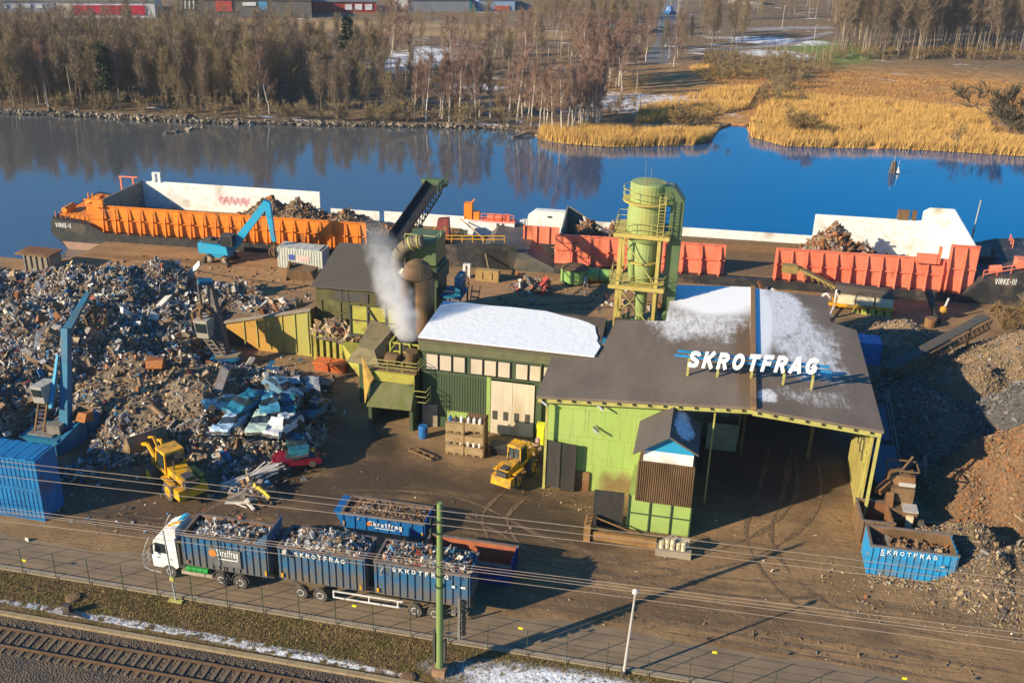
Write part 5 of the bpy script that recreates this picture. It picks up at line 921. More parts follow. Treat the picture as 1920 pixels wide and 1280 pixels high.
# ---- loose skips
K = Thing('skip_container', 'low bright blue open skip full of brown shreds standing behind the truck', 'skip', (-21.8, 62.4, 0))
b = skipbox(K, -3.2, 3.2, 0, 2.3, .08, 1.25, 8, key=mat('clean_skip_blue', (0.01, 0.12, 0.36), .45, c2=(0.015, 0.09, 0.28), amt=.4))
q = MB(); q.prism([(-3.9, .1, 1.3), (-3.2, .05, .1), (-3.2, .05, 1.3)], (0, 2.2, 0)); K.part('sloped_end', q, MATS['clean_skip_blue'], parent=b, world=False)
me = textmesh('Skrotfrag', .42, .006, 0, .006, 1, frame((.25, -.09, .52), (1, 0, 0))); K.part('lettering', me, 'text', parent=b, world=False)
q = MB(); q.box(-.6, 1.0, -.095, -.085, .36, .41); K.part('underline', q, 'text', parent=b, world=False)
q = MB(); q.lathe((-1.05, -.12, .68), [(.07, 0), (.17, 0), (.17, .03), (.07, .03)], 12, ax='y'); K.part('emblem', q, 'ontext', parent=b, world=False)
q = MB(); q.box(3.02, 3.14, -.1, -.085, .15, .55); q.box(-3.1, -3.0, -.1, -.085, .2, .6); K.part('reflector', q, 'yellow', parent=b, world=False)
load(-24.9, -18.7, 62.5, 64.6, 1.0, .22, 2600, .13, [.03, .12, .5, .1, .15, 0, .1, 0], 34, 'scrap_load', 'brown shredded scrap filling the low bright blue skip', (0, 0, 0))
K = Thing('skip_container', 'empty blue open skip with rusty orange inside, partly hidden behind the trailer', 'skip', (-14.4, 58.3, 0))
skipbox(K, -3.2, 3.2, 0, 2.5, .1, 1.6, 8, key=mat('deep_skip_blue', (0.005, 0.04, 0.2), .5), inner=mat('rusty_lining', (0.42, 0.13, 0.06), .8, c2=(0.3, 0.09, 0.05)))
K = Thing('skip_container', 'scuffed bright blue ribbed bin lettered SKROTFRAG, empty, standing in gravel on the right', 'skip', (16.45, 66.1, 0), R(1.5))
b = skipbox(K, -2.95, 2.95, 0, 2.6, .05, 2.4, 13, key=mat('scuffed_sky_blue', (0.02, 0.27, 0.56), .5, c2=(0.12, 0.16, 0.2), scale=1.4, amt=.5, c3=(0.2, 0.15, 0.11), a3=.3), inner='brownrust')
letters(K, 'SKROTFRAG', b, -2.35, 1.7, -.1, 1.9, .38); q = MB(); q.box(-2.28, -1.98, -.1, -.085, 1.76, 1.82); K.part('underline', q, 'text', parent=b, world=False)
K = Thing('skip_container', 'dented low rusty skip standing just behind the scuffed bright blue bin', 'skip', (14.2, 69.9, 0), R(3))
skipbox(K, -.9, 1.4, 0, 3.0, .05, 2.0, 4, key='brownrust', inner='rust')
load(13.8, 19.1, 66.4, 68.5, 1.25, .5, 1500, .2, [.02, .1, .5, .25, .12, 0, .02, 0], 35, 'scrap_load', 'thin layer of brown scrap in the bottom of the scuffed bright blue bin', (0, 0, 0))
# ---- stacked blue shipping containers
def shipcon(name, label, loc, L_, key, group=None, h=2.59, world_rz=0):
    T = Thing(name, label, 'shipping container', loc, world_rz, group); w = 2.44
    q = MB(); q.corr((-L_+.12, 0), (-.12, 0), .15, h-.12, int(L_/.36), .05, (0, 1)); q.corr((-L_+.12, w), (-.12, w), .15, h-.12, int(L_/.36), .05, (0, -1)); q.corr((0, .12), (0, w-.12), .15, h-.12, 7, .05, (-1, 0)); q.corr((-L_, .12), (-L_, w-.12), .15, h-.12, 7, .05, (1, 0)); T.part('wall', q, key, world=False)
    q = MB()
    for i in range(int(L_/.5)): q.box(-L_+.5*i, -L_+.5*i+.46, .02, w-.02, h-.05, h+(.0 if i % 2 else .02))
    T.part('roof', q, key, world=False)
    q = MB()
    for x in (-L_, -.12):
        for y in (-.01, w-.11): q.box(x, x+.13, y, y+.12, 0, h)
    for y in (-.012, w-.108):
        for z in (0, h-.13): q.box(-L_+.13, -.12, y, y+.12, z, z+.13)
    for z in (0, h-.13): q.box(-.115, .012, .11, w-.11, z, z+.13)
    T.part('frame', q, key, world=False); return T
cb = mat('container_blue', (0.012, 0.17, 0.42), .5, c2=(0.015, 0.12, 0.3), c3=(0.12, 0.1, 0.09), a3=.15)
shipcon('shipping_container', 'corrugated blue shipping container standing on the ground at left edge', (-46.8, 57.6, 0), 12.2, cb, 'stacked blue containers'); shipcon('shipping_container', 'corrugated blue shipping container stacked on top of another at left edge', (-46.8, 57.6, 2.62), 12.2, cb, 'stacked blue containers')
T = shipcon('shipping_container', 'pale grey corrugated shipping container with sprayed panel by the blue handler', (-46.9, 114.4, 0), 5.9, mat('container_grey', (0.5, 0.52, 0.48), .6, c2=(0.4, 0.42, 0.38), c3=(0.3, 0.25, 0.18), a3=.2))
q = MB(); q.box(-4.4, -3.6, -.03, -.02, 1.1, 1.8); T.part('blue_patch', q, mat('patch_blue', (0.06, 0.1, 0.4), .6), world=False)
q = MB(); q.box(-3.3, -1.6, -.03, -.02, 1.35, 1.75); q.box(-3.2, -1.7, -.03, -.02, 1.0, 1.25); T.part('pink_patch', q, mat('patch_pink', (0.65, 0.4, 0.38), .6, c2=(0.6, 0.55, 0.5), scale=5), world=False)
shipcon('shipping_container', 'bright blue container with snow-edged top standing in shade beside the big shed', (18.4, 103.6, 0), 3.0, mat('shade_blue', (0.02, 0.25, 0.55), .5), h=2.4)
# ---- wheel loaders
def loader(label, loc, rz, lift=.5, key='yellow'):
    T = Thing('wheel_loader', label, 'wheel loader', loc, rz)
    q = MB(); q.hexa([(-3.3, -.75, 1.0), (-.6, -.8, 1.0), (-.6, .8, 1.0), (-3.3, .75, 1.0), (-3.2, -.6, 2.0), (-.6, -.75, 2.35), (-.6, .75, 2.35), (-3.2, .6, 2.0)]); q.hexa([(-3.75, -1.25, .7), (-2.9, -1.3, .7), (-2.9, 1.3, .7), (-3.75, 1.25, .7), (-3.6, -1.2, 1.45), (-2.9, -1.25, 1.5), (-2.9, 1.25, 1.5), (-3.6, 1.2, 1.45)]); body = T.part('engine_body', q, key, world=False)
    q = MB(); q.box(-3.3, -2.4, -.4, .4, 2.05, 2.2); q.box(-3.64, -3.3, -.6, .6, 1.5, 1.95); T.part('grille', q, 'darkgrey', parent=body, world=False)
    q = MB(); q.hexa([(-.9, -.8, 2.0), (.7, -.8, 1.7), (.7, .8, 1.7), (-.9, .8, 2.0), (-.8, -.72, 3.3), (.5, -.72, 3.3), (.5, .72, 3.3), (-.8, .72, 3.3)]); cab = T.part('cab', q, 'glass', world=False)
    q = MB(); q.hexa([(-1.0, -.85, 3.3), (.65, -.85, 3.3), (.65, .85, 3.3), (-1.0, .85, 3.3), (-.95, -.8, 3.5), (.6, -.8, 3.5), (.6, .8, 3.5), (-.95, .8, 3.5)]); T.part('cab_roof', q, key, parent=cab, world=False)
    q = MB()
    for x0, x1 in ((-.9, -.82), (.72, .52)):
        for y in (-.82, .82): q.bar((x0, y, 1.9), (x1, y*.9, 3.35), .13)
    q.box(-.95, .75, -.86, .86, 1.6, 1.85); T.part('cab_frame', q, key, parent=cab, world=False)
    q = MB(); q.box(.6, 2.3, -.55, .55, .8, 1.7); T.part('front_frame', q, key, world=False)
    z1 = 1.0+lift
    q = MB()
    for y in (-.55, .55): q.tube([(1.2, y, 1.9), (2.6, y, 2.0+lift*.6), (3.7, y, z1)], .16, 6)
    q.bar((1.4, 0, 2.0), (2.6, 0, 2.5+lift*.6), .2); q.bar((2.6, 0, 2.5+lift*.6), (3.6, 0, z1+.5), .14); T.part('lift_arm', q, key, world=False)
    q = MB(); w = 1.65; pr_ = [(3.7, z1-.6), (5.1, z1-.7), (5.15, z1-.62), (4.0, z1-.4), (3.85, z1+.2), (4.2, z1+.75), (4.0, z1+.8), (3.6, z1+.1)]
    q.prism([(x, -w, z) for x, z in pr_], (0, 2*w, 0))
    for y in (-w, w-.06): q.prism([(3.75, y, z1-.55), (5.1, y, z1-.66), (4.2, y, z1+.75), (3.7, y, z1+.1)], (0, .06, 0))
    bk = T.part('bucket', q, mat('dusty_bucket', (0.24, 0.16, 0.09), .8, c2=(0.14, 0.1, 0.06)), world=False)
    q = MB()
    for i in range(8): y = -w+.1+i*.44; q.hexa([(5.1, y, z1-.7), (5.4, y+.04, z1-.72), (5.4, y+.1, z1-.72), (5.1, y+.14, z1-.7), (5.1, y, z1-.6), (5.4, y+.04, z1-.68), (5.4, y+.1, z1-.68), (5.1, y+.14, z1-.6)])
    T.part('bucket_teeth', q, 'darkgrey', parent=bk, world=False)
    for x in (-2.0, 1.35):
        for y in (-1.05, 1.05): wheel(T, x, y, .82, .82, .62, rim=key)
    q = MB()
    for y in (-1.4, 1.0): q.box(-2.9, -1.1, y, y+.4, 1.68, 1.78)
    T.part('mudguard', q, key, world=False)
    q = MB(); q.cyl((-1.5, .4, 2.2), (-1.5, .4, 3.0), .07, n=6); T.part('exhaust', q, 'darkgrey', world=False)
    return T
loader('large yellow wheel loader with raised toothed bucket digging into the scrap heap', (-40.2, 64.7, 0), math.atan2(.57, -.82), 1.3)
loader('smaller yellow wheel loader parked by the green shed wall, seen from behind', (-13.6, 72.6, 0), R(72), .1).o.scale = (.74, .74, .95)
# ---- material handlers
def grapple(T, p, s=1.0, parent=None, key='brownrust'):
    q = MB(); p = Vector(p); q.cyl(p, p+Vector((0, 0, -.6*s)), .12*s, n=6); q.box(p.x-.25*s, p.x+.25*s, p.y-.25*s, p.y+.25*s, p.z-1.0*s, p.z-.6*s)
    for k in range(5):
        a = 2*PI*k/5; d = Vector((math.cos(a), math.sin(a), 0)); c = p+Vector((0, 0, -.9*s)); q.tube([c+d*.25*s, c+d*.75*s+Vector((0, 0, -.35*s)), c+d*.7*s+Vector((0, 0, -1.0*s)), c+d*.25*s+Vector((0, 0, -1.5*s))], [.14*s, .17*s, .13*s, .04*s], 5)
    return T.part('grapple', q, key, parent=parent)
H = Thing('material_handler', 'sky blue wheeled material handler with bent boom standing on the quay', 'material handler', (-60.5, 114.6, 0))
q = MB(); q.box(-62.0, -59.2, 113.6, 115.6, .7, 1.1); H.part('undercarriage', q, 'brightblue')
q = MB()
for x in (-62.3, -59.0):
    for y in (113.2, 116.0): q.bar((x+.3 if x < -60 else x-.3, y, .8), (x, y, .12), .2); q.box(x-.25, x+.25, y-.25, y+.25, .02, .12)
H.part('outrigger', q, 'darkgrey')
for x in (-61.6, -59.5):
    for y in (113.5, 115.7):
        q = MB(); q.lathe((x, y-.2, .55), [(.33, 0), (.55, 0), (.55, .4), (.33, .4)], 16, ax='y'); o = H.part('wheel', q, 'tyre'); q = MB(); q.lathe((x, y-.22, .55), [(.05, 0), (.32, 0), (.32, .44), (.05, .44)], 10, ax='y'); H.part('rim', q, mat('dusty_rim', (0.4, 0.3, 0.2), .7), parent=o)
q = MB(); q.hexa([(-63.0, 113.4, 1.2), (-59.0, 113.4, 1.2), (-59.0, 115.8, 1.2), (-63.0, 115.8, 1.2), (-63.0, 113.5, 2.5), (-59.2, 113.5, 2.3), (-59.2, 115.7, 2.3), (-63.0, 115.7, 2.5)]); hb = H.part('house', q, 'brightblue')
q = MB(); q.box(-62.6, -60.4, 113.8, 115.4, 2.52, 2.75); q.box(-62.2, -61.4, 114, 115, 2.76, 3.0); H.part('engine_deck', q, 'darkgrey', parent=hb)
q = MB(); q.box(-59.7, -58.3, 113.3, 114.5, 2.4, 3.7); cb_ = H.part('cab', q, 'glass'); q = MB(); q.box(-59.75, -58.25, 113.25, 114.55, 3.71, 3.82); q.box(-59.75, -59.65, 113.25, 113.35, 2.4, 3.7); q.box(-58.35, -58.25, 113.25, 113.35, 2.4, 3.7); H.part('cab_frame', q, 'darkgrey', parent=cb_)
e1_ = atY(502, 382, 114.8); e2_ = atY(514, 452, 114.8)
q = MB(); q.hexa([(-59.6, 114.5, 1.9), (-58.6, 114.5, 1.6), (-58.6, 115.1, 1.6), (-59.6, 115.1, 1.9), (e1_[0]-.45, 114.6, e1_[2]+.35), (e1_[0]+.1, 114.6, e1_[2]-.3), (e1_[0]+.1, 115.0, e1_[2]-.3), (e1_[0]-.45, 115.0, e1_[2]+.35)]); q.hexa([(-59.2, 114.5, 1.9), (-58.2, 114.5, 1.9), (-58.2, 115.1, 1.9), (-59.2, 115.1, 1.9), (-57.5, 114.55, 4.4), (-56.7, 114.55, 3.9), (-56.7, 115.05, 3.9), (-57.5, 115.05, 4.4)]); H.part('boom', q, 'brightblue')
q = MB(); q.hexa([(e2_[0]-.25, 114.6, e2_[2]), (e2_[0]+.25, 114.6, e2_[2]), (e2_[0]+.25, 115, e2_[2]), (e2_[0]-.25, 115, e2_[2]), (e1_[0]-.5, 114.55, e1_[2]+.45), (e1_[0]+.35, 114.55, e1_[2]+.2), (e1_[0]+.35, 115.05, e1_[2]+.2), (e1_[0]-.5, 115.05, e1_[2]+.45)]); H.part('stick', q, 'brightblue')
grapple(H, (e2_[0], 114.8, e2_[2]), .9)
# crane 1: pedestal crane in the heap, left
H = Thing('scrap_crane', 'tall blue pedestal crane with pale cab at the left of the heap', 'crane', (-52.5, 68.2, 0))
q = MB(); q.hexa([(-55.2, 66.6, 0), (-51.6, 66.6, 0), (-51.6, 69.6, 0), (-55.2, 69.6, 0), (-55.2, 66.6, 1.3), (-51.6, 66.6, 1.3), (-51.6, 69.6, 1.3), (-55.2, 69.6, 1.3)]); H.part('base', q, 'cyan')
q = MB(); q.prism([(-51.5, 66.4, 0), (-50.6, 69.4, 0), (-50.6, 69.4, 2.3), (-51.5, 66.4, 1.0)], (-.4, .1, 0)); q.prism([(-50.59, 69.6, .2), (-49.9, 70.4, .2), (-49.9, 70.4, 2.3), (-50.59, 69.6, 2.3)], (-.6, .2, 0)); H.part('counterweight', q, 'cyan')
q = MB(); q.box(-54.6, -52.3, 67.0, 69.2, 1.31, 1.42); q.box(-53, -51.8, 67.4, 69, 1.43, 2.2); H.part('deck', q, 'grey')
q = MB()
for x in (-54.3, -53.5): q.bar((x, 67.6, 1.4), (x+.3, 68.4, 4.0), .14)
for i in range(7): q.box(-54.2, -53.4, 67.7+.11*i, 67.8+.11*i, 1.8+.33*i, 1.86+.33*i)
H.part('cab_post', q, 'brownrust')
q = MB(); q.hexa([(-53.9, 67.6, 4.1), (-52.9, 67.6, 4.1), (-52.6, 69.0, 4.1), (-53.7, 69.0, 4.1), (-53.95, 67.4, 5.7), (-52.9, 67.4, 5.7), (-52.6, 69.1, 5.7), (-53.7, 69.1, 5.7)]); c_ = H.part('cab', q, mat('pale_crane_cab', (0.42, 0.4, 0.36), .6, c2=(0.3, 0.27, 0.23))); q = MB(); q.prism([(-53.8, 67.5, 4.75), (-53.0, 67.5, 4.75), (-53.0, 67.4, 5.45), (-53.85, 67.4, 5.45)], (0, -.05, 0)); H.part('window', q, 'glass', parent=c_)
a = Vector((-51.9, 68.4, 1.6)); el = Vector(atY(124, 615, 70.5)); tip = Vector(atY(166, 548, 73.0))
def boomseg(q, p0, p1, w0, h0, w1, h1):
    d = (p1-p0).normalized(); s = d.cross(Vector((0, 1, .2))).normalized(); n_ = s.cross(d).normalized()
    q.hexa([p0-s*w0-n_*h0, p0+s*w0-n_*h0, p0+s*w0+n_*h0, p0-s*w0+n_*h0, p1-s*w1-n_*h1, p1+s*w1-n_*h1, p1+s*w1+n_*h1, p1-s*w1+n_*h1])
q = MB(); boomseg(q, a, el, .4, .38, .3, .3); H.part('boom', q, 'cyan')
q = MB(); boomseg(q, el+Vector((-.15, 0, -.5)), tip, .34, .36, .18, .2); H.part('stick', q, 'cyan')
q = MB(); boomseg(q, a+Vector((-.75, -.5, 2)), el.lerp(a, .25)+Vector((-.5, -.4, 0)), .14, .14, .1, .1); H.part('cylinder', q, 'brightblue'); q = MB(); q.tube([tip, tip+Vector((.1, 0, .5))], .1, 5); H.part('tip_light', q, 'darkgrey')
grapple(H, tip+Vector((.45, 0, -.6)), 1.15)
# crane 2
H = Thing('scrap_crane', 'dark weathered crane with cyan tipped arm beside the yellow ramp wall', 'crane', (-46.3, 86.2, 0))
q = MB(); q.lathe((-46.0, 86.2, 0), [(1.5, 0), (1.6, 1.0), (1.3, 1.1)], 16); H.part('base', q, 'cyan')
q = MB(); q.prism([(-46.6, 85.1, 1.15), (-44.6, 86.0, 1.15), (-44.6, 86.9, 1.15), (-46.6, 86.2, 1.15)], (0, 0, .25)); H.part('deck', q, 'concrete')
dk_ = mat('weathered_crane_arm', (0.09, 0.085, 0.08), .6, c2=(0.2, 0.17, 0.14), amt=.5)
tp = Vector(atY(391, 528, 87)); a = Vector((-46.0, 86.3, 1.2)); q = MB(); boomseg(q, a, tp, .4, .4, .3, .3); q.cyl(a+Vector((-.5, -.5, 1.5)), tp+Vector((-.35, -.4, -2.2)), .1, n=6); H.part('boom', q, dk_)
t2_ = Vector(atY(371, 529, 86)); q = MB(); boomseg(q, tp+Vector((.3, 0, .05)), t2_, .25, .3, .22, .25); H.part('stick', q, 'cyan')
q = MB(); q.tube([t2_, t2_+Vector((.1, 0, -2.2))], .14, 6); H.part('hanger', q, dk_)
grapple(H, t2_+Vector((.1, 0, -1.6)), 1.2)
q = MB(); q.hexa([(-48.1, 84.8, 3.4), (-46.9, 84.8, 3.4), (-46.9, 86.6, 3.4), (-48.1, 86.6, 3.4), (-48.3, 84.6, 5.3), (-46.9, 84.6, 5.3), (-46.9, 86.7, 5.3), (-48.3, 86.7, 5.3)]); c_ = H.part('cab', q, mat('grey_crane_cab', (0.4, 0.36, 0.3), .6, c2=(0.3, 0.25, 0.2))); q = MB(); q.prism([(-48.1, 84.74, 4.0), (-47.0, 84.74, 4.0), (-47.0, 84.63, 5.0), (-48.15, 84.63, 5.0)], (0, -.05, 0)); H.part('window', q, 'glass', parent=c_)
q = MB(); q.bar((-47.8, 85.2, 3.4), (-46.7, 85.6, 1.3), .16); q.bar((-47.0, 85.2, 3.4), (-45.9, 85.6, 1.3), .16)
for i in range(5): t = i/5; q.bar((-47.8+1.1*t, 85.2+.4*t, 3.4-2.1*t), (-47.0+1.1*t, 85.2+.4*t, 3.4-2.1*t), .08)
H.part('cab_post', q, 'concrete')
# ---- small excavator / crusher head among the gravel
H = Thing('screening_machine', 'rusty compact screening machine with pale panels standing behind the bright blue bin', 'machine', (16.6, 72.4, 0))
q = MB(); q.box(15.5, 17.6, 72.2, 74.8, .5, 1.9); q.box(15.6, 17.3, 73.2, 75, 2.0, 3.2); H.part('body', q, 'brownrust')
q = MB(); q.hexa([(15.3, 73.6, 2.4), (17.4, 73.4, 2.4), (17.5, 75.2, 2.4), (15.3, 75.2, 2.4), (15.4, 73.9, 3.9), (17.3, 73.9, 3.9), (17.3, 75.2, 3.9), (15.4, 75.2, 3.9)]); H.part('cab', q, 'rust')
q = MB(); q.rail([(15.3, 73.5, 3.9), (17.4, 73.5, 3.9), (17.4, 75.2, 3.9), (15.3, 75.2, 3.9)], .7, .07, 1); q.bar((16, 73.4, 4.5), (17, 74.8, 5.2), .16); H.part('guard_frame', q, 'brownrust')
q = MB(); q.box(16.1, 17.3, 73.42, 73.55, 3.3, 3.6); H.part('pale_panel', q, 'lampgrey'); q = MB(); q.box(16.5, 17.6, 72.0, 73.2, 1.91, 2.0); H.part('pale_lid', q, 'lampgrey')
q = MB(); q.box(16.8, 17.3, 71.9, 72.15, .3, 1.6); H.part('cream_post', q, 'shine')
for y in (72.3, 74.6):
    q = MB(); q.lathe((17.95, y, .6), [(.3, -.2), (.6, -.2), (.6, .2), (.3, .2)], 14, ax='x'); H.part('wheel', q, 'tyre')
q = MB(); q.bar((15.4, 73.8, 3.3), (14.6, 73.0, 2.8), .5, .5); q.bar((15.5, 73.0, 2.9), (15.5, 72.0, 1.0), .5, .3); H.part('arm', q, 'rust')
# ================================================================ HEAPS ON THE YARD
HP = [tuple(at(x, y)[:2]) for x, y in ((-260, 900), (0, 905), (100, 905), (200, 905), (330, 890), (420, 905), (500, 905), (600, 850), (618, 760), (560, 700), (470, 690), (430, 665), (405, 620), (430, 603), (590, 585), (520, 568), (440, 548), (300, 548), (200, 562), (110, 545), (60, 530), (0, 500), (-260, 470))]
import bisect
def edge_d(x, y):
    b = 1e9; n_ = len(HP)
    for i in range(n_):
        x1, y1 = HP[i]; x2, y2 = HP[(i+1) % n_]; dx, dy = x2-x1, y2-y1; t = max(0, min(1, ((x-x1)*dx+(y-y1)*dy)/(dx*dx+dy*dy+1e-9))); b = min(b, (x1+t*dx-x)**2+(y1+t*dy-y)**2)
    return math.sqrt(b)
BUMPS = [(-66, 96, 5.2, 7, 5), (-59.5, 99, 4.6, 4, 3), (-79, 92, 3.4, 8, 5), (-52, 99, 3.2, 4, 3), (-47, 100, 2.8, 5, 2.5), (-63, 82, 5.5, 9, 8), (-45, 76, 3.6, 6, 5), (-72, 76, 4.4, 9, 9), (-37.5, 77, 2.6, 5, 6), (-54, 90, 3.4, 6, 5), (-50, 77, 3.2, 6, 6), (-60, 71, 3.6, 6, 5), (-42.5, 72, 2.4, 4, 4), (-90, 82, 3.2, 12, 12)]
HOL = [(-52.6, 67.6, 3.8, 3.2), (-46.2, 85.2, 2.7, 2.4), (-41.5, 65.4, 4.6, 3.2)]
hc = {}
def HH(x, y):
    k = (round(x*4), round(y*4))
    if k in hc: return hc[k]
    x, y = k[0]/4, k[1]/4; h = 0
    if inpoly(x, y, HP):
        e = edge_d(x, y); s = 0
        for cx, cy, hh, rx, ry in BUMPS: s = max(s, hh*math.exp(-.5*((x-cx)/rx)**2-.5*((y-cy)/ry)**2)*1.0)
        h = (s+.9*fbm(x, y, .28)+.4*fbm(x+50, y, .9))*min(1, e/3.2)+.2
        for cx, cy, rx, ry in HOL:
            d = ((x-cx)/rx)**2+((y-cy)/ry)**2
            if d < 1.6: h *= max(0, min(1, (d-.5)/1.1))
        h = max(h, .0)
    hc[k] = h; return h
def brown(x, y): return ((x+46)/6.5)**2+((y-75.5)/6)**2 < 1+.5*fbm(x, y, .3) or ((x+54)/5)**2+((y-75)/3)**2 < .6
def carz(x, y): return ((x+37)/4.5)**2+((y-76)/7)**2 < 1
G1 = [.3, .33, .15, .03, .13, .06, .08, .015]; G2 = [.2, .3, .1, .04, .22, .14, .03, .02]; G3 = [.06, .1, .36, .1, .06, .01, .33, .01]
nb = lambda x, y, h: not brown(x, y)
me = heap('scrap_heap', HH, (-92, -31, 61, 104), .5, [(88000, .2, G1, nb, .45, .35), (26000, .22, G3, lambda x, y, h: brown(x, y), .4, .25), (4200, .42, G1, nb, .6, .5), (80, .95, [.2, .22, .12, .08, .12, .14, .1, .02], nb, .7, .4), (5600, .36, G2, lambda x, y, h: carz(x, y), .5, .3)], '', '', SCR, None, 41)
for m_ in SCR: me.materials.append(m_)
o = bpy.data.objects.new('scrap_heap', me); COL.objects.link(o); o['label'] = 'huge grey, white and brown mixed scrap heap covering the left of the yard'; o['category'] = 'scrap heap'
# scattered litter around the heap foot and on the yard
def litter(N, box, size, probs, seed, keep=None):
    r = np.random.default_rng(seed); x = r.uniform(box[0], box[1], N); y = r.uniform(box[2], box[3], N)
    if keep is not None: k = np.array([keep(a, b) for a, b in zip(x, y)]); x, y = x[k], y[k]
    return debris(np.stack([x, y, np.full(len(x), .03)], 1), size, probs, r, .7, .3)
Ls = [litter(500, (-48, -30, 58, 90), .22, G2, 51, lambda a, b: HH(a, b) < .1), litter(420, (-14, 2, 64.5, 72), .09, [.05, .1, .35, .1, .15, 0, .3, 0], 52, lambda a, b: abs(b-(71-(a+11)*.38)) < 1.5+fbm(a, b, .5)), litter(160, (-48, 24, 55, 71), .1, [.45, .1, .1, 0, .2, 0, .15, 0], 53), litter(700, (10, 24, 60.5, 67), .075, [.05, .1, .35, .05, .1, 0, .4, 0], 54), litter(500, (13.5, 20, 64.9, 66), .085, [.1, .1, .2, 0, .05, 0, .6, 0], 55), litter(220, (-72, -40, 106, 114), .25, [.05, .1, .5, .2, .15, 0, .05, 0], 56), litter(160, (-24, -8, 110, 120), .3, [.15, .2, .35, .15, .1, 0, .05, .02], 57), litter(260, (-4, 20, 56, 62), .13, [0, 0, .5, 0, .5, 0, 0, 0], 58, lambda a, b: abs(b-(56.6+.35*fbm(a, 3, .3))) < .9)]
me = rawmesh('yard_litter', np.concatenate([a for a, b in Ls]), 4, np.concatenate([b for a, b in Ls]))
for m_ in SCR: me.materials.append(m_)
o = bpy.data.objects.new('yard_litter', me); COL.objects.link(o); o['kind'] = 'stuff'
# ---- gravel-like shred piles on the right
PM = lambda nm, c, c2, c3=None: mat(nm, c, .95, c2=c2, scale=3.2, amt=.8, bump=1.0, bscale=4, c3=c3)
def pile(label, blobs, box, key, cols, N, size, seed, step=.6):
    def hf(x, y):
        h = 0
        for cx, cy, hh, rx, ry in blobs:
            d = math.sqrt(((x-cx)/rx)**2+((y-cy)/ry)**2); h = max(h, hh*max(0, 1-d)*(1+.1*fbm(x, y, .5))+.0)
        return h+(.12*fbm(x, y, 1.1)+.1*fbm(x+9, y, .4) if h > .15 else 0)
    mats = cols+[key]; me = heap('scrap_pile', hf, box, step, [(N, size, [1/len(cols)]*len(cols), None, .3, .3)], '', '', mats, None, seed)
    for m_ in mats: me.materials.append(m_)
    o = bpy.data.objects.new('scrap_pile', me); COL.objects.link(o); o['label'] = label; o['category'] = 'scrap pile'; o['group'] = 'shredded scrap piles on the right'
    return hf
tan = SCR[6]; brn = SCR[2]; gr_ = SCR[1]; rs = SCR[3]; dkk = SCR[4]; pl = SCR[0]
lt = mat('shred_light_brown', (0.3, 0.215, 0.125), .9, c2=(0.2, 0.14, 0.08), scale=3); md = mat('shred_mid_brown', (0.2, 0.145, 0.095), .9, c2=(0.13, 0.095, 0.065), scale=3); og = mat('shred_orange', (0.3, 0.155, 0.07), .9, c2=(0.2, 0.1, 0.045), scale=3); bg_ = mat('shred_blue_grey', (0.2, 0.2, 0.21), .8, c2=(0.12, 0.12, 0.13), scale=3)
pile('tall light brown shredded pile behind the long conveyor at right', [(33.5, 103, 6.5, 11, 9), (38, 102, 7.5, 12, 12), (27, 98.5, 3.6, 7, 7)], (18, 50, 90, 117), PM('pile_light_brown', (0.24, 0.165, 0.1), (0.155, 0.105, 0.063)), [lt, md, md, lt, gr_], 26000, .15, 61)
pile('dark blue-grey pile of fines half way up the right side', [(29.5, 91, 6.2, 6.5, 6), (34, 91, 6.5, 8, 7)], (22, 44, 83, 99), PM('pile_blue_grey', (0.1, 0.095, 0.092), (0.06, 0.056, 0.055)), [bg_, dkk, gr_], 9000, .13, 62)
pile('rusty orange-brown shredded pile at the right edge above the foreground gravel', [(27.5, 81, 6.5, 7.2, 8), (33, 80, 8, 9, 9), (23, 79, 2.6, 4.5, 5)], (17, 45, 70, 91), PM('pile_rust', (0.22, 0.125, 0.065), (0.14, 0.08, 0.042)), [og, md, og, rs, lt], 26000, .12, 63)
pile('low mixed brown and grey pile in the bottom right, around the blue bin', [(22.0, 66.5, 2.8, 4.2, 5.0), (26, 66.5, 3.6, 6, 6), (21.3, 71, 2.4, 3.6, 3), (30, 68, 4, 7, 7), (18.6, 71.3, 1.2, 3, 1.8)], (14, 40, 59, 76), PM('pile_mixed', (0.16, 0.112, 0.068), (0.1, 0.07, 0.044)), [md, tan, gr_, dkk, lt, brn], 30000, .1, 64)
pile('small pale brown pile beside the conveyor foot, edged with grey scraps', [(21.5, 110, 2.8, 5, 6), (19.0, 112.5, 1.8, 3, 3)], (14, 30, 102, 118), PM('pile_pale', (0.32, 0.23, 0.14), (0.22, 0.15, 0.09)), [lt, md, gr_], 7000, .15, 65)
pile('dark shaded pile of fines between the big shed and the right hand heaps', [(21.5, 90, 3.4, 6, 10), (21, 98, 1.6, 5, 5)], (14.5, 30, 78, 108), PM('pile_shaded', (0.16, 0.125, 0.095), (0.1, 0.08, 0.06)), [md, gr_, dkk], 9000, .16, 66)
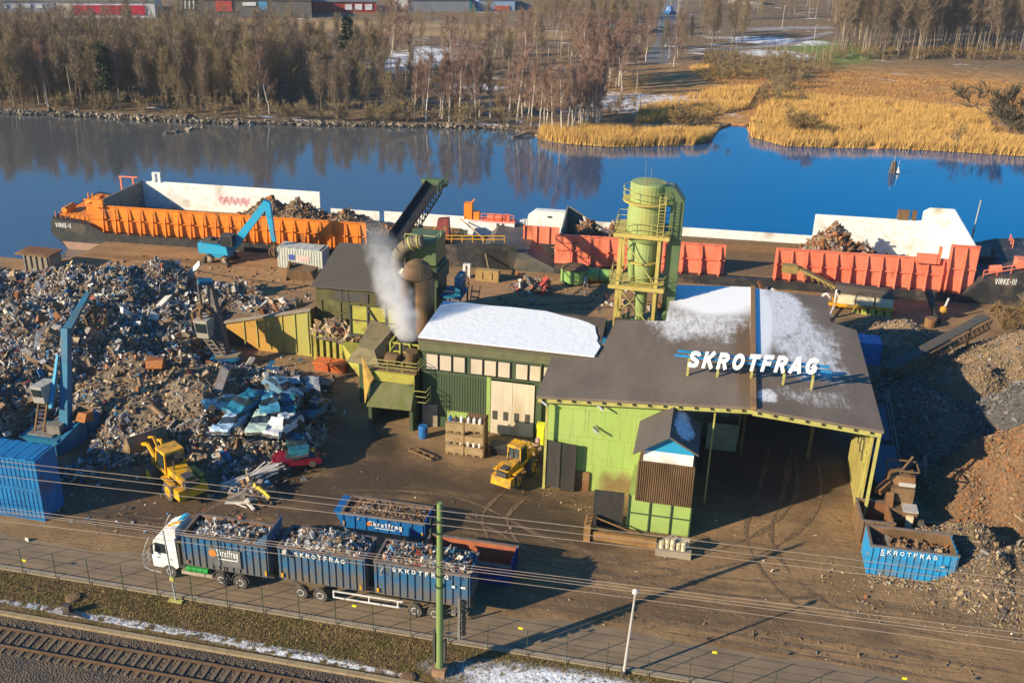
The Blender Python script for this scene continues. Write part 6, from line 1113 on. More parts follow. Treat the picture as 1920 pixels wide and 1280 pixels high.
# heap on the hopper and behind ramp
me = heap('scrap_heap', multi(gh((-36, 90.3), 2.4, 1.7, 1.5), gh((-33.6, 89.3), 1.7, 1.4, .9)), (-39, -31, 87.5, 92), .4, [(900, .35, G3, None, .5, .4)], '', '', SCR, None, 42, z0=3.0)
for m_ in SCR: me.materials.append(m_)
o = bpy.data.objects.new('scrap_heap', me); COL.objects.link(o); o['label'] = 'brown scrap piled on top of the ribbed yellow-green feed hopper'; o['category'] = 'scrap heap'
me = heap('scrap_heap', multi(gh((-43.5, 93), 4.5, 1.8, 1.0), gh((-40, 94), 3, 2, .9)), (-49, -37, 91.3, 97), .5, [(800, .45, G1, None, .5, .4)], '', '', SCR, None, 43, z0=3.4)
for m_ in SCR: me.materials.append(m_)
o = bpy.data.objects.new('scrap_heap', me); COL.objects.link(o); o['label'] = 'strip of pale scrap lying on the ramp behind the sloping yellow wall'; o['category'] = 'scrap heap'
# ---- wrecked cars lying in the heap
import bmesh
def crumple(o, amt, seed, cuts=3):
    me = o.data; bm = bmesh.new(); bm.from_mesh(me); bmesh.ops.remove_doubles(bm, verts=bm.verts, dist=1e-4); bmesh.ops.subdivide_edges(bm, edges=bm.edges[:], cuts=cuts, use_grid_fill=True)
    for v in bm.verts:
        p = v.co*1.5+Vector((seed*3.1, 0, 0)); v.co += Vector((mnoise.noise(p), mnoise.noise(p+Vector((9, 0, 0))), mnoise.noise(p+Vector((0, 9, 0)))))*amt
    bm.to_mesh(me); bm.free()
wk = [0]
def wreck(label, px, py, z, rz, key, tilt=0, hood=False, name='wrecked_car'):
    p = at(px, py, z); T = Thing(name, label, 'wrecked car', (p[0], p[1], z-.1), rz, 'crushed cars in the scrap heap'); T.o.rotation_euler = (R(tilt), R(-tilt*.6), rz)
    q = MB(); pr_ = [(-1.95, .2), (-2.0, .62), (-1.85, .78), (-.95, .86), (1.0, .82), (1.9, .68), (2.0, .45), (1.95, .2)]
    q.prism([(x, -.82, zz) for x, zz in pr_], (0, 1.64, 0)); b = T.part('body', q, key, world=False)
    q = MB(); q.hexa([(-1.5, -.76, .84), (.9, -.76, .8), (.9, .76, .8), (-1.5, .76, .84), (-1.0, -.6, 1.2), (.25, -.62, 1.15), (.3, .58, 1.22), (-1.0, .6, 1.12)]); g_ = T.part('glasshouse', q, 'glass', world=False)
    q = MB(); q.hexa([(-1.05, -.63, 1.2), (.3, -.65, 1.16), (.33, .62, 1.22), (-1.05, .63, 1.12), (-1.0, -.58, 1.26), (.25, -.6, 1.21), (.28, .56, 1.28), (-1.0, .58, 1.18)]); T.part('roof', q, key, parent=g_, world=False)
    q = MB(); q.box(1.93, 2.06, -.78, .78, .3, .48); T.part('bumper', q, 'darkgrey', world=False); q = MB(); q.box(-2.08, -1.97, -.78, .78, .32, .5); T.part('bumper', q, 'darkgrey', world=False)
    for x in (-1.25, 1.3):
        for y in (-.78, .78): q = MB(); q.lathe((x, y-.1, .28), [(.1, 0), (.29, 0), (.29, .2), (.1, .2)], 12, ax='y'); T.part('wheel', q, 'tyre', world=False)
    if hood: q = MB(); q.hexa([(.9, -.75, .85), (1.0, -.75, .85), (1.0, .75, .85), (.9, .75, .85), (.55, -.6, 1.45), (.62, -.6, 1.45), (.7, .6, 1.6), (.63, .6, 1.6)]); T.part('raised_bonnet', q, key, world=False)
    wk[0] += 1
    for ch in list(T.o.children)+[c for ch in T.o.children for c in ch.children]:
        if ch.name.split('.')[0] in ('body', 'glasshouse', 'roof', 'raised_bonnet'): crumple(ch, .22, wk[0])
    return T
cm = lambda nm, c: mat(nm, c, .35, c2=tuple(v*.7 for v in c), scale=1.2)
wreck('crushed pale blue car at the front left of the wreck pile', 436, 800, 2.6, R(-95), cm('car_pale_blue', (0.28, 0.42, 0.6)), 8)
wreck('crushed pale green boxy car beside the pale blue wreck', 492, 798, 2.5, R(-80), cm('car_pale_green', (0.4, 0.52, 0.46)), 4)
wreck('crushed teal blue car on top of the wreck pile', 462, 762, 3.4, R(-110), cm('car_teal', (0.02, 0.16, 0.26)), -6)
wreck('crushed bright blue car with pale roof at the back of the wreck pile', 505, 765, 3.1, R(-60), cm('car_blue', (0.05, 0.22, 0.36)), 7)
wreck('crushed white car with its bonnet bent upright', 532, 805, 2.5, R(-100), cm('car_white', (0.55, 0.57, 0.6)), 5, True)
wreck('crushed dark teal car in shade at the right end of the wreck pile', 560, 842, 1.2, R(-65), cm('car_dark', (0.02, 0.12, 0.17)), 6)
wreck('crushed crimson car under the dark teal wreck', 556, 866, .6, R(-155), cm('car_red', (0.2, 0.012, 0.035)), 4)  # paint darkened to carry the shade the car lies in
wreck('faded silver car half buried higher in the wreck pile', 560, 730, 2.4, R(20), cm('car_silver', (0.35, 0.37, 0.4)), 9)
wreck('crushed dark blue car standing on end behind the pale blue wreck', 425, 765, 3.2, R(-150), cm('car_navy', (0.03, 0.12, 0.26)), 14)
wreck('crushed steel blue car without wheels at the top right of the wreck pile', 530, 735, 2.9, R(-30), cm('car_steel', (0.1, 0.2, 0.3)), -10)
wreck('crushed deep teal hatchback between the bright blue and the faded silver wrecks', 545, 770, 2.5, R(-75), cm('car_deepteal', (0.02, 0.15, 0.2)), 10)
wreck('crushed grey blue car at the far right edge of the heap in shade', 592, 775, 1.0, R(-95), cm('car_greyblue', (0.12, 0.18, 0.23)), 5)
# bundle of white profiles and yellow scrap at the foot of the heap
q = MB(); r_ = np.random.default_rng(8)
for i in range(26):
    a = Vector((-35.4+r_.uniform(-.7, .6), 64.6+r_.uniform(-.5, .6), .15+r_.uniform(0, .7))); b_ = Vector((-32.9+r_.uniform(-.6, .9), 68.0+r_.uniform(-.7, .7), .5+r_.uniform(0, 1.0))); q.bar(a, b_, r_.uniform(.06, .16), .05)
single('profile_bundle', q, mat('bent_white_profiles', (0.66, 0.62, 0.58), .5, c2=(0.4, 0.35, 0.3)), 'loose bundle of bent white metal profiles at the foot of the heap', 'metal bundle', (-34.2, 66, 0))
q = MB(); q.bar((-34.9, 63.1, .12), (-33.2, 63.5, .14), .22, .1); q.bar((-33.2, 63.5, .14), (-32.3, 62.7, .14), .22, .1); q.bar((-34.0, 63.2, .1), (-33.0, 62.9, .1), .08, .06)
single('window_frame_piece', q, 'plasticwhite', 'bent white frame piece lying alone on the tarmac near the heap', 'scrap frame', (-33.7, 63.2, 0))
me = heap('scrap_heap', gh((-33.3, 64.9), 2.2, 1.4, .9), (-36, -31, 63, 67), .4, [(420, .35, [.25, .2, .2, .1, .1, .05, .1, 0], None, .5, .4)], '', '', SCR, None, 44)
for m_ in SCR: me.materials.append(m_)
o = bpy.data.objects.new('scrap_heap', me); COL.objects.link(o); o['label'] = 'small scrap heap under the white profile bundle'; o['category'] = 'scrap heap'
q = MB()
for i in range(5): q.tube([(-33.4+i*.12, 65.0-.1*i, .95), (-32.6+.12*i, 64.6-.1*i, .9), (-31.9+.1*i, 64.3-.1*i, .6)], .14, 6)
single('crumpled_sheet', q, mat('yellow_scrap_panel', (0.75, 0.6, 0.02), .5, c2=(0.5, 0.38, 0.04)), 'crumpled bright yellow panel on the small scrap heap', 'scrap panel', (-32.6, 64.6, .6))
for px, py, z, rz, lb in ((28, 600, 5.0, .6, 'rust orange sheet box near the left edge of the heap'), (292, 680, 3.6, .2, 'brown orange steel plate in the middle of the heap'), (155, 778, 2.6, -.2, 'orange steel box in shade right of the blue crane')):
    p = at(px, py, z); q = MB(); q.hexa([(-.8, -.5, -.4), (.7, -.6, -.3), (.8, .4, -.5), (-.9, .5, -.4), (-.9, -.1, .2), (.8, -.3, .45), (.6, .6, .2), (-.7, .5, .5)]); single('steel_box', q, mat('orange_scrap_box', (0.34, 0.12, 0.03), .8, c2=(0.18, 0.07, 0.03), scale=3), lb, 'scrap box', (p[0], p[1], z), rz, world=False)
# ================================================================ VEGETATION
def strip(p, q, w0, w1, r):   # thin quad between two points facing a random way
    d = q-p; n_ = np.cross(d, r.normal(size=3)); n_ /= (np.linalg.norm(n_)+1e-9); return [p-n_*w0/2, p+n_*w0/2, q+n_*w1/2, q-n_*w1/2]
def baretree(seed, h, spread, nprim, nsec, ntw, tr, start=.3, up=.9, stems=1, tw=.032, twl=(.7, 1.7), lean=.04):
    r = np.random.default_rng(seed); TV = MB(); CV = []
    for st in range(stems):
        base = np.array([r.uniform(-.5, .5)*(stems > 1), r.uniform(-.5, .5)*(stems > 1), 0]); tilt = r.normal(0, lean*(1+stems*.6), 2); pts = [base]; k = 7; hh = h*(1 if st == 0 else r.uniform(.6, .95))
        for i in range(1, k+1): pts.append(base+np.array([tilt[0]*hh*i/k+r.normal(0, .1), tilt[1]*hh*i/k+r.normal(0, .1), hh*i/k]))
        TV.tube([tuple(p) for p in pts], [tr*(1-.9*i/k) for i in range(k+1)], 5)
        for i in range(max(3, nprim//stems)):
            t = start+(1-start)*(i+r.random())/(nprim/stems); t = min(t, .98); j = min(int(t*k), k-1); p = pts[j]+(pts[j+1]-pts[j])*(t*k-j)
            a = r.uniform(0, 2*PI); L = spread*(1.05-.75*abs(t-.55))*r.uniform(.6, 1.1)*(1.15-t*.5); d = np.array([math.cos(a), math.sin(a), up*r.uniform(.7, 1.3)]); d /= np.linalg.norm(d); q = p+d*L; q[2] += .12*L
            TV.tube([tuple(p), tuple(p+(q-p)*.5+r.normal(0, .08, 3)), tuple(q)], [tr*.3*(1-t*.5), tr*.2*(1-t*.5), .02], 3)
            for s in range(nsec):
                u = r.uniform(.15, 1); b = p+(q-p)*u; d2 = d*.6+r.normal(0, .6, 3)+np.array([0, 0, .45]); d2 /= np.linalg.norm(d2); L2 = L*r.uniform(.25, .55); e = b+d2*L2; CV.append(strip(b, e, .07, .03, r))
                for w in range(ntw):
                    v = b+(e-b)*r.uniform(.1, 1); d3 = d2*.8+r.normal(0, .42, 3)+np.array([0, 0, .5]); d3 /= np.linalg.norm(d3); l3 = r.uniform(*twl); CV.append(strip(v, v+d3*l3, tw, tw*.3, r))
    return TV, np.array(CV).reshape(-1, 3)
def conifer(seed, h, rr):
    r = np.random.default_rng(seed); TV = MB(); TV.tube([(0, 0, 0), (0, 0, h*.5), (0, 0, h)], [.22, .14, .02], 6); CV = []
    for i in range(150):
        t = .3+.7*i/150; p = np.array([0, 0, h*t]); a = r.uniform(0, 2*PI); L = rr*(1.25-t)*r.uniform(.5, 1.1)*1.3; d = np.array([math.cos(a), math.sin(a), r.uniform(-.05, .3)]); e = p+d*L
        for w in range(14): v = p+(e-p)*r.uniform(.25, 1); d3 = d+r.normal(0, .6, 3); d3 /= np.linalg.norm(d3); CV.append(strip(v, v+d3*r.uniform(.4, .9), .3, .1, r))
    return TV, np.array(CV).reshape(-1, 3)
bk = dict(white=mat('birch_bark', (0.56, 0.5, 0.44), .8, c2=(0.3, 0.25, 0.21), scale=2), grey=mat('grey_bark', (0.2, 0.16, 0.12), .9, c2=(0.12, 0.09, 0.07)), dark=mat('dark_bark', (0.16, 0.125, 0.095), .9))
tw = dict(red=mat('reddish_twigs', (0.27, 0.16, 0.12), .9, c2=(0.19, 0.115, 0.085), scale=.2), olive=mat('olive_twigs', (0.26, 0.195, 0.1), .9, c2=(0.2, 0.145, 0.08), scale=.2), brown=mat('brown_twigs', (0.23, 0.17, 0.115), .9, c2=(0.17, 0.125, 0.09), scale=.2), needle=mat('pine_needles', (0.04, 0.06, 0.025), .9, c2=(0.025, 0.04, 0.018)), grass=mat('dry_bush_twigs', (0.26, 0.17, 0.07), .9, c2=(0.16, 0.11, 0.05), scale=.5), dk=mat('dark_bush_twigs', (0.11, 0.085, 0.05), .9, c2=(0.07, 0.06, 0.035), scale=.5))
KINDS = {}
def kind(key, name, cat, geo, bm, tm, label, group):
    TV, CV = geo; T = Thing(name, label, cat, (0, 0, -500), 0, group); T.part('trunk', TV, bk[bm], world=False); me = rawmesh('crown', CV, 4); T.part('crown', me, tw[tm], world=False); KINDS[key] = dict(T=T, used=False, label=label, group=group, CV=CV)
kind('birch', 'birch_tree', 'tree', baretree(1, 13, 2.2, 30, 6, 8, .21, .3, 1.1), 'white', 'red', 'slender bare birch with pale trunk standing on the far bank', 'birches on the far bank')
kind('birch2', 'birch_tree', 'tree', baretree(2, 14, 3.6, 26, 8, 9, .19, .28, .9), 'white', 'red', 'broad bare birch with pale forking trunk standing on the far bank', 'broad birches on the far bank')
kind('olive', 'bare_tree', 'tree', baretree(3, 13, 3.5, 34, 9, 7, .2, .22, 1.15), 'grey', 'olive', 'olive-brown bare broadleaf tree in the far-bank woodland', 'olive woodland trees')
kind('brown', 'bare_tree', 'tree', baretree(4, 14, 2.9, 36, 8, 7, .19, .25, 1.4), 'dark', 'brown', 'dark brown bare broadleaf tree in the far-bank woodland', 'brown woodland trees')
kind('pole', 'bare_tree', 'tree', baretree(5, 15, 2.2, 28, 6, 7, .15, .4, 1.3), 'grey', 'brown', 'tall narrow grey-stemmed bare tree in the far-bank woodland', 'narrow woodland trees')
kind('shrub', 'bare_shrub', 'shrub', baretree(6, 4.2, 1.7, 24, 6, 6, .06, .05, 1.5, 6, .045, (.5, 1.1), .12), 'dark', 'olive', 'leafless olive-brown shrub on the far bank', 'far-bank shrubs')
kind('pine', 'pine_tree', 'tree', conifer(7, 13, 2.3), 'dark', 'needle', 'dark green pine standing among the bare far-bank trees', 'pines on the far bank')
nt_ = [0]
def plant(key, x, y, s, rz, z=-1.15, label=None):
    k = KINDS[key]; sc = (s*random.uniform(.88, 1.12), s*random.uniform(.88, 1.12), s); nt_[0] += 1
    if not k['used']: o = k['T'].o; o.location = (x, y, z); o.rotation_euler = (0, 0, rz); o.scale = sc; k['used'] = True
    else: o = dup(k['T'], (x, y, z), rz, scale=sc)
    if label: o['label'] = label
    return o
shx = [p[0] for p in shore]
def shoreY(x):
    b = -1e9
    for (x1, y1), (x2, y2) in zip(shore, shore[1:]):
        if min(x1, x2) <= x <= max(x1, x2) and abs(x2-x1) > 1e-6: b = max(b, y1+(y2-y1)*(x-x1)/(x2-x1))
    return b if b > 0 else 210
RT = random.Random(11)
def P2(px, py): p = at(px, py, -1.15); return p[0], p[1]
# hand placed: trees the photo lets one point at
for px, py, key, s, lab in ((468, 214, 'olive', 1.15, None), (486, 215, 'birch2', 1.0, None), (505, 214, 'birch2', .9, None), (205, 205, 'pine', 1.0, 'dark pine standing tall in the left part of the woodland'), (655, 150, 'pine', 1.15, 'dark pine left of the snowy clearing in the middle woodland'), (985, 200, 'birch2', 1.35, 'large spreading pale birch above the bank birch row'), (730, 150, 'birch2', 1.3, 'pale forked birch behind the clearing, middle left'), (767, 140, 'birch', 1.35, None), (850, 165, 'birch2', 1.1, 'pale birch over the small snowy clearing')):
    plant(key, *P2(px, py), s, RT.uniform(0, 6.3), label=lab)
placed = []
def scatter(N, fn, key_fn, smin, smax, mind, tries=40):
    c = 0; t = 0
    while c < N and t < N*tries:
        t += 1; x, y = fn()
        if any((x-a)**2+(y-b)**2 < mind*mind for a, b in placed[-400:]): continue
        placed.append((x, y)); plant(key_fn(x, y), x, y, RT.uniform(smin, smax), RT.uniform(0, 6.3)); c += 1
def pxreg(x0, x1, y0, y1): return lambda: P2(RT.uniform(x0, x1), RT.uniform(y0, y1))
def bank(x0, x1, dmin, dmax):
    def f():
        px = RT.uniform(x0, x1); x = at(px, 230, -1.15)[0]; y = shoreY(x)+RT.uniform(dmin, dmax); return x, y
    return f
scatter(26, bank(760, 1090, 4, 9), lambda x, y: 'birch', .78, 1.0, 1.5)          # birch row at the bank
scatter(16, bank(1060, 1130, 10, 24), lambda x, y: 'birch', .8, 1.05, 1.5)
scatter(16, pxreg(1095, 1168, 146, 174), lambda x, y: RT.choice(['birch', 'birch2']), .9, 1.15, 1.6)
scatter(48, pxreg(-60, 470, 188, 206), lambda x, y: RT.choice(['brown', 'pole', 'brown', 'olive', 'birch']), .72, 1.0, 2.4)
scatter(22, bank(540, 760, 6, 24), lambda x, y: RT.choice(['olive', 'brown', 'brown']), .6, .85, 2.6)
scatter(44, pxreg(-90, 520, 150, 190), lambda x, y: RT.choice(['brown', 'pole', 'brown', 'olive']), .85, 1.1, 3)
scatter(22, pxreg(560, 720, 120, 200), lambda x, y: RT.choice(['olive', 'brown', 'brown']), .7, 1.0, 3)
scatter(24, pxreg(860, 1230, 60, 150), lambda x, y: RT.choice(['olive', 'birch2', 'brown', 'olive']), .7, 1.0, 3)
scatter(50, pxreg(1560, 2000, 98, 112), lambda x, y: RT.choice(['birch', 'pole', 'brown', 'pole']), 1.2, 1.5, 1.6)
scatter(10, pxreg(1310, 1400, 66, 92), lambda x, y: RT.choice(['olive', 'brown']), .8, 1.1, 2.5)
scatter(8, pxreg(1240, 1300, 80, 130), lambda x, y: RT.choice(['birch2', 'brown']), .5, .8, 2.5)
# shrubs
scatter(34, bank(-40, 1000, 1.5, 7), lambda x, y: 'shrub', .5, 1.0, 1.5)
scatter(22, pxreg(1320, 1520, 118, 150), lambda x, y: 'shrub', .7, 1.1, 1.5)
scatter(18, pxreg(1430, 1500, 130, 200), lambda x, y: 'shrub', .6, 1.1, 1.5)
# the rest of the wood behind: one mass
def mass(name, spots, keys, seed):
    r = np.random.default_rng(seed); buf = {}
    for (x, y, s) in spots:
        k = keys[r.integers(len(keys))]; CV = KINDS[k]['CV'].reshape(-1, 4, 3); CV = CV[r.random(len(CV)) < .4]; a = r.uniform(0, 6.3); ca, sa = math.cos(a), math.sin(a); V = CV.copy(); c = V.mean(1, keepdims=True); V = c+(V-c)*1.1
        X_ = V[..., 0]*ca-V[..., 1]*sa; Y_ = V[..., 0]*sa+V[..., 1]*ca; tv = np.array(strip(np.array([0, 0, 0.]), np.array([r.normal(0, .4), r.normal(0, .4), 10.]), .3, .1, r)); W2 = np.concatenate([np.stack([X_, Y_, V[..., 2]], -1)*s+np.array([x, y, -1.15]), (tv*s+np.array([x, y, -1.15]))[None]]); buf.setdefault(k, []).append(W2.reshape(-1, 3))
    V = []; MI = []; mats = []
    for k, L in buf.items():
        A = np.concatenate(L); V.append(A); tk = np.full(len(A)//4, len(mats)); ks = np.cumsum([len(b)//4 for b in L])-1; tk[ks] = 99; MI.append(tk); mats.append({'birch': tw['red'], 'birch2': tw['red'], 'olive': tw['olive'], 'brown': tw['brown'], 'pole': tw['brown'], 'shrub': tw['grass']}[k])
    MI = np.concatenate(MI); MI[MI == 99] = len(mats); mats.append(mat('pale_grey_stems', (0.34, 0.28, 0.23), .9, c2=(0.2, 0.165, 0.13), scale=.3)); me = rawmesh(name, np.concatenate(V), 4, MI); o = bpy.data.objects.new(name, me); COL.objects.link(o); o['kind'] = 'stuff'
    for m_ in mats: me.materials.append(m_)
sp = []
for i in range(600):
    sp.append((*P2(RT.uniform(-250, 560), RT.uniform(112, 196)), RT.uniform(.6, 1.08)))
for i in range(130): sp.append((*P2(RT.uniform(1000, 1240), RT.uniform(28, 70)), RT.uniform(.5, .85)))
for i in range(60): sp.append((*P2(RT.uniform(640, 1000), RT.uniform(55, 110)), RT.uniform(.35, .6)))
for i in range(380): sp.append((*P2(RT.uniform(1555, 2150), RT.uniform(8, 100)), RT.uniform(1.1, 1.4)))
for i in range(60): sp.append((*P2(RT.uniform(1250, 1560), RT.uniform(4, 40)), RT.uniform(.5, .8)))
for i in range(60): sp.append((*P2(RT.uniform(330, 460), RT.uniform(180, 212)), RT.uniform(.4, .7)))
mass('woodland', sp, ['brown', 'pole', 'brown', 'olive'], 71)
sp = [(*P2(RT.uniform(-80, 760), RT.uniform(150, 205)), RT.uniform(.5, .9)) for i in range(120)]+[(*P2(RT.uniform(760, 1200), RT.uniform(110, 225)), RT.uniform(.4, .9)) for i in range(120)]+[(*P2(RT.uniform(1550, 1960), RT.uniform(100, 114)), RT.uniform(.5, .9)) for i in range(90)]+[(*P2(RT.uniform(1330, 1560), RT.uniform(110, 150)), RT.uniform(.4, .8)) for i in range(50)]
mass('undergrowth', sp, ['shrub'], 72)
# ---- reeds
RP = [[P2(x, y) for x, y in ((1008, 258), (1060, 268), (1150, 274), (1300, 270), (1332, 262), (1335, 250), (1200, 250), (1090, 245), (1015, 246))], [P2(x, y) for x, y in ((1190, 232), (1290, 228), (1400, 205), (1422, 165), (1340, 172), (1200, 205))], [P2(x, y) for x, y in ((1410, 256), (1470, 272), (1560, 275), (1680, 277), (1790, 283), (1900, 290), (2000, 296), (1995, 272), (1860, 262), (1850, 215), (1700, 200), (1560, 190), (1480, 175), (1425, 205), (1405, 240))], [P2(x, y) for x, y in ((1320, 150), (1440, 140), (1460, 118), (1360, 116), (1290, 128))]]
r = np.random.default_rng(9); Vr = []
for P_, N, h in ((RP[0], 22000, 2.0), (RP[1], 18000, 1.8), (RP[2], 80000, 1.9), (RP[3], 9000, 1.2)):
    xs = [p[0] for p in P_]; ys = [p[1] for p in P_]; A = np.stack([r.uniform(min(xs), max(xs), N*2), r.uniform(min(ys), max(ys), N*2)], 1); A = A[[inpoly(a, b, P_) and fbm(a, b, .25)+.6*fbm(a, b, .9) > -.26 for a, b in A]][:N]
    n_ = len(A); a = r.uniform(0, 2*PI, n_); hh = h*r.uniform(.6, 1.15, n_)*(1+.25*np.array([fbm(u, v, .12) for u, v in A])); w = r.uniform(.06, .16, n_); dx, dy = np.cos(a)*w/2, np.sin(a)*w/2; V = np.empty((n_, 3, 3)); lx, ly = r.normal(.2, .4, n_), r.normal(.12, .35, n_)
    V[:, 0] = np.stack([A[:, 0]-dx, A[:, 1]-dy, np.full(n_, -1.4)], 1); V[:, 1] = np.stack([A[:, 0]+dx, A[:, 1]+dy, np.full(n_, -1.4)], 1); V[:, 2] = np.stack([A[:, 0]+lx, A[:, 1]+ly, -1.2+hh], 1); Vr.append(V.reshape(-1, 3))
Vr = np.concatenate(Vr); rd = [mat('reed_gold', (0.62, 0.37, 0.105), .85, c2=(0.48, 0.28, 0.08), scale=.25), mat('reed_straw', (0.66, 0.44, 0.15), .85, c2=(0.54, 0.33, 0.1), scale=.4), mat('reed_brown', (0.34, 0.18, 0.06), .9)]
single('reed_bed', rawmesh('reed_bed', Vr, 3, r.choice(3, len(Vr)//3, p=[.55, .33, .12])), rd, None, None, kind='stuff', world=False)
def keepf(x, y, r): return np.array([250 < 400 and y_ > shoreY(x_)+12 and y_ < 305 and fbm(x_, y_, .12) > -.35 for x_, y_ in zip(x, y)])
V = blades(60000, (-6, 110, 212, 305), .6, .13, .5, -1.16, keepf, 13); single('marsh_grass', rawmesh('marsh_grass', V, 3, np.random.default_rng(3).choice(2, len(V), p=[.7, .3])), [mat('marsh_grass_brown', (0.4, 0.2, 0.065), .9, c2=(0.24, 0.12, 0.045), scale=.2), mat('marsh_grass_tan', (0.5, 0.3, 0.11), .9)], None, None, kind='stuff', world=False)
# ---- single plants with their own look
TV, CV = baretree(31, 5.2, 3.0, 16, 5, 2, .2, .25, .7, 2, .05, (.4, .8), .1); p = P2(1783, 276)
T = Thing('dead_tree', 'gnarled dark leafless tree standing alone at the reed edge on the right', 'tree', (p[0], p[1], -1.3)); T.part('trunk', TV, bk['dark'], world=False); T.part('crown', rawmesh('crown', CV, 4), tw['dk'], world=False)
for px, py, s, key, lab, seed in ((1900, 258, 2.2, 'dk', 'large dark shrub rising from the reeds at the right edge', 32), (1490, 252, 1.1, 'grass', 'brown shrub in the reeds left of the wide golden bed', 33), (1278, 240, 1.0, 'grass', 'small brown shrub between the two golden reed beds', 34)):
    TV, CV = baretree(seed, 3.6, 2.4, 36, 8, 8, .06, .05, .8, 6, .08, (.4, .9), .2); p = P2(px, py); T = Thing('bare_shrub', lab, 'shrub', (p[0], p[1], -1.2)); T.o.scale = (s*1.3, s*1.2, s); T.part('trunk', TV, bk['dark'], world=False); T.part('crown', rawmesh('crown', CV, 4), tw[key], world=False)
for x, y, s, lab, seed in ((33.5, 117.6, .72, 'dry yellow-brown bush on the quay edge at the right, by the barge bow', 35), (36.8, 118.6, .8, 'greyish bare bush at the far right of the quay', 36)):
    TV, CV = baretree(seed, 4.2, 2.4, 40, 8, 9, .05, .04, .9, 6, .07, (.5, 1.1), .2); T = Thing('bare_shrub', lab, 'shrub', (x, y, 0)); T.o.scale = (s, s, s); T.part('trunk', TV, bk['dark'], world=False); T.part('crown', rawmesh('crown', CV, 4), tw['grass' if seed == 35 else 'brown'], world=False)
# ---- bank stones
r = np.random.default_rng(17); P_ = []
for i in range(1500):
    px = r.uniform(-60, 440) if i < 1100 else r.uniform(440, 1000); x = at(px, 225, -1.15)[0]; P_.append((x, shoreY(x)+r.normal(-.4, .6), -1.35+r.uniform(0, .4)))
for i in range(60): t = r.random(); a = at(310, 252, -1.5); b_ = at(385, 238, -1.5); P_.append(tuple(a+(b_-a)*t+r.normal(0, .4, 3)*[1, 1, .2]))
q, mi = debris(np.array(P_), .42, [.4, .45, .15], r, 0, .1); st = [mat('bank_stone', (0.22, 0.18, 0.14), .9, c2=(0.14, 0.12, 0.1)), mat('bank_stone_dark', (0.1, 0.085, 0.07), .9), mat('bank_stone_pale', (0.32, 0.27, 0.22), .9)]
single('bank_stones', rawmesh('bank_stones', q, 4, mi), st, None, None, kind='stuff', world=False)
q = MB(); a = at(960, 258, -1.4); b_ = at(1012, 252, -1.4); q.tube([tuple(a), tuple(a+(b_-a)*.5+np.array([0, .5, .5])), tuple(b_)], [.2, .35, .25], 6); q.tube([tuple(a+(b_-a)*.3), tuple(a+np.array([-1, -.6, .9]))], .1, 5); q.tube([tuple(a+(b_-a)*.4), tuple(a+np.array([.5, -1.6, .4]))], .1, 5); single('fallen_trunk', q, bk['grey'], 'fallen grey tree trunk lying in the water left of the reeds', 'fallen trunk', tuple(a))
# ================================================================ FAR SIDE
def farbox(name, label, cat, px0, px1, pyb, pyt, depth, key, rz=0.0, roofkey='grey', roofh=.6, extra=None):
    a = at(px0, pyb, -1.15); b_ = at(px1, pyb, -1.15); w = math.hypot(b_[0]-a[0], b_[1]-a[1]); ang_ = math.atan2(b_[1]-a[1], b_[0]-a[0]); D = math.hypot(a[1], a[0]); lo, hi = 0, 30
    for _ in range(30):
        m_ = (lo+hi)/2; v = np.array([a[0], a[1], -1.15+m_])-CAMP; d = v@fw; y = 640-F*(v@upv)/d
        if y > pyt: lo = m_
        else: hi = m_
    h = lo; T = Thing(name, label, cat, tuple(a), ang_)
    q = MB(); q.box(0, w, 0, depth, 0, h); T.part('wall', q, key, world=False); q = MB(); q.box(-.4, w+.4, -.4, depth+.4, h, h+roofh); T.part('roof', q, roofkey, world=False); T.w = w; T.h = h; return T
cw = lambda n_, c: mat(n_, c, .7, c2=tuple(v*.8 for v in c), scale=.3)
T = farbox('warehouse', 'long white and crimson warehouse beyond the wood, top left', 'warehouse', 110, 292, 34, 4, 30, cw('far_white', (0.7, 0.7, 0.72)))
q = MB(); q.box(T.w*.16, T.w*.9, -.25, -.05, T.h*.2, T.h*.8); T.part('red_band', q, cw('far_red', (0.55, 0.02, 0.06)), world=False); q = MB(); q.box(T.w*.04, T.w*.15, -.25, -.05, T.h*.2, T.h*.85); T.part('cream_band', q, cw('far_cream', (0.6, 0.52, 0.4)), world=False)
T = farbox('warehouse', 'grey-blue flat warehouse at the extreme top left', 'warehouse', -60, 100, 22, 2, 30, cw('far_bluegrey', (0.22, 0.25, 0.33)))
for i in range(6): q = MB(); q.box(T.w*(.1+.14*i), T.w*(.18+.14*i), -.25, -.05, T.h*.3, T.h*.7); T.part('window', q, cw('far_pane', (0.5, 0.52, 0.56)), world=False)
T = farbox('warehouse', 'dark grey warehouse with a red sign board and small white lettering board', 'warehouse', 335, 585, 34, 0, 40, cw('far_grey', (0.15, 0.14, 0.13)))
q = MB(); q.box(T.w*.28, T.w*.4, -.3, -.05, T.h*.35, T.h*.95); T.part('red_board', q, cw('far_sign_red', (0.5, 0.08, 0.06)), world=False); q = MB(); q.box(T.w*.48, T.w*.58, -.3, -.05, T.h*.68, T.h*.88); T.part('white_board', q, 'white', world=False); q = MB(); q.box(T.w*.6, T.w*.665, -.3, -.05, T.h*.45, T.h*.92); T.part('blue_board', q, cw('far_sky', (0.08, 0.35, 0.65)), world=False)
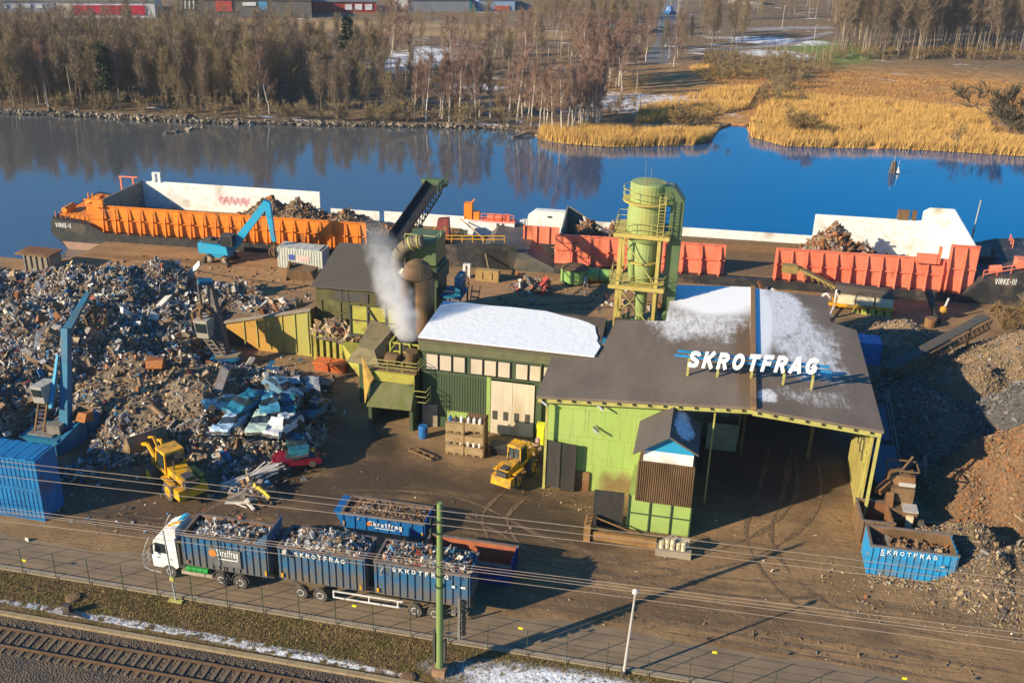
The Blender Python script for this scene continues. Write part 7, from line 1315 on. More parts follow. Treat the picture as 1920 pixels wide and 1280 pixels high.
for i in range(4): q = MB(); q.hexa([(T.w*(.02+.03*i), -.4, T.h*.5), (T.w*(.03+.03*i), -.4, T.h*.5), (T.w*(.03+.03*i), -.1, T.h*.5), (T.w*(.02+.03*i), -.1, T.h*.5), (T.w*(.025+.03*i), -.4, T.h*.95), (T.w*(.036+.03*i), -.4, T.h*.95), (T.w*(.036+.03*i), -.1, T.h*.95), (T.w*(.025+.03*i), -.1, T.h*.95)]); T.part('white_awning', q, 'white', world=False)
T = farbox('red_building', 'low red building with white panels behind a bare field', 'building', 588, 706, 24, 4, 20, cw('far_barn_red', (0.42, 0.05, 0.045)), roofkey=cw('far_roof_grey', (0.2, 0.21, 0.25)))
for u in (.5, .66, .82): q = MB(); q.box(T.w*u, T.w*(u+.11), -.25, -.05, T.h*.25, T.h*.8); T.part('white_panel', q, 'white', world=False)
T = farbox('warehouse', 'wide grey-blue hall with teal end wall, top middle', 'warehouse', 766, 880, 22, 0, 40, cw('far_hall', (0.24, 0.26, 0.3)))
q = MB(); q.prism([(T.w*.99, -.3, 0), (T.w*1.16, -.3, 0), (T.w*1.0, -.3, T.h)], (0, .3, 0)); T.part('teal_wing', q, cw('far_teal', (0.02, 0.16, 0.18)), world=False)
T = farbox('warehouse', 'pale blue hall with red door, beside the grey-blue hall', 'warehouse', 896, 965, 20, 0, 30, cw('far_paleblue', (0.32, 0.45, 0.62)))
q = MB(); q.box(T.w*.45, T.w*.85, -.3, -.05, 0, T.h*.45); T.part('red_door', q, cw('far_door_red', (0.5, 0.12, 0.08)), world=False)
T = farbox('yellow_house', 'small yellow gabled house above the right woodland', 'house', 1806, 1832, 16, 4, 8, cw('far_yellow', (0.65, 0.5, 0.15)), roofh=.1)
q = MB(); q.prism([(-.5, -.5, T.h), (T.w+.5, -.5, T.h), (T.w/2, -.5, T.h+3)], (0, 9, 0)); T.part('gable_roof', q, cw('far_tile', (0.2, 0.17, 0.16)), world=False)
T = farbox('white_house', 'white house half hidden by trees, right of the woodland road', 'house', 1385, 1430, 10, 0, 10, cw('far_house_white', (0.6, 0.6, 0.6)))
# far road and cars
def ribbon(name, pts, w, key, z):
    q = MB(); P_ = [Vector(at(x, y, -1.15)) for x, y in pts]
    for i in range(len(P_)-1):
        d = (P_[i+1]-P_[i]).normalized(); s = Vector((-d.y, d.x, 0))*w/2; q.poly([tuple(v+Vector((0, 0, z))) for v in (P_[i]-s, P_[i+1]-s, P_[i+1]+s, P_[i]+s)])
    single(name, q, key, None, None, kind='structure')
ra = mat('far_asphalt', (0.2, 0.19, 0.19), .8)
ribbon('far_road', [(1230, 118), (1252, 75), (1250, 40), (1262, 10), (1270, -10)], 7, ra, .01); ribbon('far_road', [(1290, 96), (1400, 90), (1480, 84), (1535, 66), (1560, 60)], 3.4, mat('far_path', (0.34, 0.3, 0.3), .8), .016); ribbon('far_road', [(1410, 56), (1480, 53), (1560, 52)], 7, mat('far_path', (0, 0, 0)), .022)
def farcar(label, px, py, rz, key, name='car', cat='car', s=1.0, tall=0):
    p = at(px, py, -1.15); T = Thing(name, label, cat, tuple(p), rz); q = MB(); q.prism([(x*s, -.85*s, z*s) for x, z in ((-2.1, .3), (-2.15, .85), (-1.2, .95), (1.1, .92), (2.1, .75), (2.1, .3))], (0, 1.7*s, 0)); T.part('body', q, key, world=False)
    q = MB(); q.hexa([(v[0]*s, v[1]*s, v[2]*s+tall*(v[2] > 1)) for v in ((-1.5, -.78, .95), (1.0, -.78, .92), (1.0, .78, .92), (-1.5, .78, .95), (-1.0, -.62, 1.45), (.3, -.62, 1.45), (.3, .62, 1.45), (-1.0, .62, 1.45))]); T.part('cabin', q, 'glass' if not tall else key, world=False)
    for x in (-1.3, 1.35):
        for y in (-.8, .8): q = MB(); q.lathe((x*s, y*s-.1, .32*s), [(.1, 0), (.32*s, 0), (.32*s, .2), (.1, .2)], 10, ax='y'); T.part('wheel', q, 'tyre', world=False)
farcar('silver car on the distant road, just beyond the bare birches', 1240, 58, 2.2, 'galv'); farcar('blue van on the distant road near the top edge', 1256, 27, 1.2, cm('van_blue', (0.03, 0.25, 0.65)), 'van', 'van', 1.3, 1.0)
farcar('white car parked where the far road meets the snowy verge', 1258, 90, .2, 'white')
for px, yb, yt, lab in ((1466, 54, 12, 'thin grey light pole by the snowy far path, taller one'), (1527, 72, 48, 'short thin light pole beside the far grey path'), (1267, 66, 2, 'pale light pole right of the blue van'), (1203, 40, 0, 'pale light pole among trees at the top, left of the far road')):
    p = at(px, yb, -1.15); h = 0
    for k in range(60):
        v = np.array([p[0], p[1], -1.15+k*.25])-CAMP; h = k*.25
        if 640-F*(v@upv)/(v@fw) < yt: break
    q = MB(); q.cyl((0, 0, 0), (0, 0, h), .12, .07, 6); q.bar((0, 0, h), (1.0, 0, h+.1), .16, .1); single('light_pole', q, 'lampgrey', lab, 'light pole', tuple(p), world=False)
# navigation dolphin
p = at(1673, 325, -1.5); Dn = Thing('mooring_dolphin', 'dark timber mooring dolphin with a white cone mark standing in the blue water', 'mooring dolphin', tuple(p))
for i in range(6): q = MB(); a = 2*PI*i/6; q.tube([(.75*math.cos(a), .75*math.sin(a), -2), (.25*math.cos(a), .25*math.sin(a), 2.2)], .17, 6); Dn.part('pile', q, mat('wet_timber', (0.13, 0.1, 0.075), .8, c2=(0.07, 0.06, 0.045)), world=False)
q = MB(); q.lathe((.9, .2, .2), [(.55, 0), (.05, 1.1)], 12); Dn.part('cone_mark', q, 'white', world=False)
q = MB(); q.cyl((.9, .2, -1), (.9, .2, 2.4), .05, n=5); q.cyl((0, 0, 2), (0, 0, 3.1), .06, n=5); Dn.part('mast', q, 'galv', world=False)
# ================================================================ FOREGROUND LINE
Fn = Thing('mesh_fence', 'low green wire fence with thin posts and small yellow plates standing on the kerb', 'fence', (-15, 51.6, 0)); pm = MB(); pm.box(-.022, .022, -.022, .022, 0, 2.15); po = None
for i in range(29):
    x = -52+2.55*i
    if po is None: po = Fn.part('post', pm, 'fencegreen', world=False); o = po
    else: o = po.copy(); COL.objects.link(o); o.parent = Fn.o
    o.location = (x+15, -.08, .0)
q = MB()
for z in (.25, 1.15, 2.1): q.cyl((-60, 51.5, z), (24, 51.5, z), .012, n=4)
Fn.part('wire', q, 'fencegreen')
for px, py in ((45, 1050), (664, 1135), (976, 1177), (1340, 1222), (1696, 1271)):
    p = atY(px, py, 51.46); q = MB(); q.box(p[0]-.14, p[0]+.14, 51.44, 51.46, p[2]-.08, p[2]+.08); Fn.part('warning_plate', q, mat('plate_yellow', (0.8, 0.65, 0.02), .5, c2=(0.75, 0.6, 0.02)))
# catenary mast
Mp = Thing('catenary_mast', 'tall green railway mast with a brown concrete foot in the foreground', 'mast', (-13.6, 48.8, 0))
q = MB(); q.cyl((-13.6, 48.8, .55), (-13.6, 48.8, 12.4), .24, .15, 12); Mp.part('pole', q, 'polegreen')
q = MB(); q.box(-14.0, -13.2, 48.4, 49.2, 0, .55); Mp.part('foot', q, mat('rusty_concrete', (0.34, 0.2, 0.12), .85, c2=(0.22, 0.13, 0.08)))
q = MB(); q.box(-14.0, -13.85, 48.6, 49.0, .9, 3.2); q.box(-13.35, -13.2, 48.6, 49.0, 1.1, 2.6); Mp.part('cabinet', q, 'darkgrey')
for z in (6.6, 7.4, 8.1, 10.4, 11.2): q = MB(); q.cyl((-13.6, 48.8, z), (-13.6, 48.8, z+.06), .3, n=10); Mp.part('clamp_ring', q, 'fencegreen')
for z in (10.5, 11.2): q = MB(); q.bar((-13.75, 48.7, z), (-14.05, 48.5, z), .08); q.cyl((-14.05, 48.5, z-.12), (-14.05, 48.5, z+.25), .09, n=6); Mp.part('insulator_bracket', q, 'fencegreen')
q = MB(); q.bar((-13.3, 48.9, 4.6), (-12.4, 49.3, 4.6), .06); q.bar((-12.4, 49.3, 4.6), (-12.4, 49.3, 2.4), .1); q.bar((-12.4, 49.3, 3.0), (-13.3, 49, 3.0), .08)
q.box(-12.6, -12.45, 49.2, 49.35, 2.5, 5.6); Mp.part('signal_bracket', q, 'grey')
q = MB()
for i in range(7): q.cyl((-12.25, 49.3, 2.9+.38*i), (-12.25, 49.3, 3.1+.38*i), .16, n=8)
Mp.part('signal_stack', q, 'black')
# overhead wires (each its own cable), spans fixed at the mast and beyond the frame
wl = [((0, 864), (828, 957), (1920, 1088)), ((0, 873), (828, 970), (1920, 1100)), ((0, 892), (828, 984), (1920, 1112)), ((0, 951), (828, 1053), (1920, 1186)), ((0, 957), (828, 1058), (1920, 1197)), ((0, 960), (828, 1063), (1920, 1203)), ((0, 976), (828, 1075), (1920, 1221))]
wlab = ['topmost of the thin overhead wires crossing above the truck', 'second overhead wire from the top, crossing at mast height', 'third overhead wire from the top, just above the low skip', 'fourth overhead wire, crossing the truck skip rims', 'fifth overhead wire, close under the fourth', 'sixth overhead wire, close above the lowest one', 'lowest overhead wire, crossing the front of the trailer skips']
wm = mat('copper_wire', (0.4, 0.31, 0.24), .5, metal=.2, c2=(0.3, 0.24, 0.2))
for W3, lb in zip(wl, wlab):
    A_ = [atY(x, y, 48.5) for x, y in W3]; q = MB(); pts = []
    for i in range(49):
        t = -0.3+1.6*i/48; k = t*2
        # quadratic through the three points
        l0 = (t-.43)*(t-1)/(.43); l1 = t*(t-1)/(.43*(.43-1)); l2 = t*(t-.43)/(1*(1-.43)); pts.append(tuple(A_[0]*l0+A_[1]*l1+A_[2]*l2))
    q.tube(pts, .018, 4); o = single('overhead_wire', q, wm, lb, 'overhead wire', tuple(A_[1]), group='overhead railway wires')
# lamp post and marker pole
L_ = Thing('lamp_post', 'slender grey lamp post with a round head standing on the verge by the kerb', 'lamp post', (-2.46, 52.0-.5, 0))
q = MB(); q.cyl((-2.46, 51.4, 0), (-2.2, 51.4, 6.2), .1, .06, 8); L_.part('pole', q, 'lampgrey'); q = MB(); q.lathe((-2.2, 51.4, 6.15), [(.08, 0), (.2, .12), (.2, .28), (.05, .4)], 10); L_.part('lamp_head', q, mat('lamp_lens', (0.75, 0.7, 0.66), .3)); q = MB(); q.cyl((-2.46, 51.4, 0), (-2.46, 51.4, .3), .17, n=8); L_.part('foot', q, 'darkgrey')
S_ = Thing('marker_pole', 'thin pale marker pole with yellow foot plate in front of the truck cab', 'pole', (-32.7, 51.3, 0))
q = MB(); q.cyl((-32.7, 51.3, .1), (-33.0, 51.3, 5.6), .06, .05, 6); S_.part('pole', q, 'galv'); q = MB(); q.box(-33.2, -32.2, 51.1, 51.4, .04, .16); q.box(-32.95, -32.65, 51.22, 51.38, 1.7, 2.0); S_.part('foot_plate', q, 'lime')
q = MB(); q.lathe((-39.5, 49.9, 0), [(.5, 0), (.5, .18), (.3, .22)], 14); single('manhole_cover', q, 'hold', 'round concrete well cover on the grassy verge, bottom left', 'well cover', (-39.5, 49.9, 0))
q = MB(); q.lathe((-15.4, 47.9, 0), [(.5, 0), (.5, .12), (.3, .16)], 14); single('manhole_cover', q, 'hold', 'round concrete well cover beside the green mast foot', 'well cover', (-15.4, 47.9, 0))
q = MB(); q.box(-39.2, -38.7, 48.3, 48.7, 0, .7); q.prism([(-39.0, 48.3, .2), (-37.4, 48.25, .02), (-39.0, 48.8, .2)], (0, 0, .1)); single('cable_cabinet', q, 'hull', 'small black box by the strip of snow on the verge', 'cable box', (-39, 48.5, 0))
# ================================================================ YARD ODDS AND ENDS
Rk = Thing('storage_rack', 'tall dusty rack of wooden boxes beside the workshop doors', 'rack', (-19, 75.5, 0))
q = MB()
for x0, z, k in ((-20.4, 0, 1), (-18.7, 0, 1), (-20.4, 1.05, 0), (-18.7, 1.05, 0), (-20.4, 2.1, 0), (-18.7, 2.3, 0)):
    q.box(x0, x0+1.6, 75.0, 76.2, z+.14, z+.85)
    for dx in (.05, .7, 1.35): q.box(x0+dx, x0+dx+.2, 75.0, 76.2, z, z+.13)
Rk.part('box', q, mat('dusty_box', (0.36, 0.25, 0.13), .85, c2=(0.24, 0.16, 0.08)))
q = MB(); q.box(-17.05, -16.95, 74.9, 76.3, 0, 3.5); q.box(-18.78, -18.72, 75.0, 76.2, 0, 3.2); q.box(-18.7, -16.96, 75.2, 76.3, 3.16, 3.5); Rk.part('frame', q, 'brownrust')
bn = 0
for z, y in ((.86, 75.02), (1.91, 75.02)):
    pass
bot = None
for k, (x0, z, yy) in enumerate(((-20.3, 1.91, 75.3), (-18.6, 1.91, 75.1), (-20.3, 2.95, 75.5), (-18.6, 3.15, 75.15))):
    for i in range(3):
        x = x0+.2+.5*i; col = 'gasblue' if (k == 2 and i == 0) else ('plasticwhite' if k != 2 or i != 1 else 'darkgrey'); q = MB(); q.lathe((0, 0, 0), [(.14, 0), (.15, .35), (.1, .45), (.04, .5), (.04, .6)], 10)
        lab = 'blue gas bottle on top of the wooden box rack' if col == 'gasblue' else ('dark gas bottle next to the blue one on the box rack' if col == 'darkgrey' else 'small white bottle standing on the wooden box rack'); single('gas_bottle', q, col, lab, 'bottle', (x, yy if k != 1 else 75.1, z-.98 if k < 2 else z), world=False, group='bottles on the box rack')
q = MB()
for a, b_ in (((-23.4, 74.3), (-21.2, 73.3)), ((-23.2, 74.8), (-21.0, 73.8))): q.bar((*a, .25), (*b_, .25), .12)
for t in (0, .33, .66, 1): x = -23.4+2.2*t; y = 74.3-1.0*t; q.bar((x, y, .25), (x+.2, y+.5, .25), .1); q.bar((x, y, 0), (x, y, .5), .08)
single('steel_trestle', q, 'brownrust', 'rusty low steel trestle lying on the dirt left of the box rack', 'frame', (-22.3, 74, 0))
q = MB()
for i in range(6): q.box(-12.9, -11.5, 74.4+.2*i, 74.54+.2*i, .1, .13)
for y in (74.4, 74.9, 75.4): q.box(-12.9, -11.5, y, y+.1, 0, .095)
single('pallet', q, 'wood', 'wooden pallet lying by the green corner of the shed', 'pallet', (-12.2, 75, 0))
q = MB()
for i in range(5): q.lathe((-12.6, 76.2, .12*i+.0), [(.28, 0), (.3, .05), (.22, .11)], 12)
q.lathe((-12.6, 76.2, .6), [(.2, 0), (.2, 1.3)], 8); single('striped_stack', q, mat('pinkish_stack', (0.5, 0.22, 0.26), .6, c2=(0.6, 0.5, 0.48), scale=6), 'pinkish stacked barrier post on the pallet side of the beige doors', 'barrier post', (-12.6, 76.2, 0))
q = MB(); q.box(-13.0, -12.4, 77.9, 78.4, 0, 1.9); q.box(-13.05, -12.35, 77.85, 78.45, 1.9, 2.3); single('yellow_cabinet', q, 'hivis', 'bright yellow cabinet between the beige doors and the green wall', 'cabinet', (-12.7, 78.1, 0))
q = MB(); q.lathe((-23.0, 77.2, 0), [(.4, 0), (.42, .5), (.42, 1.1), (.38, 1.15)], 14); single('barrel', q, 'gasblue', 'blue barrel standing in front of the dark platform bay', 'barrel', (-23, 77.2, 0))
q = MB(); q.box(-26.7+4.0, -16.0, 0, 0, 0, 0)
for lab, x0, x1, y0, y1, h, key in (('black tipped trough lying in shade right of the box rack', -16.7, -14.9, 75.8, 76.9, .9, 'hull'),):
    q = MB(); q.hexa([(x0+.2, y0, 0), (x1-.2, y0, 0), (x1-.2, y1, 0), (x0+.2, y1, 0), (x0, y0-.2, h), (x1, y0-.2, h), (x1, y1, h), (x0, y1, h)]); q.box(x0-.05, x1+.05, y0-.3, y0-.21, h-.1, h+.04); single('trough', q, key, lab, 'trough', ((x0+x1)/2, y0, 0))
# machinery in front of the hut
q = MB(); q.box(-6.4, -1.6, 65.2, 65.5, .1, .75); q.box(-6.4, -1.6, 65.15, 65.55, .76, .82); q.box(-6.9, -6.5, 65.0, 66.5, 0, 1.5); q.bar((-6.7, 65.1, 1.4), (-4.5, 66.3, .3), .14); q.bar((-6.7, 66.3, 1.5), (-3.5, 66.5, .4), .1)
for i in range(3): q.box(-7.0, -6.9, 65+.5*i, 65.08+.5*i, 0, 1.7)
single('steel_beam', q, mat('ochre_beam', (0.3, 0.17, 0.06), .8, c2=(0.2, 0.1, 0.04)), 'rusty ochre steel beam lying before the green hut base', 'steel beam', (-4, 65.3, 0))
Em = Thing('engine_block', 'grey machine block with cream drums on a concrete slab before the hut', 'machine', (-.2, 65.0, 0)); q = MB(); q.box(-1.6, 1.0, 64.5, 65.7, 0, .55); Em.part('slab', q, 'concrete')
q = MB()
for i in range(5): q.cyl((-1.2+.4*i, 64.8+.15*(i % 2), .56), (-1.2+.4*i, 64.8+.15*(i % 2), 1.1+.15*(i % 3)), .17, n=8)
q.box(-.3, .8, 65.1, 65.5, .56, 1.2); Em.part('drum', q, 'shine'); q = MB(); q.tube([(-1.4, 65.2, .8), (-.4, 65.4, 1.4), (.6, 64.9, 1.0)], .07, 5); Em.part('pipe', q, 'grey')
# quay items
q = MB(); q.box(-27.9, -25.0, 116.5, 117.3, 0, 1.45); q.box(-27.2, -27.0, 116.4, 116.49, .3, 1.2); q.box(-26.0, -25.8, 116.4, 116.49, .3, 1.2); single('concrete_block', q, mat('ochre_block', (0.36, 0.24, 0.1), .85, c2=(0.26, 0.17, 0.07)), 'ochre concrete mooring block with two dark slots on the quay', 'mooring block', (-26.4, 117, 0))
q = MB(); q.box(-29.6, -29.3, 117, 117.6, 0, 1.6); q.box(-29.0, -28.7, 117, 117.6, 0, 1.6); q.box(-29.6, -28.7, 117, 117.6, 1.6, 1.75); single('white_stand', q, 'plasticwhite', 'small white upright stand on the quay left of the ochre block', 'stand', (-29.1, 117.3, 0))
q = MB(); q.tube([tuple(bp_(17.2, 9, 3.2)), tuple(bp_(21, 4, 2.4)), (-26.4, 117.2, 1.4)], .09, 5); single('mooring_rope', q, 'wood', 'pale mooring rope sagging from the orange barge to the ochre block', 'rope', (-26.4, 117.2, 1.4))
q = MB(); q.tube([tuple(bp_(88.5, -.6, 4.6)), tuple(bp_(90, -3, 2.2)), tuple(bp_(91, -5, .1))], .08, 5); single('mooring_rope', q, 'wood', 'pale mooring rope from the red barge bow down to the quay', 'rope', tuple(bp_(91, -5, .1)))
bq = MB(); bq.hexa([(-50.0, 110.4, 0), (-46.6, 110.9, 0), (-46.6, 112.2, 0), (-50.0, 112.0, 0), (-49.7, 110.2, 1.1), (-46.9, 110.6, 1.2), (-46.6, 112.4, 1.3), (-49.9, 112.2, 1.7)]); bq.prism([(-50.2, 110.0, 0), (-49.6, 111.8, 0), (-49.9, 111.2, 2.2)], (.3, 0, 0)); single('excavator_bucket', bq, 'brownrust', 'big rusty excavator bucket lying before the grey container', 'bucket', (-48.3, 111, 0))
Bx = Thing('quay_shed', 'rusty flat-roofed box shed with grey ribbed front at the left quay edge', 'shed', (-79.8, 106, 0)); q = MB(); q.box(-81.5, -78.0, 104.8, 107.2, 0, 2.0); Bx.part('wall', q, 'concrete'); q = MB(); q.box(-82.4, -77.8, 104.6, 107.4, 2.01, 2.2); Bx.part('roof', q, 'rust')
q = MB()
for i in range(5): q.box(-81.4+.75*i, -81.2+.75*i, 104.65, 104.79, 0, 2.0)
Bx.part('rib', q, 'grey')
q = MB(); q.raw(*[[(-12.5+.0, 0, 0)], []]) if False else None
q = MB(); q.cyl((-17.0, 103.5, .7), (-10.2, 104.6, .7), .75, n=16); single('rusty_pipe', q, 'rust', 'long rusty brown pipe section lying behind the snowy workshop roof', 'pipe', (-13.6, 104, 0))
Bl = Thing('sheet_pile', 'blue and pale steel sheets piled against the long rusty pipe', 'sheet pile', (-14, 102, 0))
for i, (x0, x1, key) in enumerate(((-18.4, -16.9, 'cyan'), (-16.8, -14.6, 'grey'), (-14.5, -12.6, 'cyan'), (-13.8, -11, 'galv'), (-12, -9.6, 'cyan'))):
    q = MB(); q.hexa([(x0, 101.4, 0), (x1, 101.6, 0), (x1, 102.9, 0), (x0, 102.6, 0), (x0+.2, 101.9, 1.5-.22*i), (x1, 102.0, 1.3-.2*i), (x1, 102.4, 1.3-.2*i), (x0+.2, 102.4, 1.5-.22*i)]); Bl.part('sheet', q, key)
me = heap('scrap_heap', gh((-20.6, 115.4), 2.6, 1.6, 1.0), (-24, -17, 113, 118), .5, [(260, .5, [.2, .1, .3, .1, 0, 0, .1, .3], None, .6, .4)], '', '', SCR, None, 46)
for m_ in SCR: me.materials.append(m_)
o = bpy.data.objects.new('scrap_heap', me); COL.objects.link(o); o['label'] = 'little heap of pink and brown scrap left of the green fan housing'; o['category'] = 'scrap heap'
me = heap('scrap_heap', multi(gh((3, 117), 8, 2.6, 1.3), gh((-2, 113), 5, 2, .7)), (-8, 12, 110, 121), .5, [(900, .6, ORN, None, .6, .4)], '', '', SCR, None, 47)
for m_ in SCR: me.materials.append(m_)
o = bpy.data.objects.new('scrap_heap', me); COL.objects.link(o); o['label'] = 'low rusty heap of bent plates on the quay right of the cyclone tower'; o['category'] = 'scrap heap'
# screening plant with white tanks on the right
Sc = Thing('screening_plant', 'mobile plant with three cream tanks and a rusty conveyor arm by the barge', 'screening plant', (18, 119.8, 0))
q = MB(); q.box(14.8, 21.4, 118.8, 121.2, .35, .6); q.box(14.0, 21.6, 118.7, 118.85, .5, .8); Sc.part('chassis', q, 'yellow')
for x in (15.2, 17.3, 19.5): q = MB(); q.hexa([(x, 119.0, .65), (x+1.95, 119.0, .65), (x+1.95, 120.8, .65), (x, 120.8, .65), (x, 119.1, 1.7), (x+1.95, 119.1, 1.7), (x+1.95, 120.6, 2.1), (x, 120.6, 2.1)]); Sc.part('tank', q, 'shine')
q = MB(); q.hexa([(14.9, 119.2, 1.95), (21.5, 119.2, 1.75), (21.5, 121.2, 1.75), (14.9, 121.2, 1.95), (14.9, 119.8, 2.7), (21.3, 119.8, 2.4), (21.3, 121, 2.4), (14.9, 121, 2.7)]); Sc.part('cover', q, 'roof')
q = MB(); q.bar((14.9, 120.4, 2.2), (10.2, 121.4, 3.9), .8, .35); q.box(8.6, 10.4, 120.8, 122, 3.2, 4.1)
for i in range(6): x = 14.5-.75*i; z = 2.2+.27*i; q.bar((x, 120, z-.3), (x-.4, 120.0, z+.3), .08)
Sc.part('conveyor_arm', q, mat('ochre_conveyor', (0.3, 0.22, 0.07), .8, c2=(0.2, 0.13, 0.05)))
q = MB(); q.cyl((14.9, 119.0, 0), (14.9, 119.0, 2.4), .12, n=6); q.bar((14.8, 118.5, .6), (13.6, 112.9, .1), .16); q.tube([(13.6, 118.7, 1.0), (13.4, 118.7, 1.7), (13.9, 118.7, 1.9), (14.3, 118.7, 1.4)], .14, 6); Sc.part('support_leg', q, 'plasticwhite')
for i in range(5): q = MB(); x = 17.0+i*.9; q.hexa([(x, 118.1, 0), (x+.7, 118.1, 0), (x+.7, 118.7, 0), (x, 118.7, 0), (x+.2, 118.2, .6), (x+.6, 118.3, .5), (x+.5, 118.6, .6), (x+.1, 118.6, .5)]); Sc.part('block', q, 'ygreen')
# long conveyor by the piles
Cn = Thing('long_conveyor', 'long rusty lattice conveyor rising over the light brown pile to the right', 'conveyor', (24, 107, 0)); a = Vector(at(1664, 694, 2.0)); b_ = Vector(at(1848, 596, 5.5))
q = MB(); q.bar(a+Vector((0, 0, .25)), b_+Vector((0, 0, .25)), 1.1, .12); Cn.part('belt', q, 'darkgrey'); q = MB(); s = Vector((.55, -.48, 0))
for sg in (-1, 1):
    o1 = s*sg; q.bar(a+o1, b_+o1, .14); q.bar(a+o1+Vector((0, 0, -.9)), b_+o1+Vector((0, 0, -.9)), .12)
    for i in range(22): p = a.lerp(b_, i/22)+o1; r_ = a.lerp(b_, (i+.5)/22)+o1+Vector((0, 0, -.9)); e = a.lerp(b_, (i+1)/22)+o1; q.bar(p, r_, .07); q.bar(r_, e, .07)
Cn.part('truss', q, 'brownrust')
q = MB(); m1 = a.lerp(b_, .5); m2_ = a.lerp(b_, .85); q.bar((m1.x, m1.y, 0), tuple(m1), .16); Cn.part('leg', q, 'brownrust'); q = MB(); q.bar((m2_.x, m2_.y, 0), tuple(m2_), .16); Cn.part('leg', q, 'brownrust')
Gx = Thing('grab_bucket', 'dark leaning grab bucket with a yellow float and rusty drum by the red barge bow', 'grab', (25.8, 118.8, 0)); q = MB(); q.bar((25.0, 119.4, 3.2), (26.2, 118.2, .6), .7, .5); q.bar((26.0, 118.2, .9), (26.6, 118.0, 0), .8, .5); Gx.part('jaw', q, 'hull'); q = MB(); q.lathe((26.9, 118.6, .9), [(.1, 0), (.45, .3), (.4, .7), (.1, .9)], 12); Gx.part('float', q, 'yellow'); q = MB(); q.lathe((25.3, 116.4, 0), [(.6, 0), (.7, .9), (.6, 1.0)], 12); Gx.part('drum', q, 'rust'); q = MB(); q.cyl((27.0, 118.6, 1.8), (27.2, 118.6, 2.8), .12, n=8); Gx.part('white_post', q, 'plasticwhite')
# feed hopper machine in the shade right of the shed
Fd = Thing('hopper_machine', 'blue hopper machine standing in deep shade against the right side of the shed', 'machine', (16, 82, 0))
q = MB(); q.hexa([(15.2, 76.5, .6), (16.6, 76.5, .6), (16.4, 81, .6), (15.0, 81, .6), (14.9, 75.9, 1.9), (16.9, 75.9, 1.9), (16.9, 81.3, 2.6), (14.8, 81.3, 2.6)]); q.hexa([(15, 83, .6), (16.4, 83, .6), (16.4, 87, .6), (15, 87, .6), (14.8, 82.6, 2.4), (16.7, 82.6, 2.4), (16.7, 87.4, 3.2), (14.8, 87.4, 3.2)]); Fd.part('hopper', q, mat('faded_grey_blue', (0.05, 0.11, 0.17), .6, c2=(0.06, 0.07, 0.08)))
q = MB()
for x in (15.1, 16.5):
    for y in (77, 80.6, 83.4, 86.6): q.box(x, x+.14, y, y+.14, 0, .6)
q.bar((17.1, 76, 1.8), (17.1, 90, 3.8), .1); q.bar((17.1, 76, .9), (17.1, 90, 2.9), .08); Fd.part('frame', q, 'grey')
q = MB(); q.bar((18.6, 79.6, 0), (19.2, 80.4, 2.6), .1); q.bar((19.4, 79.4, 0), (19.2, 80.4, 2.6), .1); q.bar((20, 80.6, 0), (19.2, 80.4, 2.6), .1); single('tripod', q, 'grey', 'thin grey tripod in deep shade before the rusty pile', 'tripod', (19.2, 80, 0))
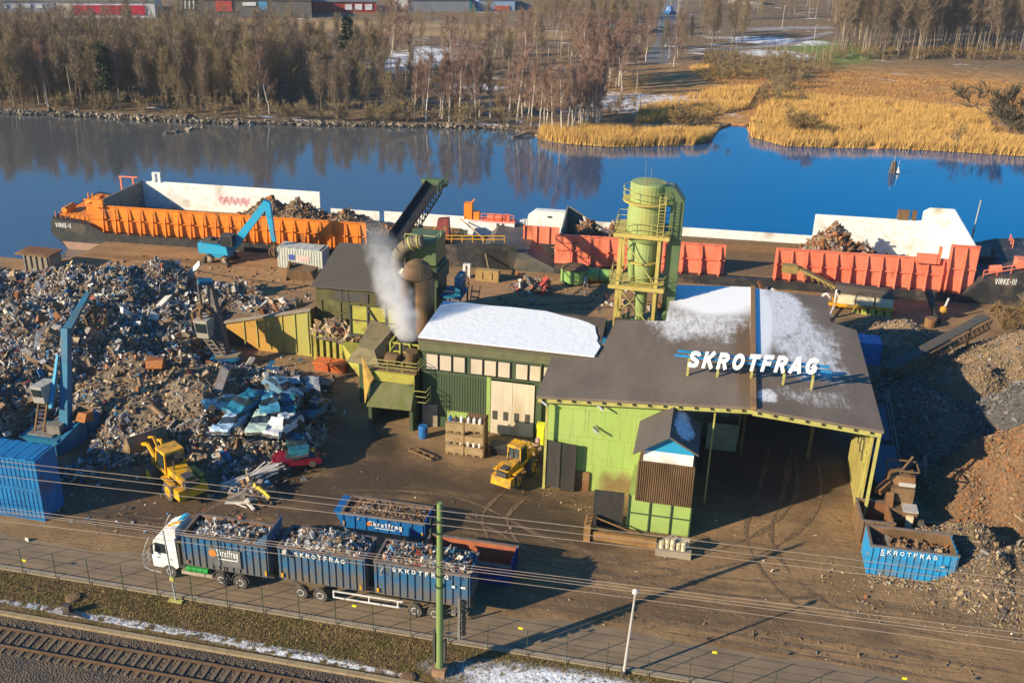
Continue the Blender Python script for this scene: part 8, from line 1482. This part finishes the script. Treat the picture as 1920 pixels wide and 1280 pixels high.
# ---- people
def person(label, loc, rz, cloth, legs, stride=.35, arms=.25, bend=0.0):
    V = [(0, 0, .93), (bend*.3, 0, 1.18), (bend*.7, 0, 1.42), (bend*.9, 0, 1.52), (bend+.02, 0, 1.66), (bend+.02, 0, 1.76), (0, .1, .88), (stride*.5, .11, .48), (stride*.9, .11, .08), (stride*.9+.18, .12, .05), (0, -.1, .88), (-stride*.3, -.11, .48), (-stride*.95, -.11, .1), (-stride*.95+.17, -.12, .05),
         (bend*.7, .19, 1.42), (bend*.7-arms*.4, .25, 1.14), (bend*.7-arms*.1, .27, .88), (bend*.7, -.19, 1.42), (bend*.7+arms*.5, -.25, 1.15), (bend*.7+arms*1.1, -.26, .93)]
    E_ = [(0, 1), (1, 2), (2, 3), (3, 4), (4, 5), (0, 6), (6, 7), (7, 8), (8, 9), (0, 10), (10, 11), (11, 12), (12, 13), (2, 14), (14, 15), (15, 16), (2, 17), (17, 18), (18, 19)]
    Rr = [.15, .145, .17, .06, .1, .075, .11, .075, .05, .045, .11, .075, .05, .045, .075, .052, .036, .075, .052, .036]
    for base, sy in ((16, 1), (19, -1)):
        bx, by, bz = V[base]; V.append((bx+.01, by, bz-.08)); Rr.append(.035); hnd = len(V)-1; E_.append((base, hnd))
        for k in range(5):
            V.append((bx-.035+.02*k+(.04 if k == 4 else 0), by-sy*(.0 if k < 4 else .02), bz-.1 if k < 4 else bz-.09)); V.append((bx-.03+.018*k+(.06 if k == 4 else 0), by-sy*.015, bz-.17+.008*abs(k-1.5) if k < 4 else bz-.14)); Rr += [.011, .008]; E_ += [(hnd, len(V)-2), (len(V)-2, len(V)-1)]
    me = bpy.data.meshes.new('body_cage'); me.from_pydata(V, E_, []); o = bpy.data.objects.new('body_tmp', me); COL.objects.link(o); md_ = o.modifiers.new('skin', 'SKIN'); 
    sv = me.skin_vertices[0] if me.skin_vertices else None
    if sv is None: me.attributes; 
    for i, rr in enumerate(Rr): me.skin_vertices[0].data[i].radius = (rr, rr*1.0)
    me.skin_vertices[0].data[0].use_root = True; sb = o.modifiers.new('sub', 'SUBSURF'); sb.levels = 1; sb.render_levels = 1; bpy.context.view_layer.update()
    bm_ = bpy.data.meshes.new_from_object(o.evaluated_get(bpy.context.evaluated_depsgraph_get())); bpy.data.objects.remove(o); bm_.name = 'body'
    skin = mat('skin', (0.45, 0.27, 0.18), .6); bm_.materials.clear(); T = Thing('person', label, 'person', loc, rz)
    mats = [M_[cloth] if isinstance(cloth, str) else cloth, M_[legs] if isinstance(legs, str) else legs, skin]
    for p_ in bm_.polygons: z = sum(bm_.vertices[v].co.z for v in p_.vertices)/len(p_.vertices); yv = abs(sum(bm_.vertices[v].co.y for v in p_.vertices)/len(p_.vertices)); p_.material_index = 2 if z > 1.54 or (yv > .2 and z < .94 and z > .6) else (1 if z < .95 else 0)
    T.part('body', bm_, mats, world=False, smooth=False); q = MB(); q.lathe((bend+.0, 0, 1.66), [(.115, 0), (.118, .08), (.09, .15), (.02, .18)], 12); T.part('hair', q, mat('dark_hair', (0.04, 0.03, 0.02), .8), world=False)
    q = MB(); q.box(bend+.1, bend+.14, -.015, .015, 1.62, 1.67); T.part('nose', q, skin, world=False); return T
try:
    person('person in pale jacket and dark trousers walking on the dirt before the green fan housing', (-14.4, 117.6, 0), R(-40), mat('pale_jacket', (0.6, 0.57, 0.54), .8), mat('grey_trousers', (0.35, 0.32, 0.32), .8))
    pb = bp_(76.1, 1.2, 3.2); person('person in a hi-vis yellow jacket standing behind the red barge wall', tuple(pb), R(60), 'hivis', 'hivis', .1, .15, .1)
except Exception as ex: print('PERSON', ex)
# ---- thin winter air over the whole scene
q = MB(); q.box(-1700, 1700, -120, 2350, -6, 52); M = bpy.data.materials.new('thin_air'); M.use_nodes = True; n_ = M.node_tree.nodes; L = M.node_tree.links; n_.remove(n_['Principled BSDF']); pv = n_.new('ShaderNodeVolumePrincipled'); pv.inputs['Color'].default_value = (.8, .87, 1, 1); pv.inputs['Density'].default_value = 0.00013; pv.inputs['Anisotropy'].default_value = .2; L.new(pv.outputs[0], n_['Material Output'].inputs['Volume'])
single('haze', q, M, None, None, kind='stuff')
